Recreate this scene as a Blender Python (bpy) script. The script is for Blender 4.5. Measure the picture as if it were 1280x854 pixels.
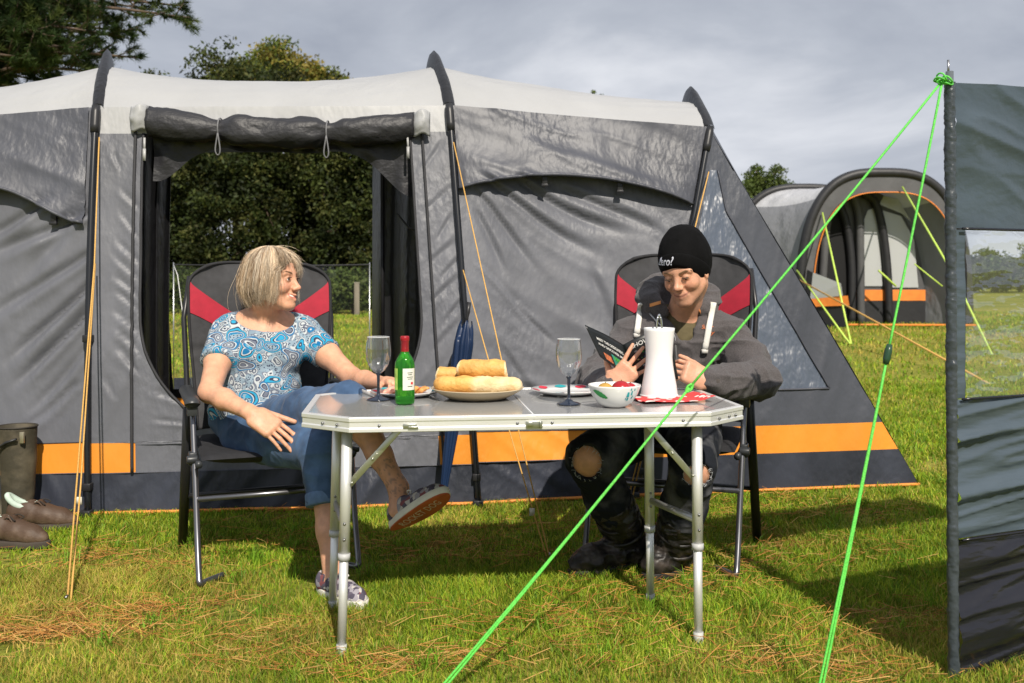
import bpy, math, random
import numpy as np
from mathutils import Vector, Matrix
import openvdb

for _o in list(bpy.data.objects):
    bpy.data.objects.remove(_o)
SC = bpy.context.scene
COL = SC.collection
random.seed(7)
RNG = np.random.default_rng(11)

# ------------------------------------------------------------------ camera
F = 1180.0          # focal length in pixels of a 1280 wide frame
CH = 1.11           # camera height
HZ = 350.0          # horizon row
cam_d = bpy.data.cameras.new('camera')
cam = bpy.data.objects.new('camera', cam_d)
COL.objects.link(cam)
cam.location = (0, 0, CH)
cam.rotation_euler = (math.radians(90), 0, 0)
cam_d.sensor_width = 36.0
cam_d.lens = F / 1280 * 36.0
cam_d.shift_y = -(427 - HZ) / 1280
cam_d.dof.use_dof = True
cam_d.dof.focus_distance = 3.45
cam_d.dof.aperture_fstop = 4.5
cam_d.clip_start = 0.05
cam_d.clip_end = 2000
SC.camera = cam

# ------------------------------------------------------------------ world
SUN_H = np.array([-0.30, 1.0])
SUN_H = SUN_H / np.linalg.norm(SUN_H)
SUN_EL = math.radians(43.5)
world = bpy.data.worlds.new('World')
SC.world = world
world.use_nodes = True
nt = world.node_tree
nt.nodes.clear()
def wn(t, **k):
    n = nt.nodes.new(t)
    for a, b in k.items():
        setattr(n, a, b)
    return n
wo = wn('ShaderNodeOutputWorld'); bg = wn('ShaderNodeBackground')
bg.inputs['Strength'].default_value = 0.10
sky = wn('ShaderNodeTexSky', sky_type='NISHITA', sun_disc=False)
sky.sun_elevation = SUN_EL
sky.sun_rotation = math.atan2(-SUN_H[0], -SUN_H[1])
tc = wn('ShaderNodeTexCoord')
mp = wn('ShaderNodeMapping'); mp.inputs['Scale'].default_value = (1.0, 1.0, 2.5)
mp.inputs['Location'].default_value = (0.35, 0.2, 0.3)
n1 = wn('ShaderNodeTexNoise'); n1.inputs['Scale'].default_value = 2.6; n1.inputs['Detail'].default_value = 9; n1.inputs['Roughness'].default_value = 0.55
n1.inputs['Distortion'].default_value = 0.25
r1 = wn('ShaderNodeValToRGB')
e = r1.color_ramp.elements
e[0].position = 0.30; e[0].color = (3.3, 3.65, 4.4, 1)
e[1].position = 0.70; e[1].color = (7.8, 8.0, 8.5, 1)
m_ = r1.color_ramp.elements.new(0.5); m_.color = (4.7, 5.05, 5.75, 1)
n2 = wn('ShaderNodeTexNoise'); n2.inputs['Scale'].default_value = 1.3; n2.inputs['Detail'].default_value = 5
r2 = wn('ShaderNodeValToRGB')
r2.color_ramp.elements[0].position = 0.30; r2.color_ramp.elements[0].color = (0.72, 0.72, 0.72, 1)
r2.color_ramp.elements[1].position = 0.50; r2.color_ramp.elements[1].color = (1, 1, 1, 1)
mx = wn('ShaderNodeMixRGB')
L = nt.links.new
L(tc.outputs['Generated'], mp.inputs['Vector'])
L(mp.outputs[0], n1.inputs['Vector']); L(mp.outputs[0], n2.inputs['Vector'])
L(n1.outputs['Fac'], r1.inputs[0]); L(n2.outputs['Fac'], r2.inputs[0])
L(r2.outputs[0], mx.inputs['Fac']); L(sky.outputs[0], mx.inputs['Color1']); L(r1.outputs[0], mx.inputs['Color2'])
L(mx.outputs[0], bg.inputs['Color']); L(bg.outputs[0], wo.inputs['Surface'])

# ------------------------------------------------------------------ sun
sd = bpy.data.lights.new('sun', 'SUN')
sd.energy = 5.0
sd.angle = math.radians(0.5)
sd.color = (1.0, 0.92, 0.80)
sun = bpy.data.objects.new('sun', sd)
COL.objects.link(sun)
sun.rotation_euler = Vector((SUN_H[0] * math.cos(SUN_EL), SUN_H[1] * math.cos(SUN_EL), -math.sin(SUN_EL))).to_track_quat('-Z', 'Y').to_euler()
sun.location = (6, -12, 12)
SC.view_settings.view_transform = 'Standard'
SC.view_settings.look = 'None'
SC.view_settings.exposure = 0.08
SC.view_settings.gamma = 1.0
SC.view_settings.use_curve_mapping = False
try:
    SC.cycles.use_adaptive_sampling = True
    SC.cycles.max_bounces = 8
    SC.cycles.transparent_max_bounces = 16
    SC.cycles.caustics_reflective = False
    SC.cycles.caustics_refractive = False
    SC.cycles.sample_clamp_indirect = 6
except Exception:
    pass

# ------------------------------------------------------------------ maths helpers
def V(*a):
    return np.array(a, dtype=float)
def P(px, py, Y):
    return V((px - 640) * Y / F, Y, CH - (py - HZ) * Y / F)
def unit(v):
    v = np.asarray(v, float)
    return v / (np.linalg.norm(v) + 1e-12)
def lerp(a, b, t):
    return a + (b - a) * t
def smooth(t):
    t = np.clip(t, 0, 1)
    return t * t * (3 - 2 * t)
def rotz(a):
    c, s = math.cos(a), math.sin(a)
    return np.array([[c, -s, 0], [s, c, 0], [0, 0, 1.0]])
def frame(z, x=None):
    """3x3 with columns x,y,z ; z given, x approximately given"""
    z = unit(z)
    if x is None:
        x = V(1, 0, 0) if abs(z[0]) < 0.9 else V(0, 1, 0)
    x = np.asarray(x, float)
    x = unit(x - z * np.dot(x, z))
    y = np.cross(z, x)
    return np.stack([x, y, z], 1)
def catmull(pts, n=8):
    p = np.array(pts, float)
    p = np.vstack([2 * p[0] - p[1], p, 2 * p[-1] - p[-2]])
    out = []
    for i in range(1, len(p) - 2):
        for k in range(n):
            t = k / n
            out.append(0.5 * ((2 * p[i]) + (-p[i - 1] + p[i + 1]) * t + (2 * p[i - 1] - 5 * p[i] + 4 * p[i + 1] - p[i + 2]) * t * t + (-p[i - 1] + 3 * p[i] - 3 * p[i + 1] + p[i + 2]) * t ** 3))
    out.append(p[-2])
    return np.array(out)
def _hash(ix, iy, iz, seed):
    h = (ix.astype(np.int64) * 374761393 + iy.astype(np.int64) * 668265263 + iz.astype(np.int64) * 2147483647 + seed * 1274126177) & 0xFFFFFFFF
    h = ((h ^ (h >> 13)) * 1274126177) & 0xFFFFFFFF
    h = h ^ (h >> 16)
    return (h & 0xFFFF) / 65535.0
def vnoise(p, seed=0):
    """value noise 0..1 on (...,3) points"""
    p = np.asarray(p, float)
    i = np.floor(p).astype(np.int64)
    f = p - i
    f = f * f * (3 - 2 * f)
    r = 0
    for dx in (0, 1):
        for dy in (0, 1):
            for dz in (0, 1):
                w = (f[..., 0] if dx else 1 - f[..., 0]) * (f[..., 1] if dy else 1 - f[..., 1]) * (f[..., 2] if dz else 1 - f[..., 2])
                r = r + w * _hash(i[..., 0] + dx, i[..., 1] + dy, i[..., 2] + dz, seed)
    return r
def fbm(p, o=3, seed=0):
    r, a, s = 0, 0.5, 0
    p = np.asarray(p, float)
    for k in range(o):
        r = r + a * vnoise(p * 2 ** k + 13.7 * k, seed + k); s += a; a *= 0.5
    return r / s
def zg(x, y):
    """ground height"""
    x = np.asarray(x, float); y = np.asarray(y, float)
    return 0.36 * smooth((y - 6.8) / 11.0) + 0.0 * x

# ------------------------------------------------------------------ objects
ROOT = {}
def link(o):
    COL.objects.link(o)
    return o
def tag(o, label=None, cat=None, group=None, kind=None):
    if label: o['label'] = label
    if cat: o['category'] = cat
    if group: o['group'] = group
    if kind: o['kind'] = kind
    return o
def thing(name, label, cat, loc=(0, 0, 0), rz=0.0, group=None):
    o = link(bpy.data.objects.new(name, None))
    o.empty_display_size = 0.1
    o.location = loc
    o.rotation_euler = (0, 0, rz)
    M = np.eye(4); M[:3, :3] = rotz(rz); M[:3, 3] = loc
    ROOT[o.name] = np.linalg.inv(M)
    return tag(o, label, cat, group)
def inv_of(parent):
    p = parent
    while p is not None:
        if p.name in ROOT:
            return ROOT[p.name]
        p = p.parent
    return None
class MB:
    def __init__(self):
        self.v = []; self.f = []; self.n = 0; self.mi = []; self.cur = 0
    def add(self, v, f):
        v = np.asarray(v, float).reshape(-1, 3)
        self.v.append(v)
        for q in f:
            self.f.append(tuple(int(a) + self.n for a in q)); self.mi.append(self.cur)
        self.n += len(v)
        return self
    def grid(self, A, close_u=False, close_v=False, flip=False):
        A = np.asarray(A, float); nu, nv = A.shape[:2]
        f = []
        for i in range(nu if close_u else nu - 1):
            for j in range(nv if close_v else nv - 1):
                q = (i * nv + j, ((i + 1) % nu) * nv + j, ((i + 1) % nu) * nv + (j + 1) % nv, i * nv + (j + 1) % nv)
                f.append(q[::-1] if flip else q)
        return self.add(A.reshape(-1, 3), f)
    def box(self, c, s, R=None, taper=1.0):
        c = np.asarray(c, float); h = np.asarray(s, float) / 2
        v = np.array([[x, y, z] for z in (-1, 1) for y in (-1, 1) for x in (-1, 1)], float)
        v[4:, :2] *= taper
        v = v * h
        if R is not None: v = v @ np.asarray(R).T
        return self.add(v + c, [(0, 2, 3, 1), (4, 5, 7, 6), (0, 1, 5, 4), (2, 6, 7, 3), (0, 4, 6, 2), (1, 3, 7, 5)])
    def tube(self, pts, r, n=10, caps=True, sx=1.0, ref=None):
        p = np.asarray(pts, float); m = len(p)
        r = np.broadcast_to(np.asarray(r, float), (m,))
        t = np.gradient(p, axis=0); t /= (np.linalg.norm(t, axis=1)[:, None] + 1e-12)
        if ref is None:
            ref = V(0, 0, 1) if abs(t[0][2]) < 0.9 else V(1, 0, 0)
        x = unit(np.cross(t[0], ref)); A = np.zeros((m, n, 3))
        a = np.arange(n) * 2 * math.pi / n
        for i in range(m):
            x = unit(x - t[i] * np.dot(x, t[i])); y = np.cross(t[i], x)
            A[i] = p[i] + r[i] * (np.cos(a)[:, None] * x * sx + np.sin(a)[:, None] * y)
        self.grid(A, close_v=True)
        if caps:
            b = self.n - m * n
            self.f.append(tuple(b + k for k in range(n))[::1]); self.mi.append(self.cur)
            self.f.append(tuple(b + (m - 1) * n + k for k in range(n))[::-1]); self.mi.append(self.cur)
        return self
    def lathe(self, prof, n=32, c=(0, 0, 0), R=None):
        """prof list of (r,z)"""
        pr = np.asarray(prof, float); a = np.arange(n) * 2 * math.pi / n
        A = np.stack([pr[:, 0][:, None] * np.cos(a), pr[:, 0][:, None] * np.sin(a), np.repeat(pr[:, 1][:, None], n, 1)], -1)
        if R is not None: A = A @ np.asarray(R).T
        return self.grid(A + np.asarray(c, float), close_v=True, flip=True)
    def prism(self, poly, z0, z1, R=None, c=(0, 0, 0)):
        """poly (k,2) extruded in z (local), rotated"""
        p = np.asarray(poly, float); k = len(p)
        v = np.vstack([np.c_[p, np.full(k, z0)], np.c_[p, np.full(k, z1)]])
        if R is not None: v = v @ np.asarray(R).T
        f = [tuple(range(k))[::-1], tuple(range(k, 2 * k))] + [(i, (i + 1) % k, k + (i + 1) % k, k + i) for i in range(k)]
        return self.add(v + np.asarray(c, float), f)
    def sphere(self, c, r, nu=16, nv=10, R=None):
        r = np.broadcast_to(np.asarray(r, float), (3,))
        th = np.linspace(0, math.pi, nv + 1); a = np.arange(nu) * 2 * math.pi / nu
        A = np.stack([np.sin(th)[:, None] * np.cos(a), np.sin(th)[:, None] * np.sin(a), np.repeat(np.cos(th)[:, None], nu, 1)], -1) * r
        if R is not None: A = A @ np.asarray(R).T
        return self.grid(A + np.asarray(c, float), close_v=True)
    def build(self, name, mats, parent=None, smooth_=True, bevel=0, weld=False, solid=0, local=False, angle=None):
        v = np.vstack(self.v)
        if parent is not None and not local:
            M = inv_of(parent)
            if M is not None:
                v = v @ M[:3, :3].T + M[:3, 3]
        me = bpy.data.meshes.new(name)
        me.from_pydata(v.tolist(), [], self.f)
        if not isinstance(mats, (list, tuple)): mats = [mats]
        for m in mats: me.materials.append(m)
        if len(mats) > 1: me.polygons.foreach_set('material_index', self.mi)
        if weld:
            import bmesh
            bm = bmesh.new(); bm.from_mesh(me); bmesh.ops.remove_doubles(bm, verts=bm.verts, dist=1e-5)
            bmesh.ops.recalc_face_normals(bm, faces=bm.faces); bm.to_mesh(me); bm.free()
        if smooth_:
            me.shade_smooth()
            if angle is not None:
                try: me.set_sharp_from_angle(angle=math.radians(angle))
                except Exception: pass
        me.update()
        o = link(bpy.data.objects.new(name, me))
        if parent is not None: o.parent = parent
        if bevel:
            b = o.modifiers.new('bevel', 'BEVEL'); b.width = bevel; b.segments = 2; b.limit_method = 'ANGLE'
        if solid:
            s = o.modifiers.new('solid', 'SOLIDIFY'); s.thickness = solid; s.offset = 0
        return o
def copy_tree(o, parent=None):
    c = link(o.copy())
    c.parent = parent
    for ch in list(o.children):
        copy_tree(ch, c)
    return c
def kids(o):
    return list(o.children)

# ------------------------------------------------------------------ materials
MATS = {}
def nodes(name):
    m = bpy.data.materials.new(name); m.use_nodes = True
    t = m.node_tree
    b = t.nodes['Principled BSDF']
    return m, t, b
def mat(name, col, rough=0.6, metal=0.0, spec=0.5, var=0.12, vs=8.0, bump=0.0, bs=60.0, stretch=(1, 1, 1), coat=0.0, bmask=False, trans=0.0, sheen=0.0, sss=0.0, transl=0.0, bump2=0.0, bs2=12.0, col2=None, mixpos=(0.4, 0.6), detail=4.0, ior=1.45, rvar=0.0):
    if name in MATS: return MATS[name]
    m, t, b = nodes(name)
    N = t.nodes.new; Lk = t.links.new
    tcn = N('ShaderNodeTexCoord'); mpn = N('ShaderNodeMapping'); mpn.inputs['Scale'].default_value = stretch
    Lk(tcn.outputs['Object'], mpn.inputs['Vector'])
    c = np.array(col, float)
    if var or col2 is not None:
        nn = N('ShaderNodeTexNoise'); nn.inputs['Scale'].default_value = vs; nn.inputs['Detail'].default_value = detail
        rp = N('ShaderNodeValToRGB')
        lo = c * (1 - var); hi = np.array(col2, float) if col2 is not None else c * (1 + var)
        rp.color_ramp.elements[0].position = mixpos[0]; rp.color_ramp.elements[1].position = mixpos[1]
        if col2 is None: rp.color_ramp.elements[0].position = 0.3; rp.color_ramp.elements[1].position = 0.7
        rp.color_ramp.elements[0].color = (*lo, 1); rp.color_ramp.elements[1].color = (*np.clip(hi, 0, 1), 1)
        Lk(mpn.outputs[0], nn.inputs['Vector']); Lk(nn.outputs['Fac'], rp.inputs[0]); Lk(rp.outputs[0], b.inputs['Base Color'])
        if rvar:
            mr = N('ShaderNodeMapRange'); mr.inputs[3].default_value = max(0, rough - rvar); mr.inputs[4].default_value = min(1, rough + rvar)
            Lk(nn.outputs['Fac'], mr.inputs[0]); Lk(mr.outputs[0], b.inputs['Roughness'])
    else:
        b.inputs['Base Color'].default_value = (*c, 1)
    if not rvar: b.inputs['Roughness'].default_value = rough
    b.inputs['Metallic'].default_value = metal
    b.inputs['Specular IOR Level'].default_value = spec
    b.inputs['IOR'].default_value = ior
    b.inputs['Coat Weight'].default_value = coat
    b.inputs['Transmission Weight'].default_value = trans
    b.inputs['Sheen Weight'].default_value = sheen
    if sss:
        b.inputs['Subsurface Weight'].default_value = sss
        b.inputs['Subsurface Radius'].default_value = (0.012, 0.005, 0.003)
        b.inputs['Subsurface Scale'].default_value = 1.0
    prev = None
    for (bb, ss) in ((bump2, bs2), (bump, bs)):
        if bb:
            nb = N('ShaderNodeTexNoise'); nb.inputs['Scale'].default_value = ss; nb.inputs['Detail'].default_value = 3
            bn = N('ShaderNodeBump'); bn.inputs['Strength'].default_value = 1.0; bn.inputs['Distance'].default_value = bb
            Lk(mpn.outputs[0], nb.inputs['Vector']); Lk(nb.outputs['Fac'], bn.inputs['Height'])
            if bmask:
                nk = N('ShaderNodeTexNoise'); nk.inputs['Scale'].default_value = 2.2; nk.inputs['Detail'].default_value = 2; mk = N('ShaderNodeMapRange'); mk.inputs[1].default_value = .40; mk.inputs[2].default_value = .62; mk.inputs[3].default_value = .38; mk.inputs[4].default_value = 1.15
                Lk(tcn.outputs['Object'], nk.inputs['Vector']); Lk(nk.outputs['Fac'], mk.inputs[0]); Lk(mk.outputs[0], bn.inputs['Strength'])
            if prev: Lk(prev.outputs[0], bn.inputs['Normal'])
            prev = bn
    if prev: Lk(prev.outputs[0], b.inputs['Normal'])
    if transl:
        tr = N('ShaderNodeBsdfTranslucent'); tr.inputs['Color'].default_value = (*np.clip(c * 1.2, 0, 1), 1)
        ms = N('ShaderNodeMixShader'); ms.inputs[0].default_value = transl
        out = t.nodes['Material Output']
        Lk(b.outputs[0], ms.inputs[1]); Lk(tr.outputs[0], ms.inputs[2]); Lk(ms.outputs[0], out.inputs['Surface'])
    MATS[name] = m
    return m
def attr_mat(name, rough=0.6, spec=0.3, transl=0.0, sss=0.0, bump=0.0, bs=80, attr='col', sheen=0.0, var=0.0, vs=40):
    """base colour from the mesh's own colour attribute"""
    if name in MATS: return MATS[name]
    m, t, b = nodes(name)
    a = t.nodes.new('ShaderNodeAttribute'); a.attribute_name = attr
    src = a.outputs['Color']
    tcn = t.nodes.new('ShaderNodeTexCoord')
    if var:
        nn = t.nodes.new('ShaderNodeTexNoise'); nn.inputs['Scale'].default_value = vs; nn.inputs['Detail'].default_value = 4
        mr = t.nodes.new('ShaderNodeMapRange'); mr.inputs[1].default_value = 0.3; mr.inputs[2].default_value = 0.7
        mr.inputs[3].default_value = 1 - var; mr.inputs[4].default_value = 1 + var
        vm = t.nodes.new('ShaderNodeVectorMath'); vm.operation = 'SCALE'
        t.links.new(tcn.outputs['Object'], nn.inputs['Vector']); t.links.new(nn.outputs['Fac'], mr.inputs[0])
        t.links.new(src, vm.inputs[0]); t.links.new(mr.outputs[0], vm.inputs['Scale']); src = vm.outputs[0]
    t.links.new(src, b.inputs['Base Color'])
    b.inputs['Roughness'].default_value = rough; b.inputs['Specular IOR Level'].default_value = spec
    b.inputs['Sheen Weight'].default_value = sheen
    if sss:
        b.inputs['Subsurface Weight'].default_value = sss
        b.inputs['Subsurface Radius'].default_value = (0.010, 0.004, 0.002); b.inputs['Subsurface Scale'].default_value = 1.0
    if bump:
        nb = t.nodes.new('ShaderNodeTexNoise'); nb.inputs['Scale'].default_value = bs; nb.inputs['Detail'].default_value = 3
        bn = t.nodes.new('ShaderNodeBump'); bn.inputs['Distance'].default_value = bump
        t.links.new(tcn.outputs['Object'], nb.inputs['Vector']); t.links.new(nb.outputs['Fac'], bn.inputs['Height']); t.links.new(bn.outputs[0], b.inputs['Normal'])
    if transl:
        tr = t.nodes.new('ShaderNodeBsdfTranslucent'); t.links.new(src, tr.inputs['Color'])
        ms = t.nodes.new('ShaderNodeMixShader'); ms.inputs[0].default_value = transl
        t.links.new(b.outputs[0], ms.inputs[1]); t.links.new(tr.outputs[0], ms.inputs[2]); t.links.new(ms.outputs[0], t.nodes['Material Output'].inputs['Surface'])
    MATS[name] = m
    return m
def quick_mesh(name, v, faces_flat, loop_tot, mat_, cols=None, parent=None, smooth_=False):
    """fast mesh from numpy: v (n,3), flat loop indices, loop totals; cols per vertex (n,3)"""
    if parent is not None:
        M = inv_of(parent)
        if M is not None: v = v @ M[:3, :3].T + M[:3, 3]
    me = bpy.data.meshes.new(name)
    me.vertices.add(len(v)); me.vertices.foreach_set('co', np.ascontiguousarray(v, dtype=np.float32).ravel())
    me.loops.add(len(faces_flat)); me.loops.foreach_set('vertex_index', np.ascontiguousarray(faces_flat, dtype=np.int32))
    st = np.concatenate([[0], np.cumsum(loop_tot)[:-1]]).astype(np.int32)
    me.polygons.add(len(loop_tot)); me.polygons.foreach_set('loop_start', st); me.polygons.foreach_set('loop_total', np.asarray(loop_tot, np.int32))
    me.update(calc_edges=True)
    if cols is not None:
        a = me.color_attributes.new('col', 'FLOAT_COLOR', 'POINT')
        a.data.foreach_set('color', np.c_[cols, np.ones(len(cols))].astype(np.float32).ravel())
    if smooth_: me.shade_smooth()
    me.materials.append(mat_)
    me.validate()
    o = link(bpy.data.objects.new(name, me))
    if parent is not None: o.parent = parent
    return o
def text_mesh(body, size, fit=None, shear=0.0, bold=0.0):
    """verts (n,3) flat in xy centred, faces - from the built-in font"""
    cu = bpy.data.curves.new('txt', 'FONT'); cu.body = body; cu.size = size; cu.align_x = 'CENTER'; cu.align_y = 'CENTER'; cu.shear = shear
    cu.resolution_u = 3; cu.offset = bold
    o = link(bpy.data.objects.new('txt', cu))
    dg = bpy.context.evaluated_depsgraph_get(); dg.update()
    me = bpy.data.meshes.new_from_object(o.evaluated_get(dg))
    v = np.array([tuple(a.co) for a in me.vertices]).reshape(-1, 3); f = [tuple(p.vertices) for p in me.polygons]
    bpy.data.objects.remove(o); bpy.data.meshes.remove(me); bpy.data.curves.remove(cu)
    if fit is not None and len(v):
        w = v[:, 0].max() - v[:, 0].min()
        v[:, 0] *= fit / w
    return v, f

# ------------------------------------------------------------------ signed distance modelling
class SDF:
    def __init__(self, lo, hi, h, fine=(), hf=None):
        self.ax = []
        for k in range(3):
            x, xs = lo[k], []
            iv = [(a[k], b[k]) for (a, b) in fine]
            while x < hi[k]:
                xs.append(x)
                x += (hf if any(a <= x <= b for a, b in iv) else h)
            self.ax.append(np.array(xs, np.float32))
        self.D = np.full([len(a) for a in self.ax], 0.25, np.float32)
    def _blk(self, lo, hi):
        sl = []
        for k in range(3):
            a = int(np.searchsorted(self.ax[k], lo[k])); b = int(np.searchsorted(self.ax[k], hi[k]))
            sl.append(slice(a, b))
        X = self.ax[0][sl[0]][:, None, None]; Y = self.ax[1][sl[1]][None, :, None]; Z = self.ax[2][sl[2]][None, None, :]
        return tuple(sl), X, Y, Z
    def op(self, fn, lo, hi, k, mode):
        sl, X, Y, Z = self._blk(lo, hi)
        if any(s.stop <= s.start for s in sl): return
        a = self.D[sl]; b = fn(X, Y, Z).astype(np.float32)
        if mode == 'u':
            h = np.clip(0.5 + 0.5 * (a - b) / k, 0, 1)
            r = a * (1 - h) + b * h - k * h * (1 - h)
        elif mode == 's':
            h = np.clip(0.5 - 0.5 * (a + b) / k, 0, 1)
            r = a * (1 - h) - b * h + k * h * (1 - h)
        else:
            h = np.clip(0.5 - 0.5 * (b - a) / k, 0, 1)
            r = b * (1 - h) + a * h + k * h * (1 - h)
        self.D[sl] = r
    def cap(self, a, b, ra, rb=None, k=0.015, mode='u', flat=None, fdir=None):
        """tapered capsule; flat<1 squashes it along fdir"""
        rb = ra if rb is None else rb
        a = np.asarray(a, float); b = np.asarray(b, float); d = b - a; L2 = max(float(d @ d), 1e-9)
        m = max(ra, rb) / (flat if flat and flat < 1 else 1) + k + 0.03
        lo = np.minimum(a, b) - m; hi = np.maximum(a, b) + m
        def fn(X, Y, Z):
            x, y, z = X - a[0], Y - a[1], Z - a[2]
            t = np.clip((x * d[0] + y * d[1] + z * d[2]) / L2, 0, 1)
            x = x - t * d[0]; y = y - t * d[1]; z = z - t * d[2]
            if flat:
                q = x * fdir[0] + y * fdir[1] + z * fdir[2]
                s = (1 / flat - 1) * q
                x = x + fdir[0] * s; y = y + fdir[1] * s; z = z + fdir[2] * s
            return (np.sqrt(x * x + y * y + z * z) - (ra + (rb - ra) * t)) * (min(1.0, flat) if flat else 1)
        self.op(fn, lo, hi, k, mode)
        return self
    def chain(self, pts, rs, k=0.015, **kw):
        for i in range(len(pts) - 1):
            self.cap(pts[i], pts[i + 1], rs[i], rs[i + 1], k, **kw)
        return self
    def ell(self, c, r, R=None, k=0.02, mode='u'):
        c = np.asarray(c, float); r = np.broadcast_to(np.asarray(r, float), (3,)); R = np.eye(3) if R is None else np.asarray(R)
        m = r.max() + k + 0.03
        def fn(X, Y, Z):
            x, y, z = X - c[0], Y - c[1], Z - c[2]
            a = (x * R[0, 0] + y * R[1, 0] + z * R[2, 0]) / r[0]
            b = (x * R[0, 1] + y * R[1, 1] + z * R[2, 1]) / r[1]
            g = (x * R[0, 2] + y * R[1, 2] + z * R[2, 2]) / r[2]
            k0 = np.sqrt(a * a + b * b + g * g) + 1e-9
            k1 = np.sqrt((a / r[0]) ** 2 + (b / r[1]) ** 2 + (g / r[2]) ** 2) + 1e-9
            return k0 * (k0 - 1) / k1
        self.op(fn, c - m, c + m, k, mode)
        return self
    def box(self, c, h, R=None, r=0.01, k=0.01, mode='u'):
        c = np.asarray(c, float); h = np.asarray(h, float) - r; R = np.eye(3) if R is None else np.asarray(R)
        m = float(np.linalg.norm(h + r)) + k + 0.02
        def fn(X, Y, Z):
            x, y, z = X - c[0], Y - c[1], Z - c[2]
            q = [np.abs(x * R[0, i] + y * R[1, i] + z * R[2, i]) - h[i] for i in range(3)]
            o = np.sqrt(sum(np.maximum(a, 0) ** 2 for a in q))
            return o + np.minimum(np.maximum(np.maximum(q[0], q[1]), q[2]), 0) - r
        self.op(fn, c - m, c + m, k, mode)
        return self
    def plane(self, p, n, k=0.003):
        """keep the side opposite to n"""
        p = np.asarray(p, float); n = unit(n)
        self.op(lambda X, Y, Z: (X - p[0]) * n[0] + (Y - p[1]) * n[1] + (Z - p[2]) * n[2], [-99] * 3, [99] * 3, k, 'i')
        return self
    def mesh(self):
        g = openvdb.FloatGrid(0.25)
        g.copyFromArray(self.D)
        pts, quads = g.convertToQuads(0.0)
        v = np.stack([np.interp(pts[:, k], np.arange(len(self.ax[k])), self.ax[k]) for k in range(3)], 1)
        q = np.asarray(quads, np.int64)
        a, b, c, d = (v[q[:, i]] for i in range(4))
        vol = np.einsum('ij,ij->i', a, np.cross(b, c)).sum() + np.einsum('ij,ij->i', a, np.cross(c, d)).sum()
        if vol < 0: q = q[:, ::-1]
        return v, q
def vnormals(v, q):
    n = np.zeros_like(v)
    fn = np.cross(v[q[:, 2]] - v[q[:, 0]], v[q[:, 3]] - v[q[:, 1]])
    for i in range(4): np.add.at(n, q[:, i], fn)
    return n / (np.linalg.norm(n, axis=1)[:, None] + 1e-12)
def relax(v, q, it=2, lam=0.5):
    for _ in range(it):
        s = np.zeros_like(v); c = np.zeros(len(v))
        for i in range(4):
            a, b = q[:, i], q[:, (i + 1) % 4]
            np.add.at(s, a, v[b]); np.add.at(s, b, v[a]); np.add.at(c, a, 1); np.add.at(c, b, 1)
        v = v + lam * (s / np.maximum(c, 1)[:, None] - v)
    return v
def sdf_obj(S, name, m, parent=None, smooth_it=2, disp=None, colfn=None):
    v, q = S.mesh()
    v = relax(v, q, smooth_it)
    if disp is not None:
        n = vnormals(v, q); v = v + n * disp(v, n)[:, None]
    cols = colfn(v) if colfn is not None else None
    return quick_mesh(name, v, q.ravel(), np.full(len(q), 4), m, cols, parent, True)
# ================================================================== GROUND
def ground_mat():
    m, t, b = nodes('lawn_soil')
    N = t.nodes.new; Lk = t.links.new
    tcn = N('ShaderNodeTexCoord')
    a = N('ShaderNodeTexNoise'); a.inputs['Scale'].default_value = 0.55; a.inputs['Detail'].default_value = 6
    ra = N('ShaderNodeValToRGB')
    ra.color_ramp.elements[0].position = 0.32; ra.color_ramp.elements[0].color = (0.13, 0.17, 0.025, 1)
    ra.color_ramp.elements[1].position = 0.70; ra.color_ramp.elements[1].color = (0.32, 0.29, 0.065, 1)
    c = N('ShaderNodeTexNoise'); c.inputs['Scale'].default_value = 26; c.inputs['Detail'].default_value = 5
    rc = N('ShaderNodeValToRGB')
    rc.color_ramp.elements[0].position = 0.35; rc.color_ramp.elements[0].color = (0.55, 0.6, 0.5, 1)
    rc.color_ramp.elements[1].position = 0.68; rc.color_ramp.elements[1].color = (1.25, 1.2, 1.1, 1)
    mm = N('ShaderNodeMixRGB'); mm.blend_type = 'MULTIPLY'; mm.inputs[0].default_value = 1
    Lk(tcn.outputs['Object'], a.inputs['Vector']); Lk(tcn.outputs['Object'], c.inputs['Vector'])
    Lk(a.outputs['Fac'], ra.inputs[0]); Lk(c.outputs['Fac'], rc.inputs[0]); Lk(ra.outputs[0], mm.inputs[1]); Lk(rc.outputs[0], mm.inputs[2])
    Lk(mm.outputs[0], b.inputs['Base Color'])
    b.inputs['Roughness'].default_value = 0.95; b.inputs['Specular IOR Level'].default_value = 0.1
    bn = N('ShaderNodeBump'); bn.inputs['Distance'].default_value = 0.03
    Lk(c.outputs['Fac'], bn.inputs['Height']); Lk(bn.outputs[0], b.inputs['Normal'])
    return m
def axis_pts(fine_lo, fine_hi, step, far):
    x = list(np.arange(fine_lo, fine_hi, step)); s = step; a = fine_hi; b = fine_lo - step
    hi, lo = [], []
    while a < far:
        hi.append(a); s *= 1.35; a += s
    s = step
    while b > -far:
        lo.append(b); s *= 1.35; b -= s
    return np.array([-far] + lo[::-1] + x + hi + [far])
gx = axis_pts(-9, 9, 0.12, 420); gy = axis_pts(1.0, 20, 0.12, 420)
GX, GY = np.meshgrid(gx, gy, indexing='ij')
def zgn(x, y):
    p = np.stack([np.asarray(x, float) * 1.6, np.asarray(y, float) * 1.6, np.zeros_like(np.asarray(x, float))], -1)
    near = np.exp(-(np.asarray(x, float) ** 2 + (np.asarray(y, float) - 4) ** 2) / 400)
    return zg(x, y) + near * (0.024 * (fbm(p, 3, 5) - 0.5)) - 0.004
b_ = MB(); b_.grid(np.stack([GX, GY, zgn(GX, GY)], -1))
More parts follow.
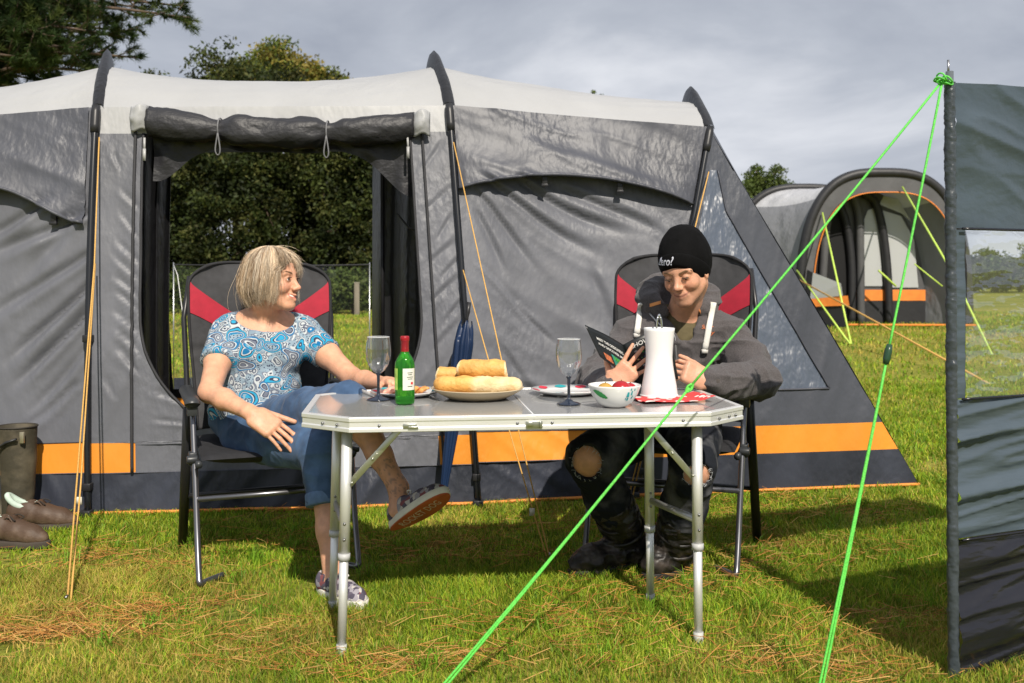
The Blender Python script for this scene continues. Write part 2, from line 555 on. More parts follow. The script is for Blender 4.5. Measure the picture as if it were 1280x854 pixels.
g_ = b_.build('ground', ground_mat()); tag(g_, kind='structure', label='sunlit campsite field of short grass', cat='ground')

def inside_tent(x, y):
    """footprint of the big tent"""
    t = (x + 1.987) / (2.195 + 1.987)
    yf = 4.44 + t * 0.62
    yf = np.where(x < -1.987, 4.44 + (x + 1.987) * 0.095, yf)
    return (y > yf + 0.03) & (y < yf + 1.75) & (x > -4.4) & (x < 2.25 - (y - yf) * 0.15)
def scatter(n, y0, y1, margin=0.9):
    y = np.sqrt(RNG.uniform(y0 ** 2, y1 ** 2, n)); w = y * 640 / F + margin
    return RNG.uniform(-1, 1, n) * w, y
def grass_blades(n, y0, y1, hl, wl, xmin=None):
    x, y = scatter(n, y0, y1)
    dens = fbm(np.stack([x * 3.2, y * 3.2, x * 0], -1), 3, 21)
    keep = (RNG.random(n) < np.clip(0.25 + 1.6 * (dens - 0.25), 0.1, 1)) & ~inside_tent(x, y)
    if xmin is not None: keep &= x > xmin
    x, y, dens = x[keep], y[keep], dens[keep]; n = len(x)
    z = zgn(x, y)
    h = RNG.uniform(hl[0], hl[1], n) * (0.55 + 0.9 * dens); w = RNG.uniform(wl[0], wl[1], n)
    az = RNG.uniform(0, 2 * np.pi, n); ln = RNG.uniform(0.1, 1.1, n) * h; la = RNG.uniform(0, 2 * np.pi, n)
    dx, dy = np.cos(az) * w / 2, np.sin(az) * w / 2
    lx, ly = np.cos(la) * ln, np.sin(la) * ln
    v = np.zeros((n, 5, 3))
    v[:, 0] = np.stack([x - dx, y - dy, z - 0.004], -1); v[:, 1] = np.stack([x + dx, y + dy, z - 0.004], -1)
    v[:, 2] = np.stack([x + dx * .8 + lx * .35, y + dy * .8 + ly * .35, z + h * .6], -1); v[:, 3] = np.stack([x - dx * .8 + lx * .35, y - dy * .8 + ly * .35, z + h * .6], -1)
    v[:, 4] = np.stack([x + lx, y + ly, z + h * .95], -1)
    base = np.arange(n) * 5
    q = np.stack([base, base + 1, base + 2, base + 3, base + 3, base + 2, base + 4], -1)
    pal = np.array([(0.20, 0.34, 0.020), (0.30, 0.40, 0.028), (0.11, 0.22, 0.014), (0.46, 0.36, 0.08), (0.40, 0.43, 0.04)])
    patch = fbm(np.stack([x * 1.4, y * 1.4, x * 0 + 3], -1), 3, 33)
    pr = RNG.random(n)
    idx = np.where(pr < 0.32, 0, np.where(pr < 0.56, 1, np.where(pr < 0.76, 2, 4)))
    idx = np.where(RNG.random(n) < np.clip((patch - 0.44) * 2.4, 0.04, 0.68), 3, idx)
    tuft = fbm(np.stack([x * 9, y * 9, x * 0 + 7], -1), 2, 41)
    c = pal[idx] * RNG.uniform(0.72, 1.25, (n, 1)) * (0.62 + 0.8 * tuft)[:, None]
    return v.reshape(-1, 3), q.ravel(), np.tile([4, 3], n), np.repeat(c, 5, 0)
gv, gq, gl, gc, off = [], [], [], [], 0
for args in ((215000, 2.35, 3.6, (0.013, 0.042), (0.0020, 0.0036)), (225000, 3.6, 5.4, (0.013, 0.036), (0.003, 0.005)), (150000, 5.0, 9.5, (0.02, 0.05), (0.005, 0.009), 0.9), (90000, 9.5, 22, (0.025, 0.06), (0.010, 0.02)), (40000, 6.3, 10, (0.02, 0.05), (0.006, 0.011))):
    v, q, l, c = grass_blades(*args)
    gv.append(v); gq.append(q + off); gl.append(l); gc.append(c); off += len(v)
# taller tufts here and there
for _ in range(150):
    tx, ty = scatter(1, 2.4, 6.0); k = int(RNG.integers(14, 40)); x = float(tx[0]) + RNG.normal(0, .022, k); y = float(ty[0]) + RNG.normal(0, .022, k)
    ok = ~inside_tent(x, y); x, y = x[ok], y[ok]; k = len(x)
    if k < 3: continue
    z = zgn(x, y); h = RNG.uniform(.035, .085, k); la = RNG.uniform(0, 6.28, k); ln = RNG.uniform(.2, 1.0, k) * h; az = RNG.uniform(0, 6.28, k); w = .0016
    v = np.zeros((k, 5, 3)); dx, dy = np.cos(az) * w, np.sin(az) * w; lx, ly = np.cos(la) * ln, np.sin(la) * ln
    v[:, 0] = np.stack([x - dx, y - dy, z - .004], -1); v[:, 1] = np.stack([x + dx, y + dy, z - .004], -1)
    v[:, 2] = np.stack([x + dx + lx * .35, y + dy + ly * .35, z + h * .6], -1); v[:, 3] = np.stack([x - dx + lx * .35, y - dy + ly * .35, z + h * .6], -1); v[:, 4] = np.stack([x + lx, y + ly, z + h * .9], -1)
    base = np.arange(k) * 5; gv.append(v.reshape(-1, 3)); gq.append(np.stack([base, base + 1, base + 2, base + 3, base + 3, base + 2, base + 4], -1).ravel() + off); gl.append(np.tile([4, 3], k)); off += k * 5
    gc.append(np.repeat(np.array([.16, .30, .02]) * RNG.uniform(.6, 1.5, (k, 1)), 5, 0))
go = quick_mesh('grass', np.vstack(gv), np.concatenate(gq), np.concatenate(gl), attr_mat('grass_blade', 0.55, 0.25, transl=0.30), np.vstack(gc))
tag(go, kind='stuff', label='short green and straw coloured lawn grass', cat='grass')

# dead pine needles lying in drifts on the lawn
nv, nc = [], []
def needle_drift(cx, cy, n, rx, ry, ang):
    a = RNG.normal(0, 1, n) * rx; b = RNG.normal(0, 1, n) * ry
    x = cx + a * math.cos(ang) - b * math.sin(ang); y = cy + a * math.sin(ang) + b * math.cos(ang)
    k = ~inside_tent(x, y); x, y = x[k], y[k]; n = len(x)
    th = ang + RNG.normal(0, 0.75, n); Ln = RNG.uniform(0.035, 0.10, n); z = zgn(x, y) + RNG.uniform(0.012, 0.036, n)
    w = RNG.uniform(0.0005, 0.0010, n); dz = RNG.normal(0, 0.010, n)
    d = np.stack([np.cos(th), np.sin(th)], -1); s = np.stack([-d[:, 1], d[:, 0]], -1)
    v = np.zeros((n, 4, 3)); c0 = np.stack([x, y], -1)
    v[:, 0, :2] = c0 - d * Ln[:, None] / 2 - s * w[:, None]; v[:, 1, :2] = c0 + d * Ln[:, None] / 2 - s * w[:, None]
    v[:, 2, :2] = c0 + d * Ln[:, None] / 2 + s * w[:, None]; v[:, 3, :2] = c0 - d * Ln[:, None] / 2 + s * w[:, None]
    v[:, 0, 2] = z - dz; v[:, 3, 2] = z - dz + 0.0012; v[:, 1, 2] = z + dz; v[:, 2, 2] = z + dz + 0.0012
    nv.append(v.reshape(-1, 3))
    pal = np.array([(0.36, 0.15, 0.035), (0.42, 0.20, 0.05), (0.22, 0.085, 0.022), (0.48, 0.28, 0.09)])
    nc.append(np.repeat(pal[RNG.integers(0, 4, n)] * RNG.uniform(0.7, 1.15, (n, 1)), 4, 0))
for px, py, n, rx, ry, ang in ((60, 790, 260, .30, .05, .1), (150, 765, 200, .25, .04, .2), (20, 800, 150, .2, .03, .1), (210, 710, 90, .2, .05, -.1), (330, 800, 90, .2, .06, .2), (470, 680, 120, .3, .06, .1),
                               (560, 700, 130, .3, .07, .0), (640, 770, 120, .25, .08, .3), (760, 790, 130, .25, .07, .1), (540, 830, 120, .2, .04, .2), (940, 720, 120, .3, .08, -.1), (1040, 690, 130, .35, .08, .1),
                               (1090, 780, 160, .2, .06, .2), (980, 830, 120, .2, .05, .1), (690, 660, 90, .25, .06, .1), (1010, 640, 110, .4, .08, .0), (120, 690, 60, .2, .06, .3), (380, 830, 120, .2, .04, -.1), (860, 740, 80, .2, .05, .1), (1100, 850, 90, .12, .04, .2)):
    Y = F * CH / (py - HZ)
    needle_drift((px - 640) * Y / F, Y, int(n * 1.1), rx * .9, ry * 1.3, ang)
for _ in range(130):
    x, y = scatter(1, 2.4, 5.5); needle_drift(float(x[0]), float(y[0]), int(RNG.integers(12, 34)), RNG.uniform(.06, .2), RNG.uniform(.02, .06), RNG.uniform(0, 3))
v = np.vstack(nv)
no = quick_mesh('pine_needle_litter', v, np.arange(len(v)), np.full(len(v) // 4, 4), attr_mat('dry_needle', 0.7, 0.2), np.vstack(nc))
tag(no, kind='stuff', label='dry brown pine needles strewn on the lawn', cat='pine needles')

# ================================================================== TREES
bark = mat('bark', (0.10, 0.07, 0.05), rough=0.95, var=0.35, vs=14, bump=0.01, bs=30, stretch=(1, 1, 0.25))
leafm = attr_mat('leaf', 0.6, 0.2, transl=0.30)
def leaves(cent, n_each, rad, size, pal, shade=0.25, flat=0.75):
    """leaf quads clustered round the points of cent"""
    cent = np.asarray(cent); k = len(cent); n = k * n_each
    c = np.repeat(cent, n_each, 0)
    d = RNG.normal(0, 1, (n, 3)); d /= np.linalg.norm(d, axis=1)[:, None]
    p = c + d * (rad * RNG.random((n, 1)) ** 0.5) * np.array([1, 1, flat])
    a = RNG.normal(0, 1, (n, 3)); a /= np.linalg.norm(a, axis=1)[:, None]
    b = np.cross(a, RNG.normal(0, 1, (n, 3))); b /= np.linalg.norm(b, axis=1)[:, None]
    s = RNG.uniform(0.6, 1.3, (n, 1)) * size
    v = np.stack([p - a * s, p - b * s * .5, p + a * s, p + b * s * .5], 1)
    pal = np.array(pal); ci = np.repeat(RNG.integers(0, len(pal), k), n_each)
    ci = np.where(RNG.random(n) < 0.3, RNG.integers(0, len(pal), n), ci)
    col = pal[ci] * np.repeat(RNG.uniform(1 - shade, 1 + shade, k), n_each)[:, None] * RNG.uniform(0.8, 1.2, (n, 1))
    return v.reshape(-1, 3), np.repeat(col, 4, 0)
def leaf_tree(name, label, base, lobes, nclump, n_each, rad, size, pal, trunk_r=0.2, group=None, seed=0, trunk_h=None, gap=0.0, shade=.3):
    """lobes: list of (cx,cy,cz,rx,ry,rz) relative to the base"""
    base = np.asarray(base, float)
    r = thing(name, label, 'tree', base, 0, group)
    lob = np.array(lobes, float); wts = lob[:, 3] * lob[:, 4] * lob[:, 5]; wts /= wts.sum()
    li = RNG.choice(len(lob), nclump, p=wts)
    d = RNG.normal(0, 1, (nclump, 3)); d /= np.linalg.norm(d, axis=1)[:, None]
    cen = lob[li, :3] + d * lob[li, 3:] * (RNG.random((nclump, 1)) ** 0.42)
    cen = cen[cen[:, 2] > 0.15]
    if gap:
        cen = cen[fbm(cen * 0.9, 2, seed + 70) > gap]
    b = MB(); top = lob[:, 2].max()
    th = trunk_h or top * 0.8
    b.tube(catmull([V(0, 0, -0.2), V(0.02, 0, th * .3), V(-0.06, 0.05, th * .65), V(0.05, 0, th)], 5) + base, np.linspace(trunk_r, trunk_r * .3, 16), 9)
    for L_ in lob:
        s = V(0, 0, min(th * 0.55, L_[2] * .7))
        b.tube(catmull([s, lerp(s, L_[:3], .5) + V(0, 0, .1), L_[:3]], 5) + base, np.linspace(trunk_r * .4, trunk_r * .1, 11), 6)
    for c in cen[RNG.choice(len(cen), min(60, len(cen)), replace=False)]:
        l = lob[np.argmin(np.linalg.norm(lob[:, :3] - c, axis=1)), :3]
        b.tube(np.array([l, lerp(l, c, .5) + V(0, 0, .05), c]) + base, [trunk_r * .11, trunk_r * .08, trunk_r * .03], 4)
    b.build('trunk', bark, r)
    v, c = leaves(cen + base, n_each, rad, size, pal, shade)
    quick_mesh('crown', v, np.arange(len(v)), np.full(len(v) // 4, 4), leafm, c, r)
    return r
AUT = [(0.20, 0.20, 0.035), (0.15, 0.18, 0.032), (0.25, 0.20, 0.045), (0.10, 0.14, 0.028)]
DRK = [(0.034, 0.048, 0.013), (0.050, 0.064, 0.016), (0.022, 0.032, 0.010), (0.070, 0.074, 0.020)]
MID = [(0.085, 0.12, 0.028), (0.11, 0.14, 0.036), (0.06, 0.09, 0.022)]
def gpos(px, Y):
    x = (px - 640) * Y / F
    return V(x, Y, float(zg(x, Y)))
def rel(px, py, Y, base):
    return P(px, py, Y) - base
# the autumn tree whose top shows over the tent roof
b0 = gpos(335, 30)
lob = []
for (px, py, rr, dy) in ((330, 92, 1.15, 0), (295, 105, .95, .6), (375, 100, 1.1, -.4), (345, 72, .8, .3), (405, 108, .8, .2), (270, 100, .7, 0), (335, 125, 1.8, .5), (400, 130, 1.4, 0), (262, 130, 1.2, 0)):
    c = rel(px, py, 30 + dy, b0); rr *= .80; lob.append((c[0], c[1], c[2], rr, rr, rr * .8))
leaf_tree('broadleaf_tree', 'tall green and gold autumn tree rising behind the roof above the open doorway', b0, lob, 620, 60, 0.42, 0.075, AUT, 0.28, seed=3)
# low tip of a darker tree left of it
b0 = gpos(222, 34); c = rel(222, 104, 34, b0)
leaf_tree('broadleaf_tree', 'dark treetop just showing over the roof between pine and autumn tree', b0, [(c[0], c[1], c[2] - .5, .45, .45, .5), (c[0] + .3, c[1], c[2] - 1.3, .9, .9, .8)], 110, 50, .4, .08, DRK, .2, seed=5)
# dark wood behind the doorway
k = 0
for (px, Y, hh, w, lab) in ((222, 25, 6.6, 1.25, 'dark dense tree seen at the left side of the doorway'), (298, 23.5, 6.9, 1.35, 'dark tree with a bare reddish trunk behind the blonde woman'),
                            (372, 26, 7.0, 1.45, 'dark olive tree seen through the middle of the doorway'), (440, 24, 6.4, 1.2, 'dark olive tree seen at the right side of the doorway'), (520, 27, 6.2, 1.4, 'dark tree hidden behind the blue umbrella and tent wall'), (150, 27, 6.2, 1.4, 'dark tree hidden behind the left tent panel')):
    b0 = gpos(px, Y)
    lob = [(0, 0, hh * .14, w * 1.1, w * .9, hh * .16), (0, 0, hh * .30, w, w, hh * .22), (.2, .2, hh * .55, w * 1.05, w, hh * .25), (-.3, 0, hh * .76, w * .8, w * .8, hh * .2), (.5, -.2, hh * .42, w * .7, w * .7, 1.0), (-.7, -.1, hh * .5, w * .7, w * .7, 1.1)]
    leaf_tree('wood_tree', lab, b0, lob, 640, 70, 0.40, 0.060, DRK, 0.2, 'dark trees of the wood behind the tent', seed=k, gap=0.31, shade=.55); k += 1
for (px, Y, hh, w, lab) in ((232, 20.6, 1.1, .55, 'low green bush left of the red and black chair back'), (405, 21, 1.25, .5, 'low green bush just right of the woman'), (440, 20.5, 1.15, .42, 'low green bush beside the wooden post'), (330, 21.5, 1.2, .8, 'low green bush hidden behind the woman')):
    b0 = gpos(px, Y)
    leaf_tree('bush', lab, b0, [(0, 0, hh * .45, w, w * .7, hh * .45), (.3, 0, hh * .35, w * .8, w * .6, hh * .35), (-.35, 0, hh * .4, w * .7, w * .6, hh * .35)], 90, 46, .20, .05, MID, .05, 'bushes along the field edge', seed=k); k += 1
# bushy tree on the right skyline
b0 = gpos(952, 36); lob = []
for (px, py, rr) in ((940, 228, .55), (955, 222, .62), (975, 226, .6), (985, 236, .5), (930, 240, .6), (960, 245, 1.0), (950, 270, 1.5), (985, 270, 1.2), (945, 212, .25), (968, 214, .22)):
    c = rel(px, py, 36, b0); lob.append((c[0], c[1], c[2], rr, rr, rr * .9))
leaf_tree('broadleaf_tree', 'rounded green tree between the big tent and the tunnel tent', b0, lob, 380, 60, .28, .06, MID, .2, seed=9)
for (px, py) in ((740, 114), (753, 118)):
    b0 = gpos(px, 42); c = rel(px, py, 42, b0)
    leaf_tree('distant_treetop', 'tiny treetop poking above the right roof edge, %s one' % ('left' if px < 745 else 'right'), b0, [(0, 0, c[2] - .3, .14, .14, .32), (0, 0, c[2] - 1.0, .3, .3, .6), (0, 0, c[2] - 2, .5, .5, .9)], 70, 40, .16, .05, MID, .12, seed=12)
# far trees beyond the windbreak window and the field
for i, (px, py, Y, w) in enumerate(((1215, 322, 60, 1.8), (1245, 308, 55, 2.0), (1275, 300, 58, 2.4), (1310, 312, 60, 2.2), (1180, 330, 62, 2.0), (1120, 332, 64, 2.2), (1060, 333, 66, 2.2))):
    b0 = gpos(px, Y); c = rel(px, py, Y, b0); hh = c[2]
    nm = ('first', 'second', 'third', 'fourth', 'fifth', 'sixth', 'seventh')[i]
    lab = ['far tree seen at the left of the clear windbreak window', 'far tree in the middle of the clear windbreak window', 'far tree at the right of the clear windbreak window', 'far tree beyond the right picture edge', 'far tree hidden by the windbreak pole', 'far tree hidden behind the tunnel tent porch', 'far tree hidden behind the tunnel tent doorway'][i]
    leaf_tree('field_tree', lab, b0, [(0, 0, hh * .5, w, w, hh * .42), (w * .6, .2, hh * .38, w * .8, w * .8, hh * .34), (-w * .6, 0, hh * .4, w * .8, w * .8, hh * .33)], 120, 40, .42, .12, MID, .15, 'far trees across the field', seed=20 + i)
# pine: branches with needle tufts hanging into the top left corner
def pine():
    base = gpos(-60, 12.0)
    r = thing('pine_tree', 'big pine with needle tufts reaching over the left end of the tent', 'tree', base)
    b = MB(); H_ = 9.0
    b.tube(catmull([V(0, 0, -.2), V(.1, 0, 3), V(.0, .1, 6), V(.15, 0, H_)], 6) + base, np.linspace(.24, .05, 19), 10)
    tips = []
    def branch(s, e, r0, ntw, droop=.0):
        mid = lerp(s, e, .5) + V(0, 0, .18)
        c = catmull([s, mid, e], 8)
        b.tube(c + base, np.linspace(r0, r0 * .2, len(c)), 6)
        for _ in range(ntw):
            t = RNG.uniform(.22, 1.0); p = c[int(t * (len(c) - 1))]
            d = unit(unit(e - s) * .7 + RNG.normal(0, .55, 3) + V(0, 0, .15)); ln = RNG.uniform(.22, .55) * (1.2 - .5 * t)
            q = p + d * ln
            b.tube(np.array([p, lerp(p, q, .5) + V(0, 0, -.02), q]) + base, [r0 * .22, r0 * .16, r0 * .08], 4)
            tips.append((p, q)); tips.append((lerp(p, q, .45), lerp(p, q, .8) + RNG.normal(0, .09, 3)))
        tips.append((c[-3], c[-1]))
    def w2l(px, py, Y): return P(px, py, Y) - base
    for (px, py, Y, z0, n) in ((232, 8, 12.0, 4.3, 22), (238, 22, 11.8, 4.2, 18), (175, 72, 12.1, 3.5, 14), (120, 90, 11.7, 3.3, 16), (150, 45, 12.3, 3.8, 20), (95, 60, 11.5, 3.6, 24), (60, 85, 11.6, 3.2, 26), (50, 40, 11.2, 3.9, 30), (110, 15, 11.9, 4.2, 28), (170, -25, 12, 4.8, 22), (40, 5, 11.4, 4.3, 32), (20, 70, 11.2, 3.4, 28), (75, 30, 12.2, 3.7, 28), (25, 30, 11.6, 4.0, 34), (60, 60, 12.4, 3.6, 34), (90, 80, 12.4, 3.4, 30), (130, 20, 12.6, 4.2, 30), (10, 90, 12.0, 3.2, 34), (30, 50, 12.8, 3.8, 34), (100, -10, 12.5, 4.6, 30), (60, -5, 12.2, 4.6, 30), (135, 70, 12.5, 3.6, 24), (165, 40, 12.7, 3.9, 20), (5, 10, 12.4, 4.4, 34), (120, 40, 11.6, 3.9, 22), (190, 12, 12.2, 4.3, 18)):
        branch(V(.05, 0, z0), w2l(px, py, Y), .045, n)
    for i in range(60):
        z = RNG.uniform(3.0, 8.6); a = RNG.uniform(0, 2 * math.pi); ln = RNG.uniform(.8, 2.4) * (1.15 - (z - 3) / 9)
        e = V(math.cos(a) * ln, math.sin(a) * ln, z + RNG.uniform(-.1, .6))
        if e[0] > 1.0 and z < 5.2: continue
        branch(V(.05, 0, z), e, .035, 9)
    b.build('trunk', bark, r)
    A = np.array([t[0] for t in tips]) + base; B = np.array([t[1] for t in tips]) + base
    K = 74; n = len(A) * K
    t = RNG.uniform(.35, 1.0, n)[:, None]
    a = np.repeat(A, K, 0); bb = np.repeat(B, K, 0)
    ax = bb - a; ax /= np.linalg.norm(ax, axis=1)[:, None] + 1e-9
    o = a + (bb - a) * t
    d = ax * RNG.uniform(.3, 1.1, (n, 1)) + RNG.normal(0, .5, (n, 3)); d /= np.linalg.norm(d, axis=1)[:, None]
    s = np.cross(d, RNG.normal(0, 1, (n, 3))); s /= np.linalg.norm(s, axis=1)[:, None]
    ln = RNG.uniform(.07, .125, (n, 1)); w = .0050
    v = np.stack([o - s * w, o + s * w, o + d * ln], 1).reshape(-1, 3)
    pal = np.array([(.030, .055, .014), (.05, .08, .02), (.085, .11, .028), (.02, .04, .012)])
    c = pal[np.repeat(RNG.integers(0, 4, len(A)), K)] * RNG.uniform(.75, 1.25, (n, 1))
    quick_mesh('crown', v, np.arange(len(v)), np.full(len(v) // 3, 3), leafm, np.repeat(c, 3, 0), r)
pine()
# wooden post at the field edge
b0 = gpos(446, 20); r = thing('fence_post', 'weathered grey wooden post at the field edge right of the woman', 'post', b0)
b_ = MB(); b_.box(b0 + V(0, 0, .31), (.11, .10, .74), rotz(.2)); b_.build('post_shaft', mat('old_wood', (.22, .19, .15), .9, var=.3, vs=20, stretch=(1, 1, .1)), r, bevel=.012)
b_ = MB(); b_.box(b0 + V(0, 0, .69), (.115, .105, .02), rotz(.2)); b_.build('post_cap', mat('old_wood_top', (.3, .27, .22), .9), r, bevel=.004)
# ================================================================== BIG TENT
def fabric(name, col, rough=.48, transl=.08, bump=.0042, var=.14, spec=.5, bs=32, stretch=(1, 1, .55), bump2=.012, bs2=8):
    return mat(name, col, rough=rough, var=var, vs=3.0, bump=bump, bs=bs, stretch=stretch, transl=transl, spec=spec, bump2=bump2, bs2=bs2, detail=6, bmask=True)
T_GREY = fabric('tent_grey', (0.132, 0.137, 0.158))
T_ROOF = fabric('tent_roof', (0.415, 0.42, 0.43), transl=.12, bump=.0012, var=.05)
T_ROOF2 = T_ROOF
T_FLAP = fabric('tent_flap', (0.074, 0.078, 0.096), rough=.45)
T_END = fabric('tent_end', (0.066, 0.072, 0.090), rough=.45)
T_NAVY = fabric('tent_skirt', (0.030, 0.034, 0.048), rough=.42, bump=.004, transl=0.0, var=.40)
T_ORNG = fabric('tent_orange', (0.80, 0.29, 0.03), bump=.002, var=.12)
T_BLK = fabric('tent_black', (0.014, 0.014, 0.016), rough=.38, bump=.004, transl=0.0)
T_ROLL = mat('rolled_black', (.022, .022, .026), .50, bump=.004, bs=46, bump2=.005, bs2=14, spec=.5, stretch=(.7, 1, 1))
T_INN = fabric('tent_inner', (0.020, 0.020, 0.022), rough=.6, transl=0.0)
PIPE = mat('piping_orange', (0.75, 0.27, 0.05), .6)
STEEL_B = mat('black_pole', (0.012, 0.013, 0.016), rough=.28, var=.1, spec=.6)
ROPE_O = mat('rope_orange', (0.62, 0.36, 0.10), .8, var=.2, vs=200)
ZIPM = mat('zip_tape', (0.03, 0.03, 0.034), .7)
PULL = mat('zip_pull', (0.4, 0.4, 0.4), .4)
DARKP = mat('dark_plastic', (0.02, 0.02, 0.022), .4)

HB = [V(-4.30, 4.22, 0), V(-1.987, 4.44, 0), V(-.165, 4.645, 0), V(.62, 4.82, 0)]
HS = [V(-4.40, 4.52, 1.74), P(122, 134, 4.72), P(561, 132, 4.93), P(886, 160, 5.10)]
HA = [V(-4.50, 5.05, 2.02), P(135, 85, 5.27), P(541, 86, 5.50), P(862, 130, 5.62)]
def hoop_back(i):
    s = 2 * HA[i] - HS[i]; s[2] = HS[i][2]
    bb = s + (HS[i] - HB[i]) * V(-1, 1, 0); bb[0] = s[0] - (HS[i][0] - HB[i][0]) * .2; bb[2] = 0
    return s, bb
def wallpt(i, s, back=False):
    s = np.asarray(s, float)[..., None]
    if back:
        S_, B_ = hoop_back(i)
    else:
        S_, B_ = HS[i], HB[i]
    p = B_ + (S_ - B_) * s
    bow = 4 * s * (1 - s) * 0.05
    p = p + (V(.1, -1, 0) if not back else V(-.1, 1, 0)) * bow
    return p
def roofpt(i, t, back=False):
    t = np.asarray(t, float)[..., None]
    a = HS[i] if not back else hoop_back(i)[0]
    b = HA[i]
    c = a + (b - a) * .42; c[2] = a[2] + (b[2] - a[2]) * .93
    return (1 - t) ** 2 * a + 2 * t * (1 - t) * c + t * t * b
def folds(x, z, ang, seed, fx=6.0, fl=.8):
    c, s = math.cos(ang), math.sin(ang)
    al = x * c + z * s; ac = -x * s + z * c
    n = vnoise(np.stack([ac * fx, al * fl, al * 0 + seed * 3.1], -1), seed)
    n2 = vnoise(np.stack([ac * fx * 2.3, al * fl * 2, al * 0 + seed], -1), seed + 9)
    r = 1 - np.abs(2 * n - 1); r2 = 1 - np.abs(2 * n2 - 1)
    return r ** 3 + .4 * r2 ** 3
NRM = V(.12, -.985, .12)
CREASE = {}
def crease(i, p):
    d = np.zeros(p.shape[:-1])
    for (ax, az, bx, bz, dep, wd) in CREASE.get(i, ()):
        ux, uz = bx - ax, bz - az; L_ = math.hypot(ux, uz); ux, uz = ux / L_, uz / L_
        al = (p[..., 0] - ax) * ux + (p[..., 2] - az) * uz; pe = -(p[..., 0] - ax) * uz + (p[..., 2] - az) * ux
        pe = pe + .03 * np.sin(al * 5 + ax * 7)
        w = wd * (.6 + .8 * np.clip(al / L_, 0, 1))
        d += dep * ({0: 2.4, 1: 1.05}.get(i, 1.5)) * (np.exp(-(pe / w) ** 2) - .55 * np.exp(-((pe - 1.9 * w) / (1.3 * w)) ** 2)) * smooth(al / (.12 * L_)) * smooth((L_ - al) / (.45 * L_))
    return d
def pxz(px, py, Y): q = P(px, py, Y); return q[0], q[2]
def cr(px0, py0, px1, py1, Y, dep, wd): return (*pxz(px0, py0, Y), *pxz(px1, py1, Y), dep, wd)
CREASE[2] = [cr(590, 222, 770, 320, 4.85, .016, .020), cr(640, 218, 800, 300, 4.9, .018, .022), cr(700, 225, 840, 305, 4.95, .014, .020), cr(582, 235, 690, 345, 4.85, .012, .016), cr(585, 330, 700, 430, 4.8, -.006, .012), cr(642, 376, 706, 428, 4.75, .010, .009),
             cr(586, 262, 640, 350, 4.8, .010, .016), cr(740, 330, 775, 470, 4.85, .008, .03), cr(595, 470, 720, 500, 4.75, .008, .02), cr(870, 300, 760, 470, 4.9, .007, .03), cr(620, 430, 700, 520, 4.75, .007, .018)]
CREASE[0] = [cr(112, 338, 10, 470, 4.5, .018, .020), cr(112, 372, 20, 500, 4.5, .016, .016), cr(110, 300, -30, 420, 4.5, .012, .024), cr(112, 250, -20, 330, 4.55, .012, .022), cr(108, 420, 40, 530, 4.5, .010, .016), cr(60, 240, -40, 300, 4.55, .012, .02), cr(100, 230, 20, 380, 4.55, .008, .03), cr(90, 470, 20, 545, 4.45, .008, .014)]
CREASE[1] = [cr(170, 300, 134, 262, 4.55, .009, .008), cr(172, 350, 132, 322, 4.55, .009, .008), cr(173, 395, 131, 366, 4.5, .010, .008), cr(174, 445, 131, 412, 4.5, .010, .009), cr(150, 500, 128, 470, 4.5, .009, .009), cr(155, 210, 138, 185, 4.65, .008, .008), cr(548, 300, 576, 262, 4.7, .009, .009), cr(552, 350, 584, 322, 4.65, .010, .009), cr(556, 410, 590, 372, 4.65, .010, .010), cr(172, 330, 132, 300, 4.55, .009, .010), cr(172, 370, 134, 345, 4.55, .010, .010), cr(172, 420, 130, 390, 4.5, .011, .011), cr(172, 470, 132, 430, 4.5, .011, .012), cr(172, 260, 140, 235, 4.6, .008, .010), cr(205, 480, 178, 460, 4.5, .008, .008), cr(230, 515, 180, 490, 4.5, .009, .009), cr(250, 540, 180, 520, 4.5, .008, .008),
             cr(535, 330, 580, 300, 4.65, .009, .012), cr(538, 380, 586, 345, 4.65, .010, .012), cr(542, 440, 590, 400, 4.65, .010, .012), cr(530, 260, 574, 230, 4.7, .008, .011), cr(525, 210, 562, 170, 4.75, .008, .011), cr(545, 480, 590, 450, 4.65, .009, .010)]
def wall_grid(i, j, u, s, back=False, amp=.014, ang=-.7, seed=1, sag=.05, off=0.0):
    """u,s broadcast arrays -> points between hoop i and hoop j"""
    u = np.asarray(u, float); s = np.asarray(s, float); u, s = np.broadcast_arrays(u, s)
    a = wallpt(i, s, back); b = wallpt(j, s, back)
    p = a + (b - a) * u[..., None]
    n = NRM if not back else NRM * V(1, -1, 1)
    edge = np.clip(4 * u * (1 - u) * 1.6, 0, 1)
    d = -sag * np.sin(np.pi * u) * np.sin(np.pi * np.clip(s, 0, 1)) + amp * (folds(p[..., 0], p[..., 2], ang, seed) - .4) * (0.35 + .65 * edge)
    d = d + .35 * amp * (fbm(p * V(7, 7, 5), 3, seed + 4) - .5) * 2 - (0 if back else 1) * crease(i, p) * np.clip(s * 6, 0, 1) * (.35 if amp < .001 else 1)
    return p + n * (d + off)[..., None]
def roof_grid(i, j, nu, nt_, back=False, dip=.10, dip0=.02, seed=2):
    u = np.linspace(0, 1, nu)[:, None]; t = np.linspace(0, 1, nt_)[None, :]
    a = roofpt(i, t[0], back)[None]; b = roofpt(j, t[0], back)[None]
    p = a + (b - a) * u[..., None]
    drop = (dip0 + (dip - dip0) * t) * (4 * u * (1 - u)) ** .9
    w = .010 * (fbm(p * V(2.2, 5, 5), 3, seed) - .5) + .006 * (folds(p[..., 0], p[..., 1] * 2, .5, seed, 7, 1.2) - .4)
    p = p.copy(); p[..., 2] += -drop + w
    return p
TENT = thing('family_tent', 'large grey tunnel tent with open doorway, cream roof and orange band', 'tent', (-.8, 5.3, 0))
def tgrid(name, A, m, flip=False, solid=0):
    b = MB(); b.grid(A, flip=flip); return b.build(name, m, TENT, solid=solid)
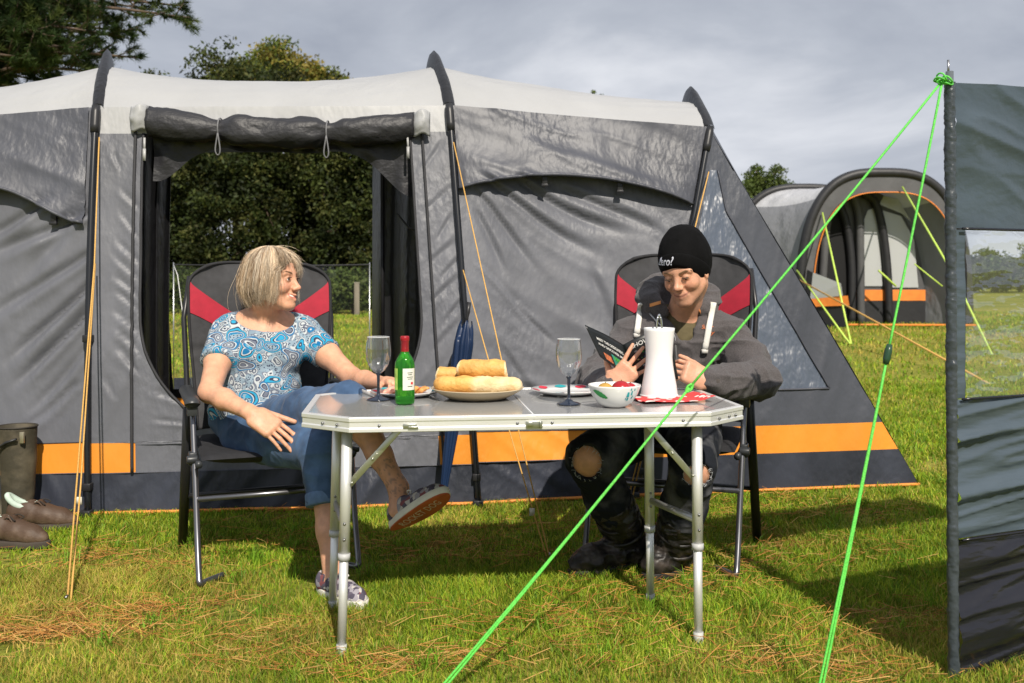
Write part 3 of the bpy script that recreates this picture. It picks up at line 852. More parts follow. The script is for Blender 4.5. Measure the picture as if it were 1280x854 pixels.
ZB0, ZB1 = .200, .345
def rows(a, b, n): return np.linspace(a, b, n)
sec = [(0, 1, -1.15, 3), (1, 2, .9, 5), (2, 3, -.55, 8)]
for (i, j, ang, sd_) in sec:
    nu = 110 if i == 0 else 90
    sb0 = ZB0 / HS[j][2]; sb1 = ZB1 / HS[j][2]
    u = np.linspace(0, 1, nu)[:, None]
    tgrid('wall_skirt', wall_grid(i, j, u, rows(0, sb0, 12)[None], ang=ang, seed=sd_ + 20, amp=.028), T_NAVY)
    if i != 1:
        tgrid('wall_band', wall_grid(i, j, u, rows(sb0, sb1, 10)[None], ang=ang, seed=sd_, amp=.014), T_ORNG)
        tgrid('wall_panel', wall_grid(i, j, u, rows(sb1, 1, 110)[None], ang=ang, seed=sd_, amp=.010 if i == 2 else .012), T_GREY)
    else:
        # doorway section: two jambs, a sill and a lintel round a D-shaped opening
        s0, s1, stp = .165, .47, .93
        def uL(s):
            k = np.clip((s1 - s) / (s1 - s0), 0, 1)
            return .128 + (.5 - .128) * (1 - np.sqrt(np.clip(1 - k * k, 0, 1)))
        def uR(s):
            k = np.clip((s1 - s) / (s1 - s0), 0, 1)
            return .880 - (.880 - .5) * (1 - np.sqrt(np.clip(1 - k * k, 0, 1)))
        # band only beside the poles
        tgrid('wall_band', wall_grid(1, 2, np.linspace(0, .115, 12)[:, None], rows(sb0, sb1, 8)[None], ang=ang, seed=sd_, amp=.006), T_ORNG)
        tgrid('wall_band', wall_grid(1, 2, np.linspace(.905, 1, 12)[:, None], rows(sb0, sb1, 8)[None], ang=ang, seed=sd_, amp=.006), T_ORNG)
        tgrid('wall_sill', wall_grid(1, 2, np.linspace(.115, .905, 80)[:, None], rows(sb0, s0, 4)[None], ang=ang, seed=sd_), T_GREY) if s0 > sb0 else None
        th = 1 - np.linspace(1, 0, 60) ** 1.6
        sv = np.concatenate([s0 + (s1 - s0) * (np.linspace(0, 1, 50) ** 2), np.linspace(s1, stp, 60)[1:]])
        t = np.linspace(0, 1, 26)[:, None]
        lo = np.where(sv < sb1, .115, 0)[None]; hi = np.where(sv < sb1, .905, 1)[None]
        tgrid('wall_panel', wall_grid(1, 2, np.minimum(lo, uL(sv)[None]) + (uL(sv)[None] - np.minimum(lo, uL(sv)[None])) * t, sv[None], ang=1.1, seed=31, amp=.012, sag=.03), T_GREY)
        tgrid('wall_panel', wall_grid(1, 2, uR(sv)[None] + (np.maximum(hi, uR(sv)[None]) - uR(sv)[None]) * t, sv[None], ang=.9, seed=32, amp=.012, sag=.03), T_GREY)
        tgrid('door_lintel', wall_grid(1, 2, u, rows(stp, 1, 8)[None], ang=ang, seed=sd_, amp=.004), T_ROOF)
        # binding round the opening and the two zips
        for fn, nm in ((uL, 'a'), (uR, 'b')):
            pts = wall_grid(1, 2, fn(sv), sv, ang=1.1 if nm == 'a' else .9, seed=31 if nm == 'a' else 32, amp=.012, sag=.03, off=.004)
            b = MB(); b.tube(pts[::2], .007, 6); b.build('door_binding', ZIPM, TENT)
        for uz, seed_, a_ in ((.108, 31, 1.1), (.915, 32, .9)):
            zs = np.linspace(.10, .965, 60)
            pts = wall_grid(1, 2, np.full(60, uz), zs, ang=a_, seed=seed_, amp=.004, sag=.03, off=.012)
            b = MB(); b.tube(pts, .0075, 6); b.build('door_zip', ZIPM, TENT)
        for uz in (.135, .872):
            p = wall_grid(1, 2, np.array([uz]), np.array([.915]), off=.03)[0]
            b = MB(); b.tube([p, p + V(.004, -.01, -.06)], .006, 6); b.box(p + V(.004, -.012, -.085), (.014, .006, .06)); b.build('zip_pull', PULL, TENT)
    # roof front and back, back wall
    tgrid('roof_panel', np.concatenate([roof_grid(i, j, 70, 26, dip=.03 if i == 2 else .105), ], 1), T_ROOF)
    tgrid('roof_panel', roof_grid(i, j, 50, 18, back=True, dip=.03 if i == 2 else .105), T_ROOF, flip=True)
    if i == 1:
        uu = np.linspace(0, 1, 50)[:, None]
        for (a, b2, lo, hi) in ((0, .125, 0, .96), (.855, 1, 0, .96), (.125, .855, 0, .10)):
            tgrid('rear_wall', wall_grid(1, 2, np.linspace(a, b2, 14)[:, None], rows(lo, hi, 60)[None], True, seed=44), T_INN)
        tgrid('rear_wall', wall_grid(1, 2, uu, rows(.96, 1, 4)[None], True, seed=44), T_GREY)
        tgrid('rear_band', wall_grid(1, 2, np.linspace(.125, .855, 40)[:, None], rows(.10, .175, 5)[None], True, seed=44, amp=.006), T_ORNG)
        tgrid('rear_sill', wall_grid(1, 2, np.linspace(.125, .855, 40)[:, None], rows(.175, .205, 4)[None], True, seed=44, amp=.006), T_INN)
        for uz in (.125, .855):
            zs = np.linspace(.18, .96, 30); b = MB(); b.tube(wall_grid(1, 2, np.full(30, uz), zs, True, seed=44, off=.004), .008, 6); b.build('rear_binding', T_BLK, TENT)
    else:
        tgrid('rear_wall', wall_grid(i, j, np.linspace(0, 1, 40)[:, None], rows(0, 1, 40)[None], True, seed=45 + i), T_GREY, flip=True)
    # stitched seams along the band
    for sz in ((sb0, sb1) if i != 1 else (sb0,)):
        b = MB(); b.tube(wall_grid(i, j, np.linspace(0, 1, 70), np.full(70, sz), ang=ang, seed=sd_, amp=.014 if i != 1 else .006, off=.003), .0028, 5); b.build('band_seam', T_FLAP, TENT)
    # orange piping at the foot
    b = MB(); b.tube(wall_grid(i, j, np.linspace(0, 1, 40), np.full(40, .006), ang=ang, seed=sd_ + 20, amp=.028, off=.006), .009, 6); b.build('foot_piping', PIPE, TENT)

# floor
b = MB(); fl = []
for i in (0, 1, 2, 3): fl.append(np.linspace(HB[i] + V(0, .02, .03), hoop_back(i)[1] + V(0, -.02, .03), 6))
b.grid(np.array(fl)); b.build('groundsheet', T_INN, TENT)
# storm flaps over the side windows
def storm_flap(i, j, hem, seed, u0, u1):
    nu = 80; u = np.linspace(u0, u1, nu)[:, None]; hem_s = np.array([hem(a) for a in u[:, 0]])[:, None]
    t = np.linspace(0, 1, 30)[None]
    s = .998 + (hem_s - .998) * t
    bulge = .012 + .075 * np.sin(np.pi * np.clip((u - u0) / (u1 - u0), 0, 1)) ** .6 * t ** 1.5
    A = wall_grid(i, j, u, s, ang=-.35, seed=seed, amp=.016, off=0) + NRM * (bulge + .010)[..., None]
    tgrid('storm_flap', A, T_FLAP)
    e = A[:, -1] ; b = MB(); b.tube(e, .009, 6); b.build('flap_hem', T_FLAP, TENT)
    # inner face of the flap window: dark mesh just under the hem
    s2 = hem_s + .01 + (-.055) * t[:, :8] / t[:, 7]
    Aw = wall_grid(i, j, u[6:-6], s2[6:-6], ang=-.35, seed=seed, amp=.0, off=.019)
    return A
zc = HS[3][2]
FA = storm_flap(0, 1, lambda u: .80 - .10 * smooth((u - .80) / .2) + .02 * smooth((.95 - u) / .6), 51, .02, .985)
FC = storm_flap(2, 3, lambda u: .775 + .055 * math.sin(math.pi * u) ** .8 - .0 * u, 52, .015, .985)
for A, fr in ((FA, (.60, .945)), (FC, (.36, .68))):
    for f_ in fr:
        k = int(f_ * 79); p = A[k, -1] - NRM * .03; b = MB()
        b.box(p + V(0, 0, -.012), (.028, .02, .085)); b.box(p + V(0, -.008, -.05), (.036, .02, .016)); b.build('flap_toggle', DARKP, TENT, bevel=.003)
# window blind seam lines on the side panels
for (i, j, u0, u1, s_) in ((2, 3, .02, .98, .70), (0, 1, .05, .98, .70)):
    uu = np.linspace(u0, u1, 60); b = MB()
# poles on the outside of the hoops
def outer_pole(i):
    s = np.linspace(0, .985, 24); pts = wallpt(i, s) + NRM * .022
    b = MB(); b.tube(pts, .0155, 10); b.build('pole', STEEL_B, TENT)
    s2 = np.linspace(.955, 1.0, 4); rt = roofpt(i, np.linspace(0, .32, 6)) + V(0, -.025, .02)
    q = np.vstack([wallpt(i, np.linspace(.93, 1, 5)) + NRM * .024])
    b = MB(); b.tube(q, [.021, .023, .023, .023, .02], 10); b.build('pole_cap', DARKP, TENT)
    # black sleeve running over the roof, standing up as a fin near the ridge
    t = np.linspace(0, 1, 30); c = np.vstack([roofpt(i, t), roofpt(i, t[::-1], True)[1:]])
    k = np.linspace(-1, 1, len(c)); hgt = .018 + .085 * np.exp(-(k / .36) ** 2); w = .034
    A = np.stack([c + V(-w, 0, -.01), c + V(-w * .55, 0, .0) + np.c_[0 * k, 0 * k, hgt * .8], c + np.c_[0 * k, 0 * k, hgt], c + V(w * .55, 0, 0) + np.c_[0 * k, 0 * k, hgt * .8], c + V(w, 0, -.01)], 1)
    b = MB(); b.grid(A); b.build('roof_sleeve', T_BLK, TENT)
    for z_ in (.42, .07):
        p = wallpt(i, np.array([z_]))[0] + NRM * .02
        b = MB(); b.box(p, (.04, .045, .035)); b.build('pole_clip', DARKP, TENT, bevel=.004)
    # foot web
    b = MB(); b.box(HB[i] + V(.0, -.03, .02), (.05, .05, .03)); b.build('pole_foot', DARKP, TENT, bevel=.005)
for i in (0, 1, 2, 3): outer_pole(i)
# rolled-up door hanging under the lintel
def door_roll():
    n = 90; t = np.linspace(0, 1, n)
    a, b_, c_ = P(186, 152, 4.72), P(350, 177, 4.78), P(518, 158, 4.86)
    cen = np.array([(1 - k) ** 2 * a + 2 * k * (1 - k) * b_ + k * k * c_ for k in t])
    tie = np.minimum(np.abs(t - .27), np.abs(t - .685))
    r = .070 - .024 * np.exp(-(tie / .04) ** 2) + .030 * (fbm(np.stack([t * 9, t * 0, t * 0], -1), 2, 3) - .5)
    m = 28; ang = np.arange(m) * 2 * math.pi / m
    A = np.zeros((n, m, 3))
    for k in range(n):
        rr = r[k] * (1 + .10 * ((ang / 6.283 + t[k] * .6 + .1 * math.sin(t[k] * 20)) % 1.0) + .22 * (vnoise(np.stack([np.full(m, t[k] * 14), np.cos(ang) * 2.2, np.sin(ang) * 2.2], -1), 6) - .5) + .14 * (vnoise(np.stack([np.full(m, t[k] * 30), np.cos(ang) * 4, np.sin(ang) * 4], -1), 7) - .5))
        A[k] = cen[k] + np.stack([0 * ang, np.cos(ang) * rr * .75, np.sin(ang) * rr], -1)
    bb = MB(); bb.grid(A, close_v=True); q = bb.n
    bb.f.append(tuple(range(m))); bb.mi.append(0); bb.f.append(tuple(range((n - 1) * m, n * m))[::-1]); bb.mi.append(0)
    bb.build('rolled_door', T_ROLL, TENT)
    # loose fabric hanging below the roll, deeper at both ends
    dep = .05 + .20 * np.exp(-(t / .13) ** 2) + .27 * np.exp(-((1 - t) / .15) ** 2)
    rows_ = np.linspace(0, 1, 12); B = np.zeros((n, 12, 3))
    for k in range(n):
        for q_ in range(12):
            p = cen[k] + V(0, .05, -r[k] * .6 - dep[k] * rows_[q_]); p[1] += .03 * vnoise(np.array([t[k] * 22, rows_[q_] * 2, 1.0]), 8)
            B[k, q_] = p
    bb = MB(); bb.grid(B); bb.build('door_drape', T_ROLL, TENT)
    for k in (.27, .685):
        i_ = int(k * (n - 1)); p = cen[i_]; rr = r[i_] + .012
        th = np.linspace(0, 2 * math.pi, 20)
        bb = MB(); bb.tube(np.stack([p[0] + 0 * th, p[1] + np.cos(th) * rr * .85, p[2] + np.sin(th) * rr], -1), .004, 6, caps=False)
        bb.tube(catmull([p + V(0, -rr * .8, -rr * .4), p + V(.012, -rr * .8, -rr - .05), p + V(0, -rr * .7, -rr - .075), p + V(-.012, -rr * .8, -rr - .05), p + V(0, -rr * .8, -rr * .4)], 5), .004, 5)
        bb.build('door_tie', mat('tie_tape', (.16, .16, .17), .6), TENT)
    for k, sgn in ((0, -1), (n - 1, 1)):
        p = cen[k] + V(sgn * .040, -.035, .012)
        q_ = np.linspace(-1, 1, 12); tab = np.array([[p + V(a * .042, -.03 * (1 - a * a) + .014 * (vnoise(np.array([a * 2.5, c * 2.5, sgn * 3.]), 4) - .5) + .02 * abs(c), c * .062 + .008 * math.sin(a * 3 + k)) for c in q_] for a in q_])
        bb = MB(); bb.grid(tab); bb.build('door_end_tab', T_ROOF, TENT, solid=.004)
door_roll()
# black curtains tied back just inside the doorway
def curtain(px0, px1, Y0, Y1, seed):
    n = 40; m = 40; A = np.zeros((n, m, 3))
    for i_, k in enumerate(np.linspace(0, 1, n)):
        for j_, q in enumerate(np.linspace(0, 1, m)):
            Y = lerp(Y0, Y1, k); p = P(lerp(px0, px1, k), 350, Y); z = lerp(.05, 1.95, q)
            p[2] = z; p[1] += .035 * math.sin(k * 15 + seed + .6 * math.sin(q * 4)) + .02 * vnoise(np.array([k * 5, q * 3, seed]), 4)
            A[i_, j_] = p
    b = MB(); b.grid(A); b.build('door_curtain', T_BLK, TENT)
curtain(174, 213, 4.75, 5.0, 1.0)
curtain(464, 540, 5.6, 4.95, 2.0)
b = MB(); b.tube(catmull([P(497, 268, 5.1), P(512, 285, 5.0), P(528, 288, 4.92)], 6), .006, 5); b.build('curtain_tie', T_BLK, TENT)
b = MB(); b.tube(np.array([P(478, 190, 5.35), P(478, 492, 5.35)]), .012, 8); b.build('curtain_rod', T_BLK, TENT)
# sloping end on the right: triangular front panel with a clear window, and the end face
C1 = P(1150, 608, 5.08); C1[2] = 0.0
C2 = C1 + V(-.30, 1.75, 0)
def endfront(u, s):
    u, s = np.broadcast_arrays(np.asarray(u, float), np.asarray(s, float))
    a = wallpt(3, s); b = C1 + (HS[3] - C1) * s[..., None]
    p = a + (b - a) * u[..., None]
    w = np.linalg.norm(b - a, axis=-1)
    d = .010 * (folds(p[..., 0], p[..., 2], 1.3, 61, 6, .9) - .4) * np.clip(w * 2, 0, 1) - .02 * np.sin(np.pi * u) * np.clip(w, 0, 1)
    return p + V(-.10, -.97, .2) * d[..., None]
uu = np.linspace(0, 1, 60)[:, None]; sb0, sb1, sw0, sw1 = ZB0 / HS[3][2], ZB1 / HS[3][2], .275, .88
tgrid('end_skirt', endfront(uu, rows(0, sb0, 12)[None]), T_NAVY)
tgrid('end_band', endfront(uu, rows(sb0, sb1, 8)[None]), T_ORNG)
tgrid('end_panel', endfront(uu, rows(sb1, sw0, 16)[None]), T_END)
tgrid('end_panel', endfront(uu[::3], rows(sw1, 1, 10)[None]), T_END)
sv = rows(sw0, sw1, 60)[None]; wv = np.linalg.norm(wallpt(3, sv[0]) - (C1 + (HS[3] - C1) * sv[0][:, None]), axis=-1)[None]
ul = np.clip(.05 / wv, 0, .45); ur = 1 - np.clip(.19 / wv, 0, .5); t = np.linspace(0, 1, 30)[:, None]
tgrid('end_panel', endfront(ul * t, sv), T_END); tgrid('end_panel', endfront(ur + (1 - ur) * t, sv), T_END)
def clear_mat(name, tint=(.8, .86, .95), haze=.25, gloss=.22, rough=.12, bump=.01, bs=9, hazecol=(.55, .62, .72), stretch=(1, 1, .5)):
    m = bpy.data.materials.new(name); m.use_nodes = True; t = m.node_tree; t.nodes.clear(); N = t.nodes.new; Lk = t.links.new
    out = N('ShaderNodeOutputMaterial'); tr = N('ShaderNodeBsdfTransparent'); tr.inputs[0].default_value = (*tint, 1)
    gl = N('ShaderNodeBsdfGlossy'); gl.inputs['Roughness'].default_value = rough; df = N('ShaderNodeBsdfDiffuse'); df.inputs[0].default_value = (*hazecol, 1)
    tcn = N('ShaderNodeTexCoord'); mpn = N('ShaderNodeMapping'); mpn.inputs['Scale'].default_value = stretch
    nz = N('ShaderNodeTexNoise'); nz.inputs['Scale'].default_value = bs; nz.inputs['Detail'].default_value = 3
    bn = N('ShaderNodeBump'); bn.inputs['Distance'].default_value = bump
    Lk(tcn.outputs['Object'], mpn.inputs[0]); Lk(mpn.outputs[0], nz.inputs['Vector']); Lk(nz.outputs['Fac'], bn.inputs['Height']); Lk(bn.outputs[0], gl.inputs['Normal'])
    a = N('ShaderNodeMixShader'); a.inputs[0].default_value = haze; b = N('ShaderNodeMixShader'); b.inputs[0].default_value = gloss
    Lk(tr.outputs[0], a.inputs[1]); Lk(df.outputs[0], a.inputs[2]); Lk(a.outputs[0], b.inputs[1]); Lk(gl.outputs[0], b.inputs[2]); Lk(b.outputs[0], out.inputs[0])
    return m
TWIN = clear_mat('tent_window', tint=(.35, .40, .48), haze=.72, gloss=.08, rough=.42, bump=.05, bs=10, hazecol=(.118, .145, .20))
tgrid('end_window', endfront(ul + (ur - ul) * t, sv), TWIN)
b = MB(); b.tube(endfront((ur[0] * 1.0), sv[0]) + NRM * .004, .006, 5); b.tube(endfront(np.linspace(ul[0, 0], ur[0, 0], 20), np.full(20, sw0)) + NRM * .004, .006, 5); b.build('window_seam', T_FLAP, TENT)
b = MB(); b.tube(endfront(np.linspace(0, 1, 30), np.full(30, .006)) + NRM * .008, .009, 6); b.build('foot_piping', PIPE, TENT)
arc = np.vstack([roofpt(3, np.linspace(0, 1, 14)), roofpt(3, np.linspace(1, 0, 14), True)[1:]])
grd = np.array([lerp(C1, C2, k) for k in np.linspace(0, 1, len(arc))])
E_ = np.array([[lerp(arc[k], grd[k], q) + V(.02, 0, -.02) * 4 * q * (1 - q) for q in np.linspace(0, 1, 30)] for k in range(len(arc))])
tgrid('end_face', E_, T_END)
SB, BB = hoop_back(3)
tgrid('end_rear', np.array([[lerp(lerp(BB, SB, s_), lerp(C2, SB, s_), u_) for s_ in np.linspace(0, 1, 20)] for u_ in np.linspace(0, 1, 10)]), T_GREY)
A0 = np.vstack([wallpt(0, np.linspace(0, 1, 12)), roofpt(0, np.linspace(0, 1, 8)), roofpt(0, np.linspace(1, 0, 8), True), wallpt(0, np.linspace(1, 0, 12), True)])
mid0 = V(A0[:, 0].mean(), A0[:, 1].mean(), .9)
tgrid('end_face', np.array([[p, lerp(p, mid0 + V(-.25, 0, 0), .5), mid0 + V(-.3, 0, 0)] for p in A0]), T_GREY)
# guy ropes and pegs
def rope(name, pts, r, m, parent, n=6):
    b = MB(); b.tube(np.array(pts), r, n); return b.build(name, m, parent)
def gp(px, py):
    Y = F * CH / (py - HZ); return V((px - 640) * Y / F, Y, 0.0)
PEG = mat('peg_steel', (.35, .35, .36), .35, metal=1)
k1 = P(97, 628, 3.95)
rope('guy_rope', [P(124, 172, 4.66), P(118, 330, 4.35), gp(84, 757) + V(0, 0, .015)], .0034, ROPE_O, TENT)
rope('guy_rope', [P(119, 330, 4.5), P(101, 605, 3.75), gp(84, 757) + V(.012, 0, .015)], .0034, ROPE_O, TENT)
rope('guy_rope', [P(567, 178, 4.84), P(628, 455, 4.2), gp(687, 702) + V(0, 0, .015)], .0032, ROPE_O, TENT)
rope('guy_rope', [P(579, 338, 4.66), P(612, 455, 4.35), gp(683, 700) + V(0, 0, .015)], .0032, ROPE_O, TENT)
rope('guy_rope', [P(886, 215, 5.02), gp(770, 690) + V(0, 0, .015)], .0034, ROPE_O, TENT)
rope('guy_rope', [P(868, 285, 4.9), gp(776, 690) + V(0, 0, .015)], .0034, ROPE_O, TENT)
for g in (gp(84, 757), gp(687, 702), gp(770, 690)):
    b = MB(); b.tube([g + V(0, .03, -.05), g + V(0, -.0, .035), g + V(0, -.012, .03)], .004, 6); b.build('tent_peg', PEG, TENT)
b = MB(); b.box(P(665, 640, 3.86), (.022, .006, .03)); b.build('rope_runner', mat('runner', (.7, .66, .55), .5), TENT)
b = MB(); b.box(P(99, 626, 3.78), (.022, .006, .03)); b.build('rope_runner', MATS['runner'], TENT)

# ================================================================== CLEAR WINDBREAK BEHIND THE TENT
WB = P(340, 350, 8.0); WB[2] = 0.03
WR = thing('rear_windbreak', 'low clear windbreak standing on the grass behind the doorway', 'windbreak', WB)
x0, x1 = P(217, 350, 8.0)[0], P(462, 350, 8.0)[0]
zt = P(0, 331, 8.0)[2]
ALUP = mat('alu_pole', (.62, .62, .6), .35, metal=1, var=.06)
for x in (x0, x1):
    b = MB(); b.tube([V(x, 8.0, 0), V(x, 8.0, zt + .02)], .005, 8); b.build('pole', ALUP, WR)
b = MB(); b.tube([V(x0, 8, zt), V((x0 + x1) / 2, 8, zt - .012), V(x1, 8, zt)], .006, 8); b.build('top_hem', ZIPM, WR)
b = MB(); b.grid(np.array([[V(lerp(x0, x1, a), 8.0 + .02 * math.sin(9 * a), lerp(.28, zt - .01, q)) for q in np.linspace(0, 1, 8)] for a in np.linspace(0, 1, 30)]))
b.build('clear_panel', clear_mat('rear_clear', tint=(.97, .98, .97), haze=.012, gloss=.03, rough=.05, bump=.002), WR)
b = MB(); b.grid(np.array([[V(lerp(x0, x1, a), 8.0 + .02 * math.sin(9 * a), lerp(.02, .28, q)) for q in np.linspace(0, 1, 5)] for a in np.linspace(0, 1, 30)])); b.build('skirt', T_NAVY, WR)
b = MB(); b.tube([V(x0, 8, zt), V(x0 + .14, 7.7, zt - .09), V(x0 + .5, 7.1, .03)], .003, 5); b.build('guy_rope', mat('rope_white', (.75, .75, .72), .8), WR)

# ================================================================== WINDBREAK ON THE RIGHT
W_T = mat('windbreak_top', (.050, .070, .088), rough=.33, var=.12, vs=4, bump=.004, bs=14, bump2=.012, bs2=5, stretch=(1, 1, 1.6), spec=.6)
W_M = mat('windbreak_mid', (.062, .084, .106), rough=.33, var=.12, vs=4, bump=.004, bs=14, bump2=.012, bs2=5, stretch=(.6, .6, 2.5), spec=.6)
W_B = mat('windbreak_low', (.012, .012, .017), rough=.24, var=.12, vs=4, bump=.004, bs=14, bump2=.012, bs2=5, stretch=(.6, .6, 2.5), spec=.6)
WY = 2.62
w0t, w0b = P(1187, 103, WY), P(1192, 852, WY)
wdir = unit(V(.27, .11, 0))
WRT = thing('windbreak', 'tall nylon windbreak with clear window at the right picture edge', 'windbreak', (w0b[0], w0b[1], 0))
NB = np.cross(wdir, V(0, 0, 1)); NB = unit(NB)
def zpx(py): return CH - (py - HZ) * WY / F
L1 = 1.35
def wpanel(name, z0, z1, m, amp, seed, fl=1.0, u0=.006, u1=None):
    n, k = 110, 60; u1 = L1 if u1 is None else u1
    u = np.linspace(u0, u1, n)[:, None]; s = np.linspace(0, 1, k)[None]
    z = z0 + (z1 - z0) * s + 0 * u
    z = z + (.012 * np.sin(u * 4)) * (s if z1 > 1.5 else 0)
    hf = (folds(u * np.ones_like(s), z, -.35, seed, 5, 1.6) if z1 > 1.5 else folds(u * np.ones_like(s), z, .12, seed, 13, 1.3)) - .4
    q = V(w0b[0], w0b[1], 0) + u[..., None] * wdir + V(0, 0, 1) * z[..., None] + NB * (amp * hf + .02 * (fbm(np.stack([u * 2 + 0 * s, z * 3, 0 * z], -1), 2, seed) - .5))[..., None]
    q[..., 0] += (w0t[0] - w0b[0]) * z / w0t[2]
    b = MB(); b.grid(q); return b.build(name, m, WRT)
wpanel('upper_panel', zpx(285), zpx(103), W_T, .020, 71)
wpanel('middle_panel', zpx(675), zpx(500), W_M, .028, 72)
wpanel('lower_panel', zpx(846), zpx(675), W_B, .034, 73)
WCL = clear_mat('windbreak_clear', tint=(.95, .97, .96), haze=.06, gloss=.20, rough=.06, bump=.03, bs=6, hazecol=(.6, .66, .66), stretch=(1, 1, 2))
wpanel('clear_window', zpx(499), zpx(287), WCL, .010, 74, u0=.05)
wpanel('window_margin', zpx(499), zpx(287), W_M, .004, 75, u0=.006, u1=.052)
for py in (286, 499, 675):
    b = MB(); b.tube([V(w0b[0], w0b[1], 0) + wdir * a + V(0, 0, zpx(py)) + NB * .012 for a in np.linspace(.02, L1, 30)], .004, 5); b.build('seam', W_B, WRT)
# ruched sleeve round the pole
n = 420; zz = np.linspace(zpx(850), zpx(103), n); base = V(w0b[0], w0b[1], 0); topx = w0t[0] - w0b[0]
k = (zz - zz[0]) / (zz[-1] - zz[0])
cen = np.stack([base[0] + topx * k, base[1] + 0 * k, zz], -1)
A = np.zeros((n, 16, 3)); an = np.arange(16) * 2 * math.pi / 16
for i_ in range(n):
    rr = .0112 + .0045 * vnoise(np.stack([np.full(16, zz[i_] * 60) + np.sin(an) * 1.6, np.cos(an) * 1.2, np.sin(an) * 1.2], -1), 5) + .0025 * vnoise(np.stack([np.full(16, zz[i_] * 150), np.cos(an) * 2, np.sin(an) * 2], -1), 6)
    A[i_] = cen[i_] + np.stack([np.cos(an) * rr, np.sin(an) * rr, 0 * an], -1)
b = MB(); b.grid(A, close_v=True, flip=True); b.build('pole_sleeve', mat('sleeve', (.045, .055, .066), .34, spec=.6, bump=.003, bs=60), WRT)
b = MB(); b.tube([base + V(0, 0, -.04), w0t + V(0, 0, .03)], .0105, 10); b.build('pole', mat('pole_grey', (.10, .115, .13), .35), WRT)
b = MB(); b.tube([w0t + V(-.003, 0, .02), w0t + V(-.004, 0, .062)], .0032, 8); b.build('pole_spike', PEG, WRT)
e0 = base + wdir * L1
b = MB(); b.tube([e0 + V(0, 0, -.04), e0 + V(0, 0, 1.67)], .018, 10); b.build('pole', MATS['pole_grey'], WRT)
GREEN = mat('rope_green', (.13, .62, .09), .7, var=.30, vs=260)
k0 = P(1178, 101, WY - .01)
b = MB()
for q in range(7):
    a = RNG.normal(0, 1, 3) * .010; th = np.linspace(0, 2 * math.pi, 14); R_ = frame(RNG.normal(0, .5, 3) + V(0, 0, 2))
    b.tube((np.stack([np.cos(th) * .015, np.sin(th) * .015, .003 * np.sin(2 * th)], -1) @ R_.T) + k0 + a * .6 + V(.006, 0, 0), .0024, 6, caps=False)
b.build('rope_knot', GREEN, WRT)
def green_guy(end, t_sl, r):
    d = unit(end - k0); s = unit(np.cross(d, V(0, 1, 0)))
    m = lerp(k0, end, t_sl)
    def sagged(a, c, n=12, dip=.006): return [lerp(a, c, q) - V(0, 0, dip * 4 * q * (1 - q)) for q in np.linspace(0, 1, n)]
    rope('guy_rope', sagged(k0, m), r, GREEN, WRT)
    rope('guy_rope', sagged(m, end + s * .004), r, GREEN, WRT); rope('guy_rope', sagged(m, end - s * .006, dip=.010), r, GREEN, WRT)
    return m, d, s
ga = gp(528, 890); gb = gp(1020, 890)
m, d, s = green_guy(ga, .505, .0034)
b = MB(); b.tube(catmull([m - d * .018, m + s * .007, m + d * .014, m - s * .006, m - d * .012, m + s * .005 + d * .008], 5), .0030, 6); b.build('rope_knot', GREEN, WRT)
m, d, s = green_guy(gb, .452, .0034)
b = MB(); b.tube([m - d * .028, m - d * .012, m + d * .012, m + d * .026], [.007, .010, .010, .007], 10); b.build('rope_slider', mat('slider', (.02, .06, .03), .3), WRT)
for g in (ga, gb):
    b = MB(); b.tube([g + V(0, .0, -.05), g + V(0, 0, .03), g + V(.0, -.012, .028)], .004, 6); b.build('tent_peg', PEG, WRT)

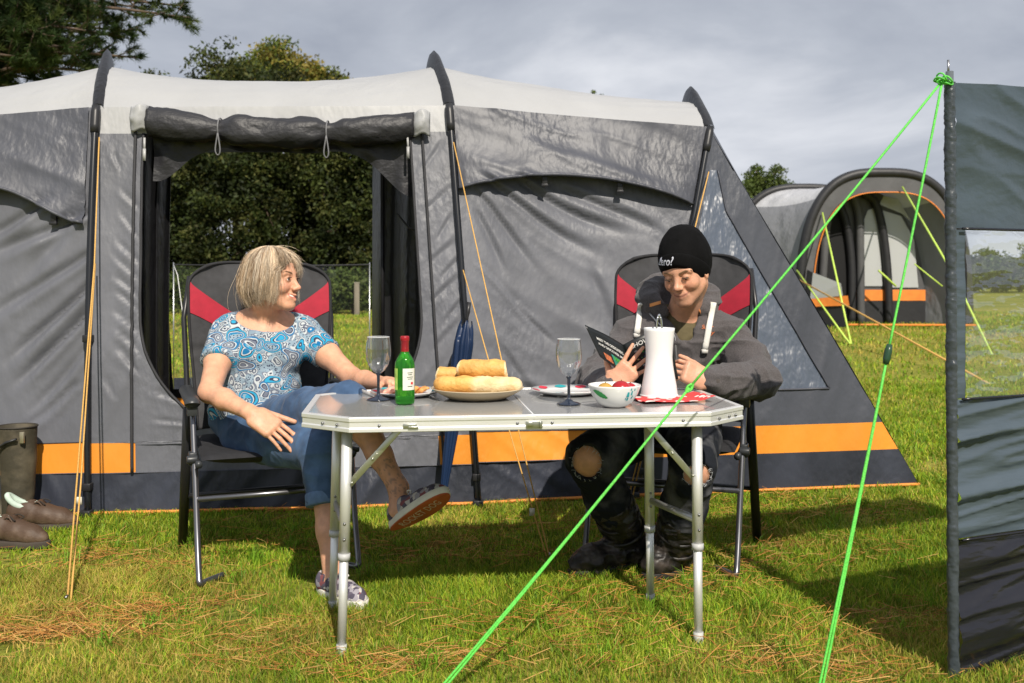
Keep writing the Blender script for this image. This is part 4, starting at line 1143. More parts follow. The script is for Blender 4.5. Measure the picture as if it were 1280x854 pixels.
# ================================================================== FAR TUNNEL TENT
def far_tent():
    Y0 = 16.0; zb = float(zg(0, Y0)); sc = Y0 / F
    org = P(1145, 350, Y0); org[2] = zb
    r = thing('tunnel_tent', 'grey inflatable tunnel tent with orange trim pitched further back', 'tent', org)
    m_out = fabric('far_grey', (.22, .225, .245), bs=14, bump=.010, bump2=.05, bs2=4); m_roof = fabric('far_roof', (.46, .465, .49), bs=14, bump=.010, bump2=.05, bs2=4); m_dk = mat('far_dark', (.022, .022, .025), .5, bump=.004, bs=10)
    m_gr = fabric('far_mid', (.10, .10, .105), bs=14, bump=.004); m_or = mat('far_orange', (.78, .24, .04), .55); m_win = clear_mat('far_window', tint=(.55, .58, .6), haze=.6, gloss=.1, rough=.25, hazecol=(.75, .77, .78), bump=.01)
    Hh = P(0, 218, Y0)[2] - zb; W = (1210 - 1000) * sc / 2; cx = P(1105, 0, Y0)[0]
    ax = unit(V(-.52, .85, 0)); lat = V(1, .02, 0)
    def arch(k, a, sh=1.0, hh=1.0):
        """k along the tunnel, a 0..1 left foot to right foot"""
        th = np.pi * np.asarray(a, float)
        e = 0.72
        x = -np.sign(np.cos(th)) * np.abs(np.cos(th)) ** .66 * W * sh; z = np.sin(th) ** e * Hh * hh
        return V(cx, Y0, zb) + ax * k + x[..., None] * lat + z[..., None] * V(0, 0, 1)
    a = np.linspace(0, 1, 60)
    def shell(k0, k1, h0, h1, n=12, dip=.06):
        rows_ = []
        for q in np.linspace(0, 1, n):
            p = arch(lerp(k0, k1, q), a, lerp(1, 1, q), lerp(h0, h1, q)); p = p - (p - (V(cx, Y0, zb) + ax * lerp(k0, k1, q))) * dip * (4 * q * (1 - q)) * .6
            rows_.append(p)
        return np.array(rows_)
    for (k0, k1, h0, h1) in ((0, 1.7, 1, .96), (1.7, 3.4, .96, .90), (3.4, 5.2, .90, .82)):
        A = shell(k0, k1, h0, h1)
        b = MB(); b.grid(A[:, 0:19]); b.build('side_wall', m_out, r)
        b = MB(); b.grid(A[:, 18:43]); b.build('roof_panel', m_roof, r)
        b = MB(); b.grid(A[:, 42:60]); b.build('side_wall', m_out, r)
    for k_, h_ in ((0, 1), (1.7, .96), (3.4, .9), (5.2, .82)):
        b = MB(); b.tube(arch(k_, a, 1.012, h_ * 1.01), .085 if k_ == 0 else .07, 8); b.build('air_beam', m_dk, r)
    # porch: grey strip inside the front arch with an orange edge
    b = MB(); b.grid(np.array([arch(-.04, a, 1.0, 1.0), arch(-.05, a, .90, .885)])); b.build('porch_trim', m_gr, r)
    b = MB(); b.tube(arch(-.07, a, .895, .88), .011, 6); b.build('porch_piping', m_or, r)
    # recessed inner wall
    kk = .75
    def ip(u, v):  # u -1..1 across, v height fraction
        return V(cx, Y0, zb) + ax * kk + lat * ((u * .9 + .12) * W) + V(0, 0, v * Hh)
    def poly(name, pts, m, off=0.0):
        b = MB(); q = [ip(*p) + np.cross(lat, V(0, 0, 1)) * off for p in pts]; b.add(q, [tuple(range(len(q)))]); b.build(name, m, r, smooth_=False)
    def top(u): return float(np.clip(1 - abs(u) ** 3.0, 0, 1)) ** .52 * .93
    us = np.linspace(-.97, .97, 40); um = lambda u: (u - .12) / .9
    poly('inner_wall', [(um(-.97), 0)] + [(um(u), top(u)) for u in us] + [(um(.97), 0)], m_gr)
    poly('inner_skirt', [(-1.1, 0), (-1.1, .16), (.94, .16), (.94, 0)], m_dk, .02)
    poly('inner_band', [(-.10, .16), (-.10, .235), (.94, .235), (.94, .16)], m_or, .025)
    dpts = [(-.66, .02)] + [(-.66 + .0 * q, q) for q in (.3,)] + [(-.62, .55), (-.53, .72), (-.42, .80), (-.28, .80), (-.19, .70), (-.15, .5), (-.15, .2), (-.18, .06), (-.24, .02)]
    poly('doorway', dpts, mat('far_black', (.006, .006, .007), .8), .03)  # black sheet on the wall paints in the dark of the opening
    poly('inner_window', [(.09, .26), (.09, .72), (.14, .78), (.26, .80), (.30, .6), (.34, .26)], m_win, .03)
    poly('inner_window', [(.44, .25), (.40, .6), (.34, .78), (.6, .74), (.78, .58), (.84, .25)], m_win, .03)
    poly('inner_window', [(.30, .82), (.36, .88), (.55, .86), (.75, .70), (.60, .76)], m_win, .03)
    for pts in (((-.10, .0), (-.10, .4), (-.17, .68), (-.30, .84), (-.42, .86)), ((.42, .0), (.40, .35), (.33, .65), (.22, .84), (.05, .90)), ((.03, .0), (.02, .5), (.0, .75), (-.08, .88)), ((-.55, 0), (-.50, .3), (-.46, .6), (-.40, .8))):
        b = MB(); b.tube(catmull([ip(*p) + np.cross(lat, V(0, 0, 1)) * .07 for p in pts], 8), .075, 8); b.build('inner_beam', m_gr if pts[0][0] in (.03, -.55) else m_dk, r)
    # left front flap with window and orange band
    q0 = arch(0, np.array([.0]))[0]
    b = MB(); b.add([q0, q0 + V(.10, -.05, .95), q0 + V(.55, -.5, .62), q0 + V(.62, -.55, 0)], [(0, 1, 2, 3)]); b.build('porch_flap', m_dk, r, smooth_=False)
    b = MB(); b.add([q0 + V(.12, -.13, .45), q0 + V(.17, -.13, .9), q0 + V(.5, -.52, .72), q0 + V(.53, -.54, .52)], [(0, 1, 2, 3)]); b.build('flap_window', m_win, r, smooth_=False)
    b = MB(); b.add([q0 + V(.05, -.12, .32), q0 + V(.06, -.12, .45), q0 + V(.60, -.56, .52), q0 + V(.62, -.58, .36)], [(0, 1, 2, 3)]); b.build('flap_band', m_or, r, smooth_=False)
    b = MB(); b.tube([q0 + V(-.3, 0, .02), arch(0, np.array([1.0]))[0] + V(0, -.3, .02)], .02, 6); b.build('foot_piping', m_or, r)
    LG = mat('rope_lime', (.55, .75, .12), .6)
    pk = gp(1062, 425); pk = P(1062, 424, 13.0); pk[2] = zgn(pk[0], 13.0) + .02
    rope('guy_rope', [P(1028, 266, Y0 - .1), pk + V(.02, 0, 0)], .014, LG, r)
    rope('guy_rope', [P(996, 338, Y0 - .1), pk], .014, LG, r)
    rope('guy_rope', [P(1128, 234, Y0 - .1), P(1190, 340, 13.0), V(P(1240, 0, 12)[0], 12, zgn(P(1240, 0, 12)[0], 12.))], .016, LG, r)
    rope('guy_rope', [P(1098, 338, Y0 + .2), P(1120, 358, Y0 + .2)], .018, LG, r)
    rope('guy_rope', [P(1143, 330, Y0 - .2), P(1178, 358, Y0 - .4)], .012, LG, r)
    e = V(P(1240, 0, 9.5)[0], 9.5, 0); e[2] = zgn(e[0], 9.5)
    rope('guy_rope', [P(988, 344, Y0 - .2), e], .012, ROPE_O, r)
far_tent()
# ================================================================== FURNITURE
GUN = mat('gunmetal_tube', (.20, .20, .215), .3, metal=.85, var=.08)
BLKT = mat('black_tube', (.02, .02, .023), .35, var=.1)
C_DK = mat('chair_fabric', (.040, .040, .044), .75, var=.2, vs=30, bump=.0012, bs=420, sheen=.2)
C_SEAT = mat('chair_seat_fabric', (.020, .020, .023), .8, var=.2, vs=30, bump=.0012, bs=420)
C_RED = mat('chair_red', (.40, .016, .038), .7, var=.1, vs=30, bump=.001, bs=420)
ARMP = mat('armrest_plastic', (.035, .038, .042), .38, var=.1)
O_W = V(-.985, 3.82, 0); A_W = math.radians(22)
O_M = V(.668, 3.907, 0); A_M = math.radians(-19)
def back_pt(s, t, off=0.0):
    """surface of the padded backrest, s -1..1 across, t 0..1 up (chair coordinates)"""
    s = np.asarray(s, float); t = np.asarray(t, float); s, t = np.broadcast_arrays(s, t)
    w = .265 + .03 * smooth(t * 1.3) 
    corner = np.clip((t - .86) / .14, 0, 1); w = w * (1 - .26 * corner ** 2.6)
    x = s * w
    z = .50 + .685 * t - .035 * np.clip(np.abs(s) - .55, 0, 1) ** 2 * smooth((t - .6) / .4) * 2
    y = .165 + .145 * t + .02 * np.sin(t * 5.0) - .035 * np.abs(s) ** 3 + .02 * (1 - s * s)
    puff = .016 * (1 - np.abs(s) ** 6) * (1 - np.abs(2 * t - 1) ** 8)
    crease = .006 * np.exp(-((t - .47) / .02) ** 2) + .005 * np.exp(-((t - .22) / .02) ** 2)
    return np.stack([x, y - puff - off + crease, z], -1)
def make_chair(label, loc, rz):
    r = thing('camping_chair', label, 'chair', loc, rz, 'high backed camping chairs at the table')
    for sx in (-1, 1):
        b = MB(); b.tube(catmull([V(sx * .300, -.13, .625), V(sx * .296, -.19, .44), V(sx * .292, -.27, .20), V(sx * .290, -.335, .055), V(sx * .285, -.35, .02), V(sx * .26, -.31, .014), V(sx * .20, -.25, .012)], 7), .0115, 10); b.build('leg', GUN, r, local=True)
        b = MB(); b.tube(np.array([V(sx * .315, -.11, .62), V(sx * .316, .06, .33), V(sx * .318, .235, 0.0)]), .0125, 8, sx=1.5); b.build('leg', BLKT, r, local=True)
        # armrest
        P_ = catmull([V(sx * .305, -.215, .640), V(sx * .305, -.19, .655), V(sx * .307, -.05, .660), V(sx * .307, .10, .662), V(sx * .305, .22, .655)], 6)
        b = MB(); b.tube(P_, np.concatenate([[.012, .020], np.full(len(P_) - 4, .023), [.020, .012]]), 12, sx=1.25); b.box(V(sx * .304, -.16, .625), (.036, .08, .045)); b.build('armrest', ARMP, r, local=True, bevel=.004)
        b = MB(); b.tube(np.array([V(sx * .285, -.25, .425), V(sx * .285, .0, .435), V(sx * .285, .19, .455)]), .011, 8); b.build('seat_rail', BLKT, r, local=True)
        b = MB(); b.tube(np.array([V(sx * .283, .185, .45), V(sx * .30, .22, .65), V(sx * .31, .29, .95), V(sx * .285, .325, 1.125)]), .011, 8); b.build('back_rail', BLKT, r, local=True)
        b = MB(); b.box(V(sx * .302, -.175, .44), (.03, .05, .05)); b.tube([V(sx * .285, -.2, .44), V(sx * .325, -.2, .44)], .016, 10); b.build('joint', ARMP, r, local=True, bevel=.005)
        b = MB(); b.tube([V(sx * .285, -.24, .43), V(sx * .285, -.265, .43)], .014, 10); b.build('rail_cap', ARMP, r, local=True)
    b = MB(); b.tube([V(-.288, -.245, .30), V(.288, -.245, .30)], .010, 8); b.build('crossbar', GUN, r, local=True)
    b = MB(); b.tube([V(-.31, .11, .24), V(.31, .11, .24)], .010, 8); b.build('crossbar', BLKT, r, local=True)
    # seat pad
    u = np.linspace(-1, 1, 30)[:, None]; v = np.linspace(0, 1, 24)[None]
    def seat(off): return np.stack([.275 * u + 0 * v, lerp(-.265, .20, v) + 0 * u, .445 + .02 * v - .035 * (1 - u ** 2) * np.sin(np.pi * v) + off * (1 - np.abs(u) ** 8) * (1 - np.abs(2 * v - 1) ** 10)], -1)
    b = MB(); b.grid(seat(.022)); b.grid(seat(-.022), flip=True); b.build('seat', C_SEAT, r, local=True)
    # backrest cushion
    s = np.linspace(-1, 1, 44)[:, None]; t = np.linspace(0, 1, 56)[None]
    f = back_pt(s, t); k = back_pt(s, t) + V(0, .030, 0) * ((1 - np.abs(s) ** 8) * (1 - np.abs(2 * t - 1) ** 14))[..., None]
    k[..., 1] += .03 * (1 - np.abs(s) ** 8) * (1 - np.abs(2 * t - 1) ** 14)
    b = MB(); b.grid(f); b.grid(k, flip=True); b.build('backrest', C_DK, r, local=True, weld=True)
    for sx in (-1, 1):
        q = np.linspace(0, 1, 26)[:, None]; w = np.linspace(0, 1, 10)[None]
        sa = sx * (.985 - .80 * q)
        up = .90 - .27 * q ** .8; lo = .695 - .21 * q ** 1.1
        tt = lo + (up - lo) * w
        b = MB(); b.grid(back_pt(sa + 0 * w, tt, .0035)); b.build('red_panel', C_RED, r, local=True)
    e = np.vstack([back_pt(-1.0, np.linspace(0, 1, 40)), back_pt(np.linspace(-1, 1, 20), np.ones(20)), back_pt(1.0, np.linspace(1, 0, 40))])
    b = MB(); b.tube(e, .007, 6); b.build('piping', C_SEAT, r, local=True)
    return r
CH_W = make_chair('black and red camping chair the blonde woman sits in', O_W, A_W)
CH_M = copy_tree(CH_W); CH_M.location = O_M; CH_M.scale = (1, 1, 1.03); CH_M.rotation_euler = (0, 0, A_M)
ROOT[CH_M.name] = np.linalg.inv(np.vstack([np.c_[rotz(A_M), O_M], [0, 0, 0, 1]]))
CH_M['label'] = 'black and red camping chair the man in the beanie sits in'

# ------------------------------------------------------------------ table
TZ = .705
TC = V(.025, 3.185, 0); TA = math.radians(6.6)
def table():
    r = thing('folding_table', 'silver edged folding camping table laid for lunch', 'table', TC, TA)
    hx, hy = .690, .352
    oct_ = np.array([(-.545, -hy), (.545, -hy), (hx, -hy + .125), (hx, hy - .125), (.545, hy), (-.545, hy), (-hx, hy - .125), (-hx, -hy + .125)])
    TOP = mat('table_laminate', (.33, .33, .325), .15, var=.10, vs=160, spec=.55, coat=.3)
    ALU = mat('table_alu', (.80, .80, .79), .42, metal=.55, var=.05, vs=5, bump=.0002, bs=200)
    b = MB(); b.prism(oct_ * .985, TZ - .02, TZ - .0015); b.build('table_top', TOP, r, smooth_=False, local=True)
    # aluminium rim: profile swept round the octagon
    prof = [(0.0, TZ + .0008), (.0065, TZ + .0008), (.0075, TZ - .002), (.0075, TZ - .012), (.005, TZ - .014), (.005, TZ - .030), (.0075, TZ - .032), (.0075, TZ - .043), (.0, TZ - .0445), (-.012, TZ - .044), (-.012, TZ + .0007)]
    ring = []
    for k in range(8):
        p = oct_[k]; a = unit(oct_[k] - oct_[k - 1]); c = unit(oct_[(k + 1) % 8] - oct_[k])
        n = unit(np.array([a[1] + c[1], -a[0] - c[0]])); n = n / max(.3, np.dot(n, np.array([a[1], -a[0]])))
        ring.append([np.array([*(p + n * o), z]) for o, z in prof])
    b = MB(); b.grid(np.array(ring), close_u=True, close_v=True, flip=True); b.build('rim', ALU, r, smooth_=False, local=True, bevel=.0012)
    b = MB(); b.box(V(0, 0, TZ - .0008), (.0045, 2 * hy - .02, .002)); b.build('fold_seam', ALU, r, local=True)
    STL = mat('brace_steel', (.50, .51, .44), .32, metal=.9)
    SCR = mat('screw', (.25, .25, .25), .3, metal=1)
    b = MB()
    for x, y, nx, ny in ((-.46, -hy, 0, -1), (.46, -hy, 0, -1), (-.05, -hy, 0, -1), (.055, -hy, 0, -1), (-.58, -.325, -.66, -.75), (-.625, -.285, -.66, -.75), (.58, -.325, .66, -.75), (.625, -.285, .66, -.75), (.655, -.26, .66, -.75)):
        b.sphere(V(x + nx * .007, y + ny * .007 + (.0 if nx == 0 else -.0), TZ - .024), (.0045, .0045, .0045), 10, 6)
    b.build('screw', SCR, r, local=True)
    for x, big in ((-.37, 0), (.0, 1)):
        b = MB(); y = -hy - .009
        if big:
            b.box(V(x, y, TZ - .028), (.05, .006, .022)); b.box(V(x - .012, y - .004, TZ - .026), (.016, .006, .014)); b.tube([V(x + .018, y - .005, TZ - .018), V(x + .018, y - .005, TZ - .038)], .004, 8)
        else:
            b.box(V(x, y, TZ - .026), (.040, .005, .014)); b.box(V(x + .01, y - .004, TZ - .030), (.03, .004, .007), rotz(0))
        b.build('latch', STL, r, local=True, bevel=.0015)
    zt = TZ - .04
    M = np.vstack([np.c_[rotz(TA), TC], [0, 0, 0, 1]]); Mi = np.linalg.inv(M)
    def loc(p): return Mi[:3, :3] @ p + Mi[:3, 3]
    legs = []
    for (tp, bt) in ((P(434, 545, 2.835), gp(427, 818)), (P(422, 545, 3.17), gp(416, 762)), (P(871, 541, 2.95), gp(873, 802)), (P(811, 541, 3.21), gp(813, 753))):
        a = loc(tp); a[2] = zt - .002; c = loc(bt); c[2] = 0.0
        k = .56 if bt[1] < 3 else .60
        m = lerp(a, c, k)
        b = MB(); b.tube([a, m], .0165, 14); lg = b.build('leg', ALU, r, local=True)
        b = MB(); b.tube([lerp(a, c, k - .005), lerp(a, c, k + .025)], .0185, 14); b.build('leg_collar', mat('collar_grey', (.45, .45, .45), .5), lg, local=True)
        b = MB(); b.tube([lerp(a, c, k - .03), c + V(0, 0, .012)], .0135, 14); b.build('leg_extension', ALU, lg, local=True)
        b = MB(); b.tube([c + V(0, 0, .03), c + V(0, 0, -.005)], .0155, 12); b.build('leg_foot', mat('foot_grey', (.5, .5, .48), .6), lg, local=True)
        b = MB()
        for q in (.42, .49): b.sphere(lerp(a, c, q) + V(0, -.0165, 0), .0045, 8, 6)
        b.build('rivet', SCR, lg, local=True)
        legs.append((a, c))
    for i, j in ((0, 1), (2, 3)):
        p = lerp(legs[i][0], legs[i][1], .45); q = lerp(legs[j][0], legs[j][1], .46)
        b = MB(); b.tube([p, q], .012, 10, sx=.7); b.build('leg_crossbar', mat('crossbar_grey', (.42, .42, .43), .4, metal=.6), r, local=True)
    for i, dx, px, zz in ((0, 1, .14, .0), (2, -1, -.14, 0)):
        a = lerp(legs[i][0], legs[i][1], .27) + V(0, -.02, 0)
        e = legs[i][0] + V(dx * .155, .03, -.005)
        d = unit(e - a); s = np.cross(d, V(0, 1, 0))
        b = MB(); Rr = np.stack([d, V(0, 1, 0), -s], 1)
        b.box((a + e) / 2, (np.linalg.norm(e - a), .004, .020), frame(V(0, 1, 0), d)[:, [0, 2, 1]] * np.array([1, 1, -1]))
        for q in (.12, .5, .58, .95): b.sphere(lerp(a, e, q) + V(0, -.003, 0), .005, 8, 6)
        b.build('brace', STL, r, local=True, bevel=.001)
    return r
table()
def tp(px, py, dz=0.0):
    """point on the table top under a pixel"""
    Y = (CH - TZ) * F / (py - HZ); return V((px - 640) * Y / F, Y, TZ + dz)
def glass_mat(name, col=(1, 1, 1), rough=.0, ior=1.45):
    m, t, b = nodes(name); b.inputs['Base Color'].default_value = (*col, 1); b.inputs['Transmission Weight'].default_value = 1; b.inputs['Roughness'].default_value = rough; b.inputs['IOR'].default_value = ior
    return m
G_CL = clear_mat('glass_clear', tint=(.93, .94, .95), haze=.03, gloss=.10, rough=.02, bump=0.0)
# more rim reflection on the curved sides
def glassware(name):
    m = bpy.data.materials.new(name); m.use_nodes = True; t = m.node_tree; t.nodes.clear(); N = t.nodes.new; Lk = t.links.new
    out = N('ShaderNodeOutputMaterial'); tr = N('ShaderNodeBsdfTransparent'); tr.inputs[0].default_value = (.965, .97, .975, 1)
    gl = N('ShaderNodeBsdfGlossy'); gl.inputs['Roughness'].default_value = .03; lw = N('ShaderNodeLayerWeight'); lw.inputs[0].default_value = .28
    mr = N('ShaderNodeMapRange'); mr.inputs[3].default_value = .05; mr.inputs[4].default_value = .8
    ms = N('ShaderNodeMixShader'); Lk(lw.outputs['Facing'], mr.inputs[0]); Lk(mr.outputs[0], ms.inputs[0]); Lk(tr.outputs[0], ms.inputs[1]); Lk(gl.outputs[0], ms.inputs[2])
    df = N('ShaderNodeBsdfDiffuse'); df.inputs[0].default_value = (.7, .72, .75, 1); m2 = N('ShaderNodeMixShader'); m2.inputs[0].default_value = .02
    Lk(ms.outputs[0], m2.inputs[1]); Lk(df.outputs[0], m2.inputs[2]); Lk(m2.outputs[0], out.inputs[0])
    return m
GL = glassware('goblet_clear')
G_NV = mat('goblet_navy', (.012, .018, .035), .08, spec=.7, coat=.5)
def wine_glass(c, label):
    r = thing('wine_glass', label, 'wine glass', c, 0, 'clear goblets with dark stems')
    b = MB(); b.lathe([(0, 0), (.038, 0), (.0395, .002), (.036, .005), (.016, .010), (.0065, .018), (.005, .03), (.0046, .055), (.0055, .082), (.010, .090), (0.0, .092)], 32); b.build('stem', G_NV, r, local=True)
    outer = [(.008, .090), (.022, .101), (.034, .118), (.0405, .138), (.0425, .158), (.0415, .180), (.0385, .205), (.0375, .212)]
    b = MB(); b.lathe(outer, 40); b.lathe([(.0365, .212), (.0375, .205), (.0400, .180), (.0410, .158), (.039, .138), (.0325, .119), (.021, .104), (0, .096)], 40); b.build('bowl', GL, r, local=True)
    b = MB(); th = np.linspace(0, 2 * math.pi, 41); b.tube(np.stack([.037 * np.cos(th), .037 * np.sin(th), 0 * th + .2125], -1), .0011, 6, caps=False); b.build('lip', mat('goblet_lip', (.8, .82, .85), .05, spec=.8), r, local=True)
    return r
wine_glass(tp(473, 500), 'empty goblet with dark stem beside the green wine bottle')
wine_glass(tp(711, 505.5), 'empty goblet with dark stem beside the white fruit bowl')
# bottle
c = tp(506, 505)
r = thing('wine_bottle', 'small green wine bottle with red foil neck', 'wine bottle', c)
G_GR = bpy.data.materials.new('bottle_green'); G_GR.use_nodes = True
_b = G_GR.node_tree.nodes['Principled BSDF']; _b.inputs['Base Color'].default_value = (.05, .42, .035, 1); _b.inputs['Roughness'].default_value = .03; _b.inputs['Transmission Weight'].default_value = .75; _b.inputs['IOR'].default_value = 1.3
b = MB(); b.lathe([(0, .004), (.024, .0), (.0305, .002), (.032, .008), (.0325, .06), (.0325, .125), (.031, .137), (.024, .153), (.0155, .165), (.0125, .174), (.0120, .205), (0, .206)], 40); b.build('glass', G_GR, r, local=True)
b = MB(); b.lathe([(.0130, .170), (.0134, .171), (.0134, .205), (.0148, .206), (.0148, .219), (.013, .222), (0, .222)], 32); b.build('foil_cap', mat('foil_red', (.34, .012, .02), .32, var=.15, vs=60, bump=.0006, bs=150), r, local=True)
def arc_label(a0, a1, z0, z1, rr, m, nm):
    b = MB(); th = np.radians(np.linspace(a0, a1, 24)); b.grid(np.array([[V(rr * math.cos(a), rr * math.sin(a), z) for z in np.linspace(z0, z1, 6)] for a in th])); b.build(nm, m, r, local=True)
LBL = mat('label_cream', (.72, .70, .62), .6, var=.06, vs=60)
arc_label(-95, -15, .048, .118, .0331, LBL, 'front_label'); arc_label(-175, -128, .048, .118, .0331, mat('label_back', (.42, .62, .12), .5, var=.3, vs=50), 'back_label')
th0 = -52
for k, (zz, wd) in enumerate(((.104, 34), (.098, 26), (.090, 40), (.084, 30), (.060, 30))):
    b = MB(); th = np.radians(np.linspace(th0 - wd / 2, th0 + wd / 2, 10)); b.grid(np.array([[V(.0334 * math.cos(a), .0334 * math.sin(a), z) for z in (zz - .0012, zz + .0012)] for a in th])); b.build('label_print', mat('label_ink', (.05, .08, .04), .6), r, local=True)
b = MB(); th = np.radians(np.linspace(-48, -32, 6)); b.grid(np.array([[V(.0335 * math.cos(a), .0335 * math.sin(a), z) for z in (.066, .074)] for a in th])); b.build('label_seal', mat('label_red', (.6, .03, .03), .5), r, local=True)
# pale bread plate and baguettes
def dish(c, rad, h, label, m, name='serving_plate', foot=.6, th=.006):
    r = thing(name, label, 'plate', c)
    b = MB(); b.lathe([(0, .004), (rad * foot * .97, .004), (rad * foot, 0), (rad * foot + .004, .001), (rad * .85, h * .55), (rad * .98, h * .93), (rad, h), (rad - .004, h + .001), (rad * .84, h * .6 + .006), (rad * foot, .009), (0, .008)], 56)
    b.build('dish', m, r, local=True)
    return r
STONE = mat('stoneware', (.56, .46, .31), .35, var=.06, vs=12, spec=.5)
PL = tp(597, 497.5)
dish(PL, .160, .036, 'wide cream serving plate piled with baguette pieces', STONE)
def bread_mat():
    m, t, b = nodes('bread_crust'); N = t.nodes.new; Lk = t.links.new
    a = N('ShaderNodeAttribute'); a.attribute_name = 'col'; tcn = N('ShaderNodeTexCoord'); nz = N('ShaderNodeTexNoise'); nz.inputs['Scale'].default_value = 26; nz.inputs['Detail'].default_value = 5
    rp = N('ShaderNodeValToRGB'); rp.color_ramp.elements[0].position = .3; rp.color_ramp.elements[0].color = (.86, .82, .78, 1); rp.color_ramp.elements[1].position = .7; rp.color_ramp.elements[1].color = (1.1, 1.1, 1.1, 1)
    mm = N('ShaderNodeMixRGB'); mm.blend_type = 'MULTIPLY'; mm.inputs[0].default_value = 1
    Lk(tcn.outputs['Object'], nz.inputs['Vector']); Lk(nz.outputs['Fac'], rp.inputs[0]); Lk(a.outputs['Color'], mm.inputs[1]); Lk(rp.outputs[0], mm.inputs[2]); Lk(mm.outputs[0], b.inputs['Base Color'])
    n2 = N('ShaderNodeTexNoise'); n2.inputs['Scale'].default_value = 90; bn = N('ShaderNodeBump'); bn.inputs['Distance'].default_value = .003; Lk(tcn.outputs['Object'], n2.inputs['Vector']); Lk(n2.outputs['Fac'], bn.inputs['Height']); Lk(bn.outputs[0], b.inputs['Normal'])
    b.inputs['Roughness'].default_value = .6
    return m
BREAD = bread_mat()
def bread(label, a, c, rad, cut0, cut1, pale, seed):
    a = np.asarray(a, float); c = np.asarray(c, float); lo = np.minimum(a, c) - rad * 1.6; hi = np.maximum(a, c) + rad * 1.6
    S = SDF(lo, hi, .0035); d = unit(c - a); up = V(0, 0, 1)
    S.chain([a, lerp(a, c, .3), lerp(a, c, .7), c], [rad * .92, rad, rad, rad * .9], k=.01, flat=.82, fdir=up)
    for t_ in (.2, .45, .7):
        p = lerp(a, c, t_) + up * rad * .86; sdir = unit(d + np.cross(d, up) * .7)
        S.cap(p - sdir * rad * .7, p + sdir * rad * .7, .006, .006, k=.01, mode='s')
    if cut0: S.plane(a - d * rad * .30, -d + V(.15, .2, .1))
    if cut1: S.plane(c + d * rad * .30, d + V(-.1, .15, .15))
    def dsp(v, n): return .004 * (fbm(v * 26, 2, seed) - .5) + .0022 * (vnoise(v * 120, seed + 1) - .5)
    def colr(v):
        t_ = ((v - a) @ d) / np.linalg.norm(c - a); rr = np.linalg.norm((v - a) - ((v - a) @ d)[:, None] * d, axis=1) / rad
        crust = np.array([.60, .30, .07]); top = np.array([.70, .40, .115]); crumb = np.array([.76, .62, .38])
        z = np.clip((v[:, 2] - a[2]) / rad, -1, 1)[:, None]
        cc = crust + (top - crust) * smooth(z * .5 + .5)
        ends = np.zeros(len(v))
        if cut0: ends = np.maximum(ends, (t_ < .01 - rad * .22 / np.linalg.norm(c - a)) & (rr < .86))
        if cut1: ends = np.maximum(ends, (t_ > .99 + rad * .22 / np.linalg.norm(c - a)) & (rr < .86))
        pl = np.clip(pale * smooth((t_ - .35) / .2) * (.6 + .8 * vnoise(v * 30, seed)), 0, 1)
        k = np.maximum(ends, pl)[:, None]
        return cc * (1 - k) + crumb * k
    o = sdf_obj(S, 'baguette_piece', BREAD, None, 2, dsp, colr)
    return tag(o, label, 'bread', 'baguette pieces on the serving plate')
zb = TZ + .030
bread('pale floury baguette piece lying lowest across the serving plate', V(PL[0] - .115, PL[1] - .035, zb + .020), V(PL[0] + .120, PL[1] - .045, zb + .018), .037, 0, 0, .9, 3)
bread('golden baguette piece with torn ends on top of the bread pile', V(PL[0] - .050, PL[1] + .005, zb + .072), V(PL[0] + .088, PL[1] - .012, zb + .070), .040, 1, 1, 0, 5)
bread('torn golden baguette piece poking out at the left of the bread pile', V(PL[0] - .135, PL[1] + .065, zb + .046), V(PL[0] + .02, PL[1] + .085, zb + .030), .034, 1, 0, 0, 7)
# dinner plates with a leaf pattern
PORC = mat('porcelain', (.80, .80, .79), .12, var=.02, spec=.5, coat=.2)
def dinner_plate(c, label, rad):
    r = thing('dinner_plate', label, 'plate', c, 0, 'white patterned dinner plates')
    b = MB(); b.lathe([(0, .003), (rad * .62, .003), (rad * .64, 0), (rad * .68, .002), (rad, .016), (rad, .0185), (rad * .72, .0075), (rad * .66, .006), (0, .006)], 56); b.build('dish', PORC, r, local=True)
    return r
PR = tp(709, 492); PLF = tp(508, 494)
rr_ = dinner_plate(PR, 'white plate with red petals behind the right goblet', .130)
rl_ = dinner_plate(PLF, 'white plate of food behind the green bottle', .125)
def petals(root, c, rad, mlist, h, n, nm, tilt=0.0, rim=True):
    for q in range(n):
        a = 2 * math.pi * q / n + .35; b = MB()
        pts = []
        for t_ in np.linspace(0, 1, 9):
            w = .022 * math.sin(math.pi * t_) ** .8
            rr = rad * (.74 + .22 * t_)
            hh = h(rr / rad)
            pts.append([V(rr * math.cos(a + s * w / rr), rr * math.sin(a + s * w / rr), hh) for s in (-1, -.3, .3, 1)])
        b.grid(np.array(pts)); b.build(nm, mlist[q % len(mlist)], root, local=True)
REDP = mat('glaze_red', (.62, .03, .06), .2); TEAL = mat('glaze_teal', (.02, .32, .36), .2); LEAF = mat('glaze_green', (.03, .30, .07), .2)
hpl = lambda k: .0098 + (k - .72) / .28 * .0105
petals(rr_, PR, .130, [REDP, REDP, TEAL], hpl, 9, 'petal_print'); petals(rl_, PLF, .125, [TEAL, REDP, LEAF], hpl, 9, 'petal_print')
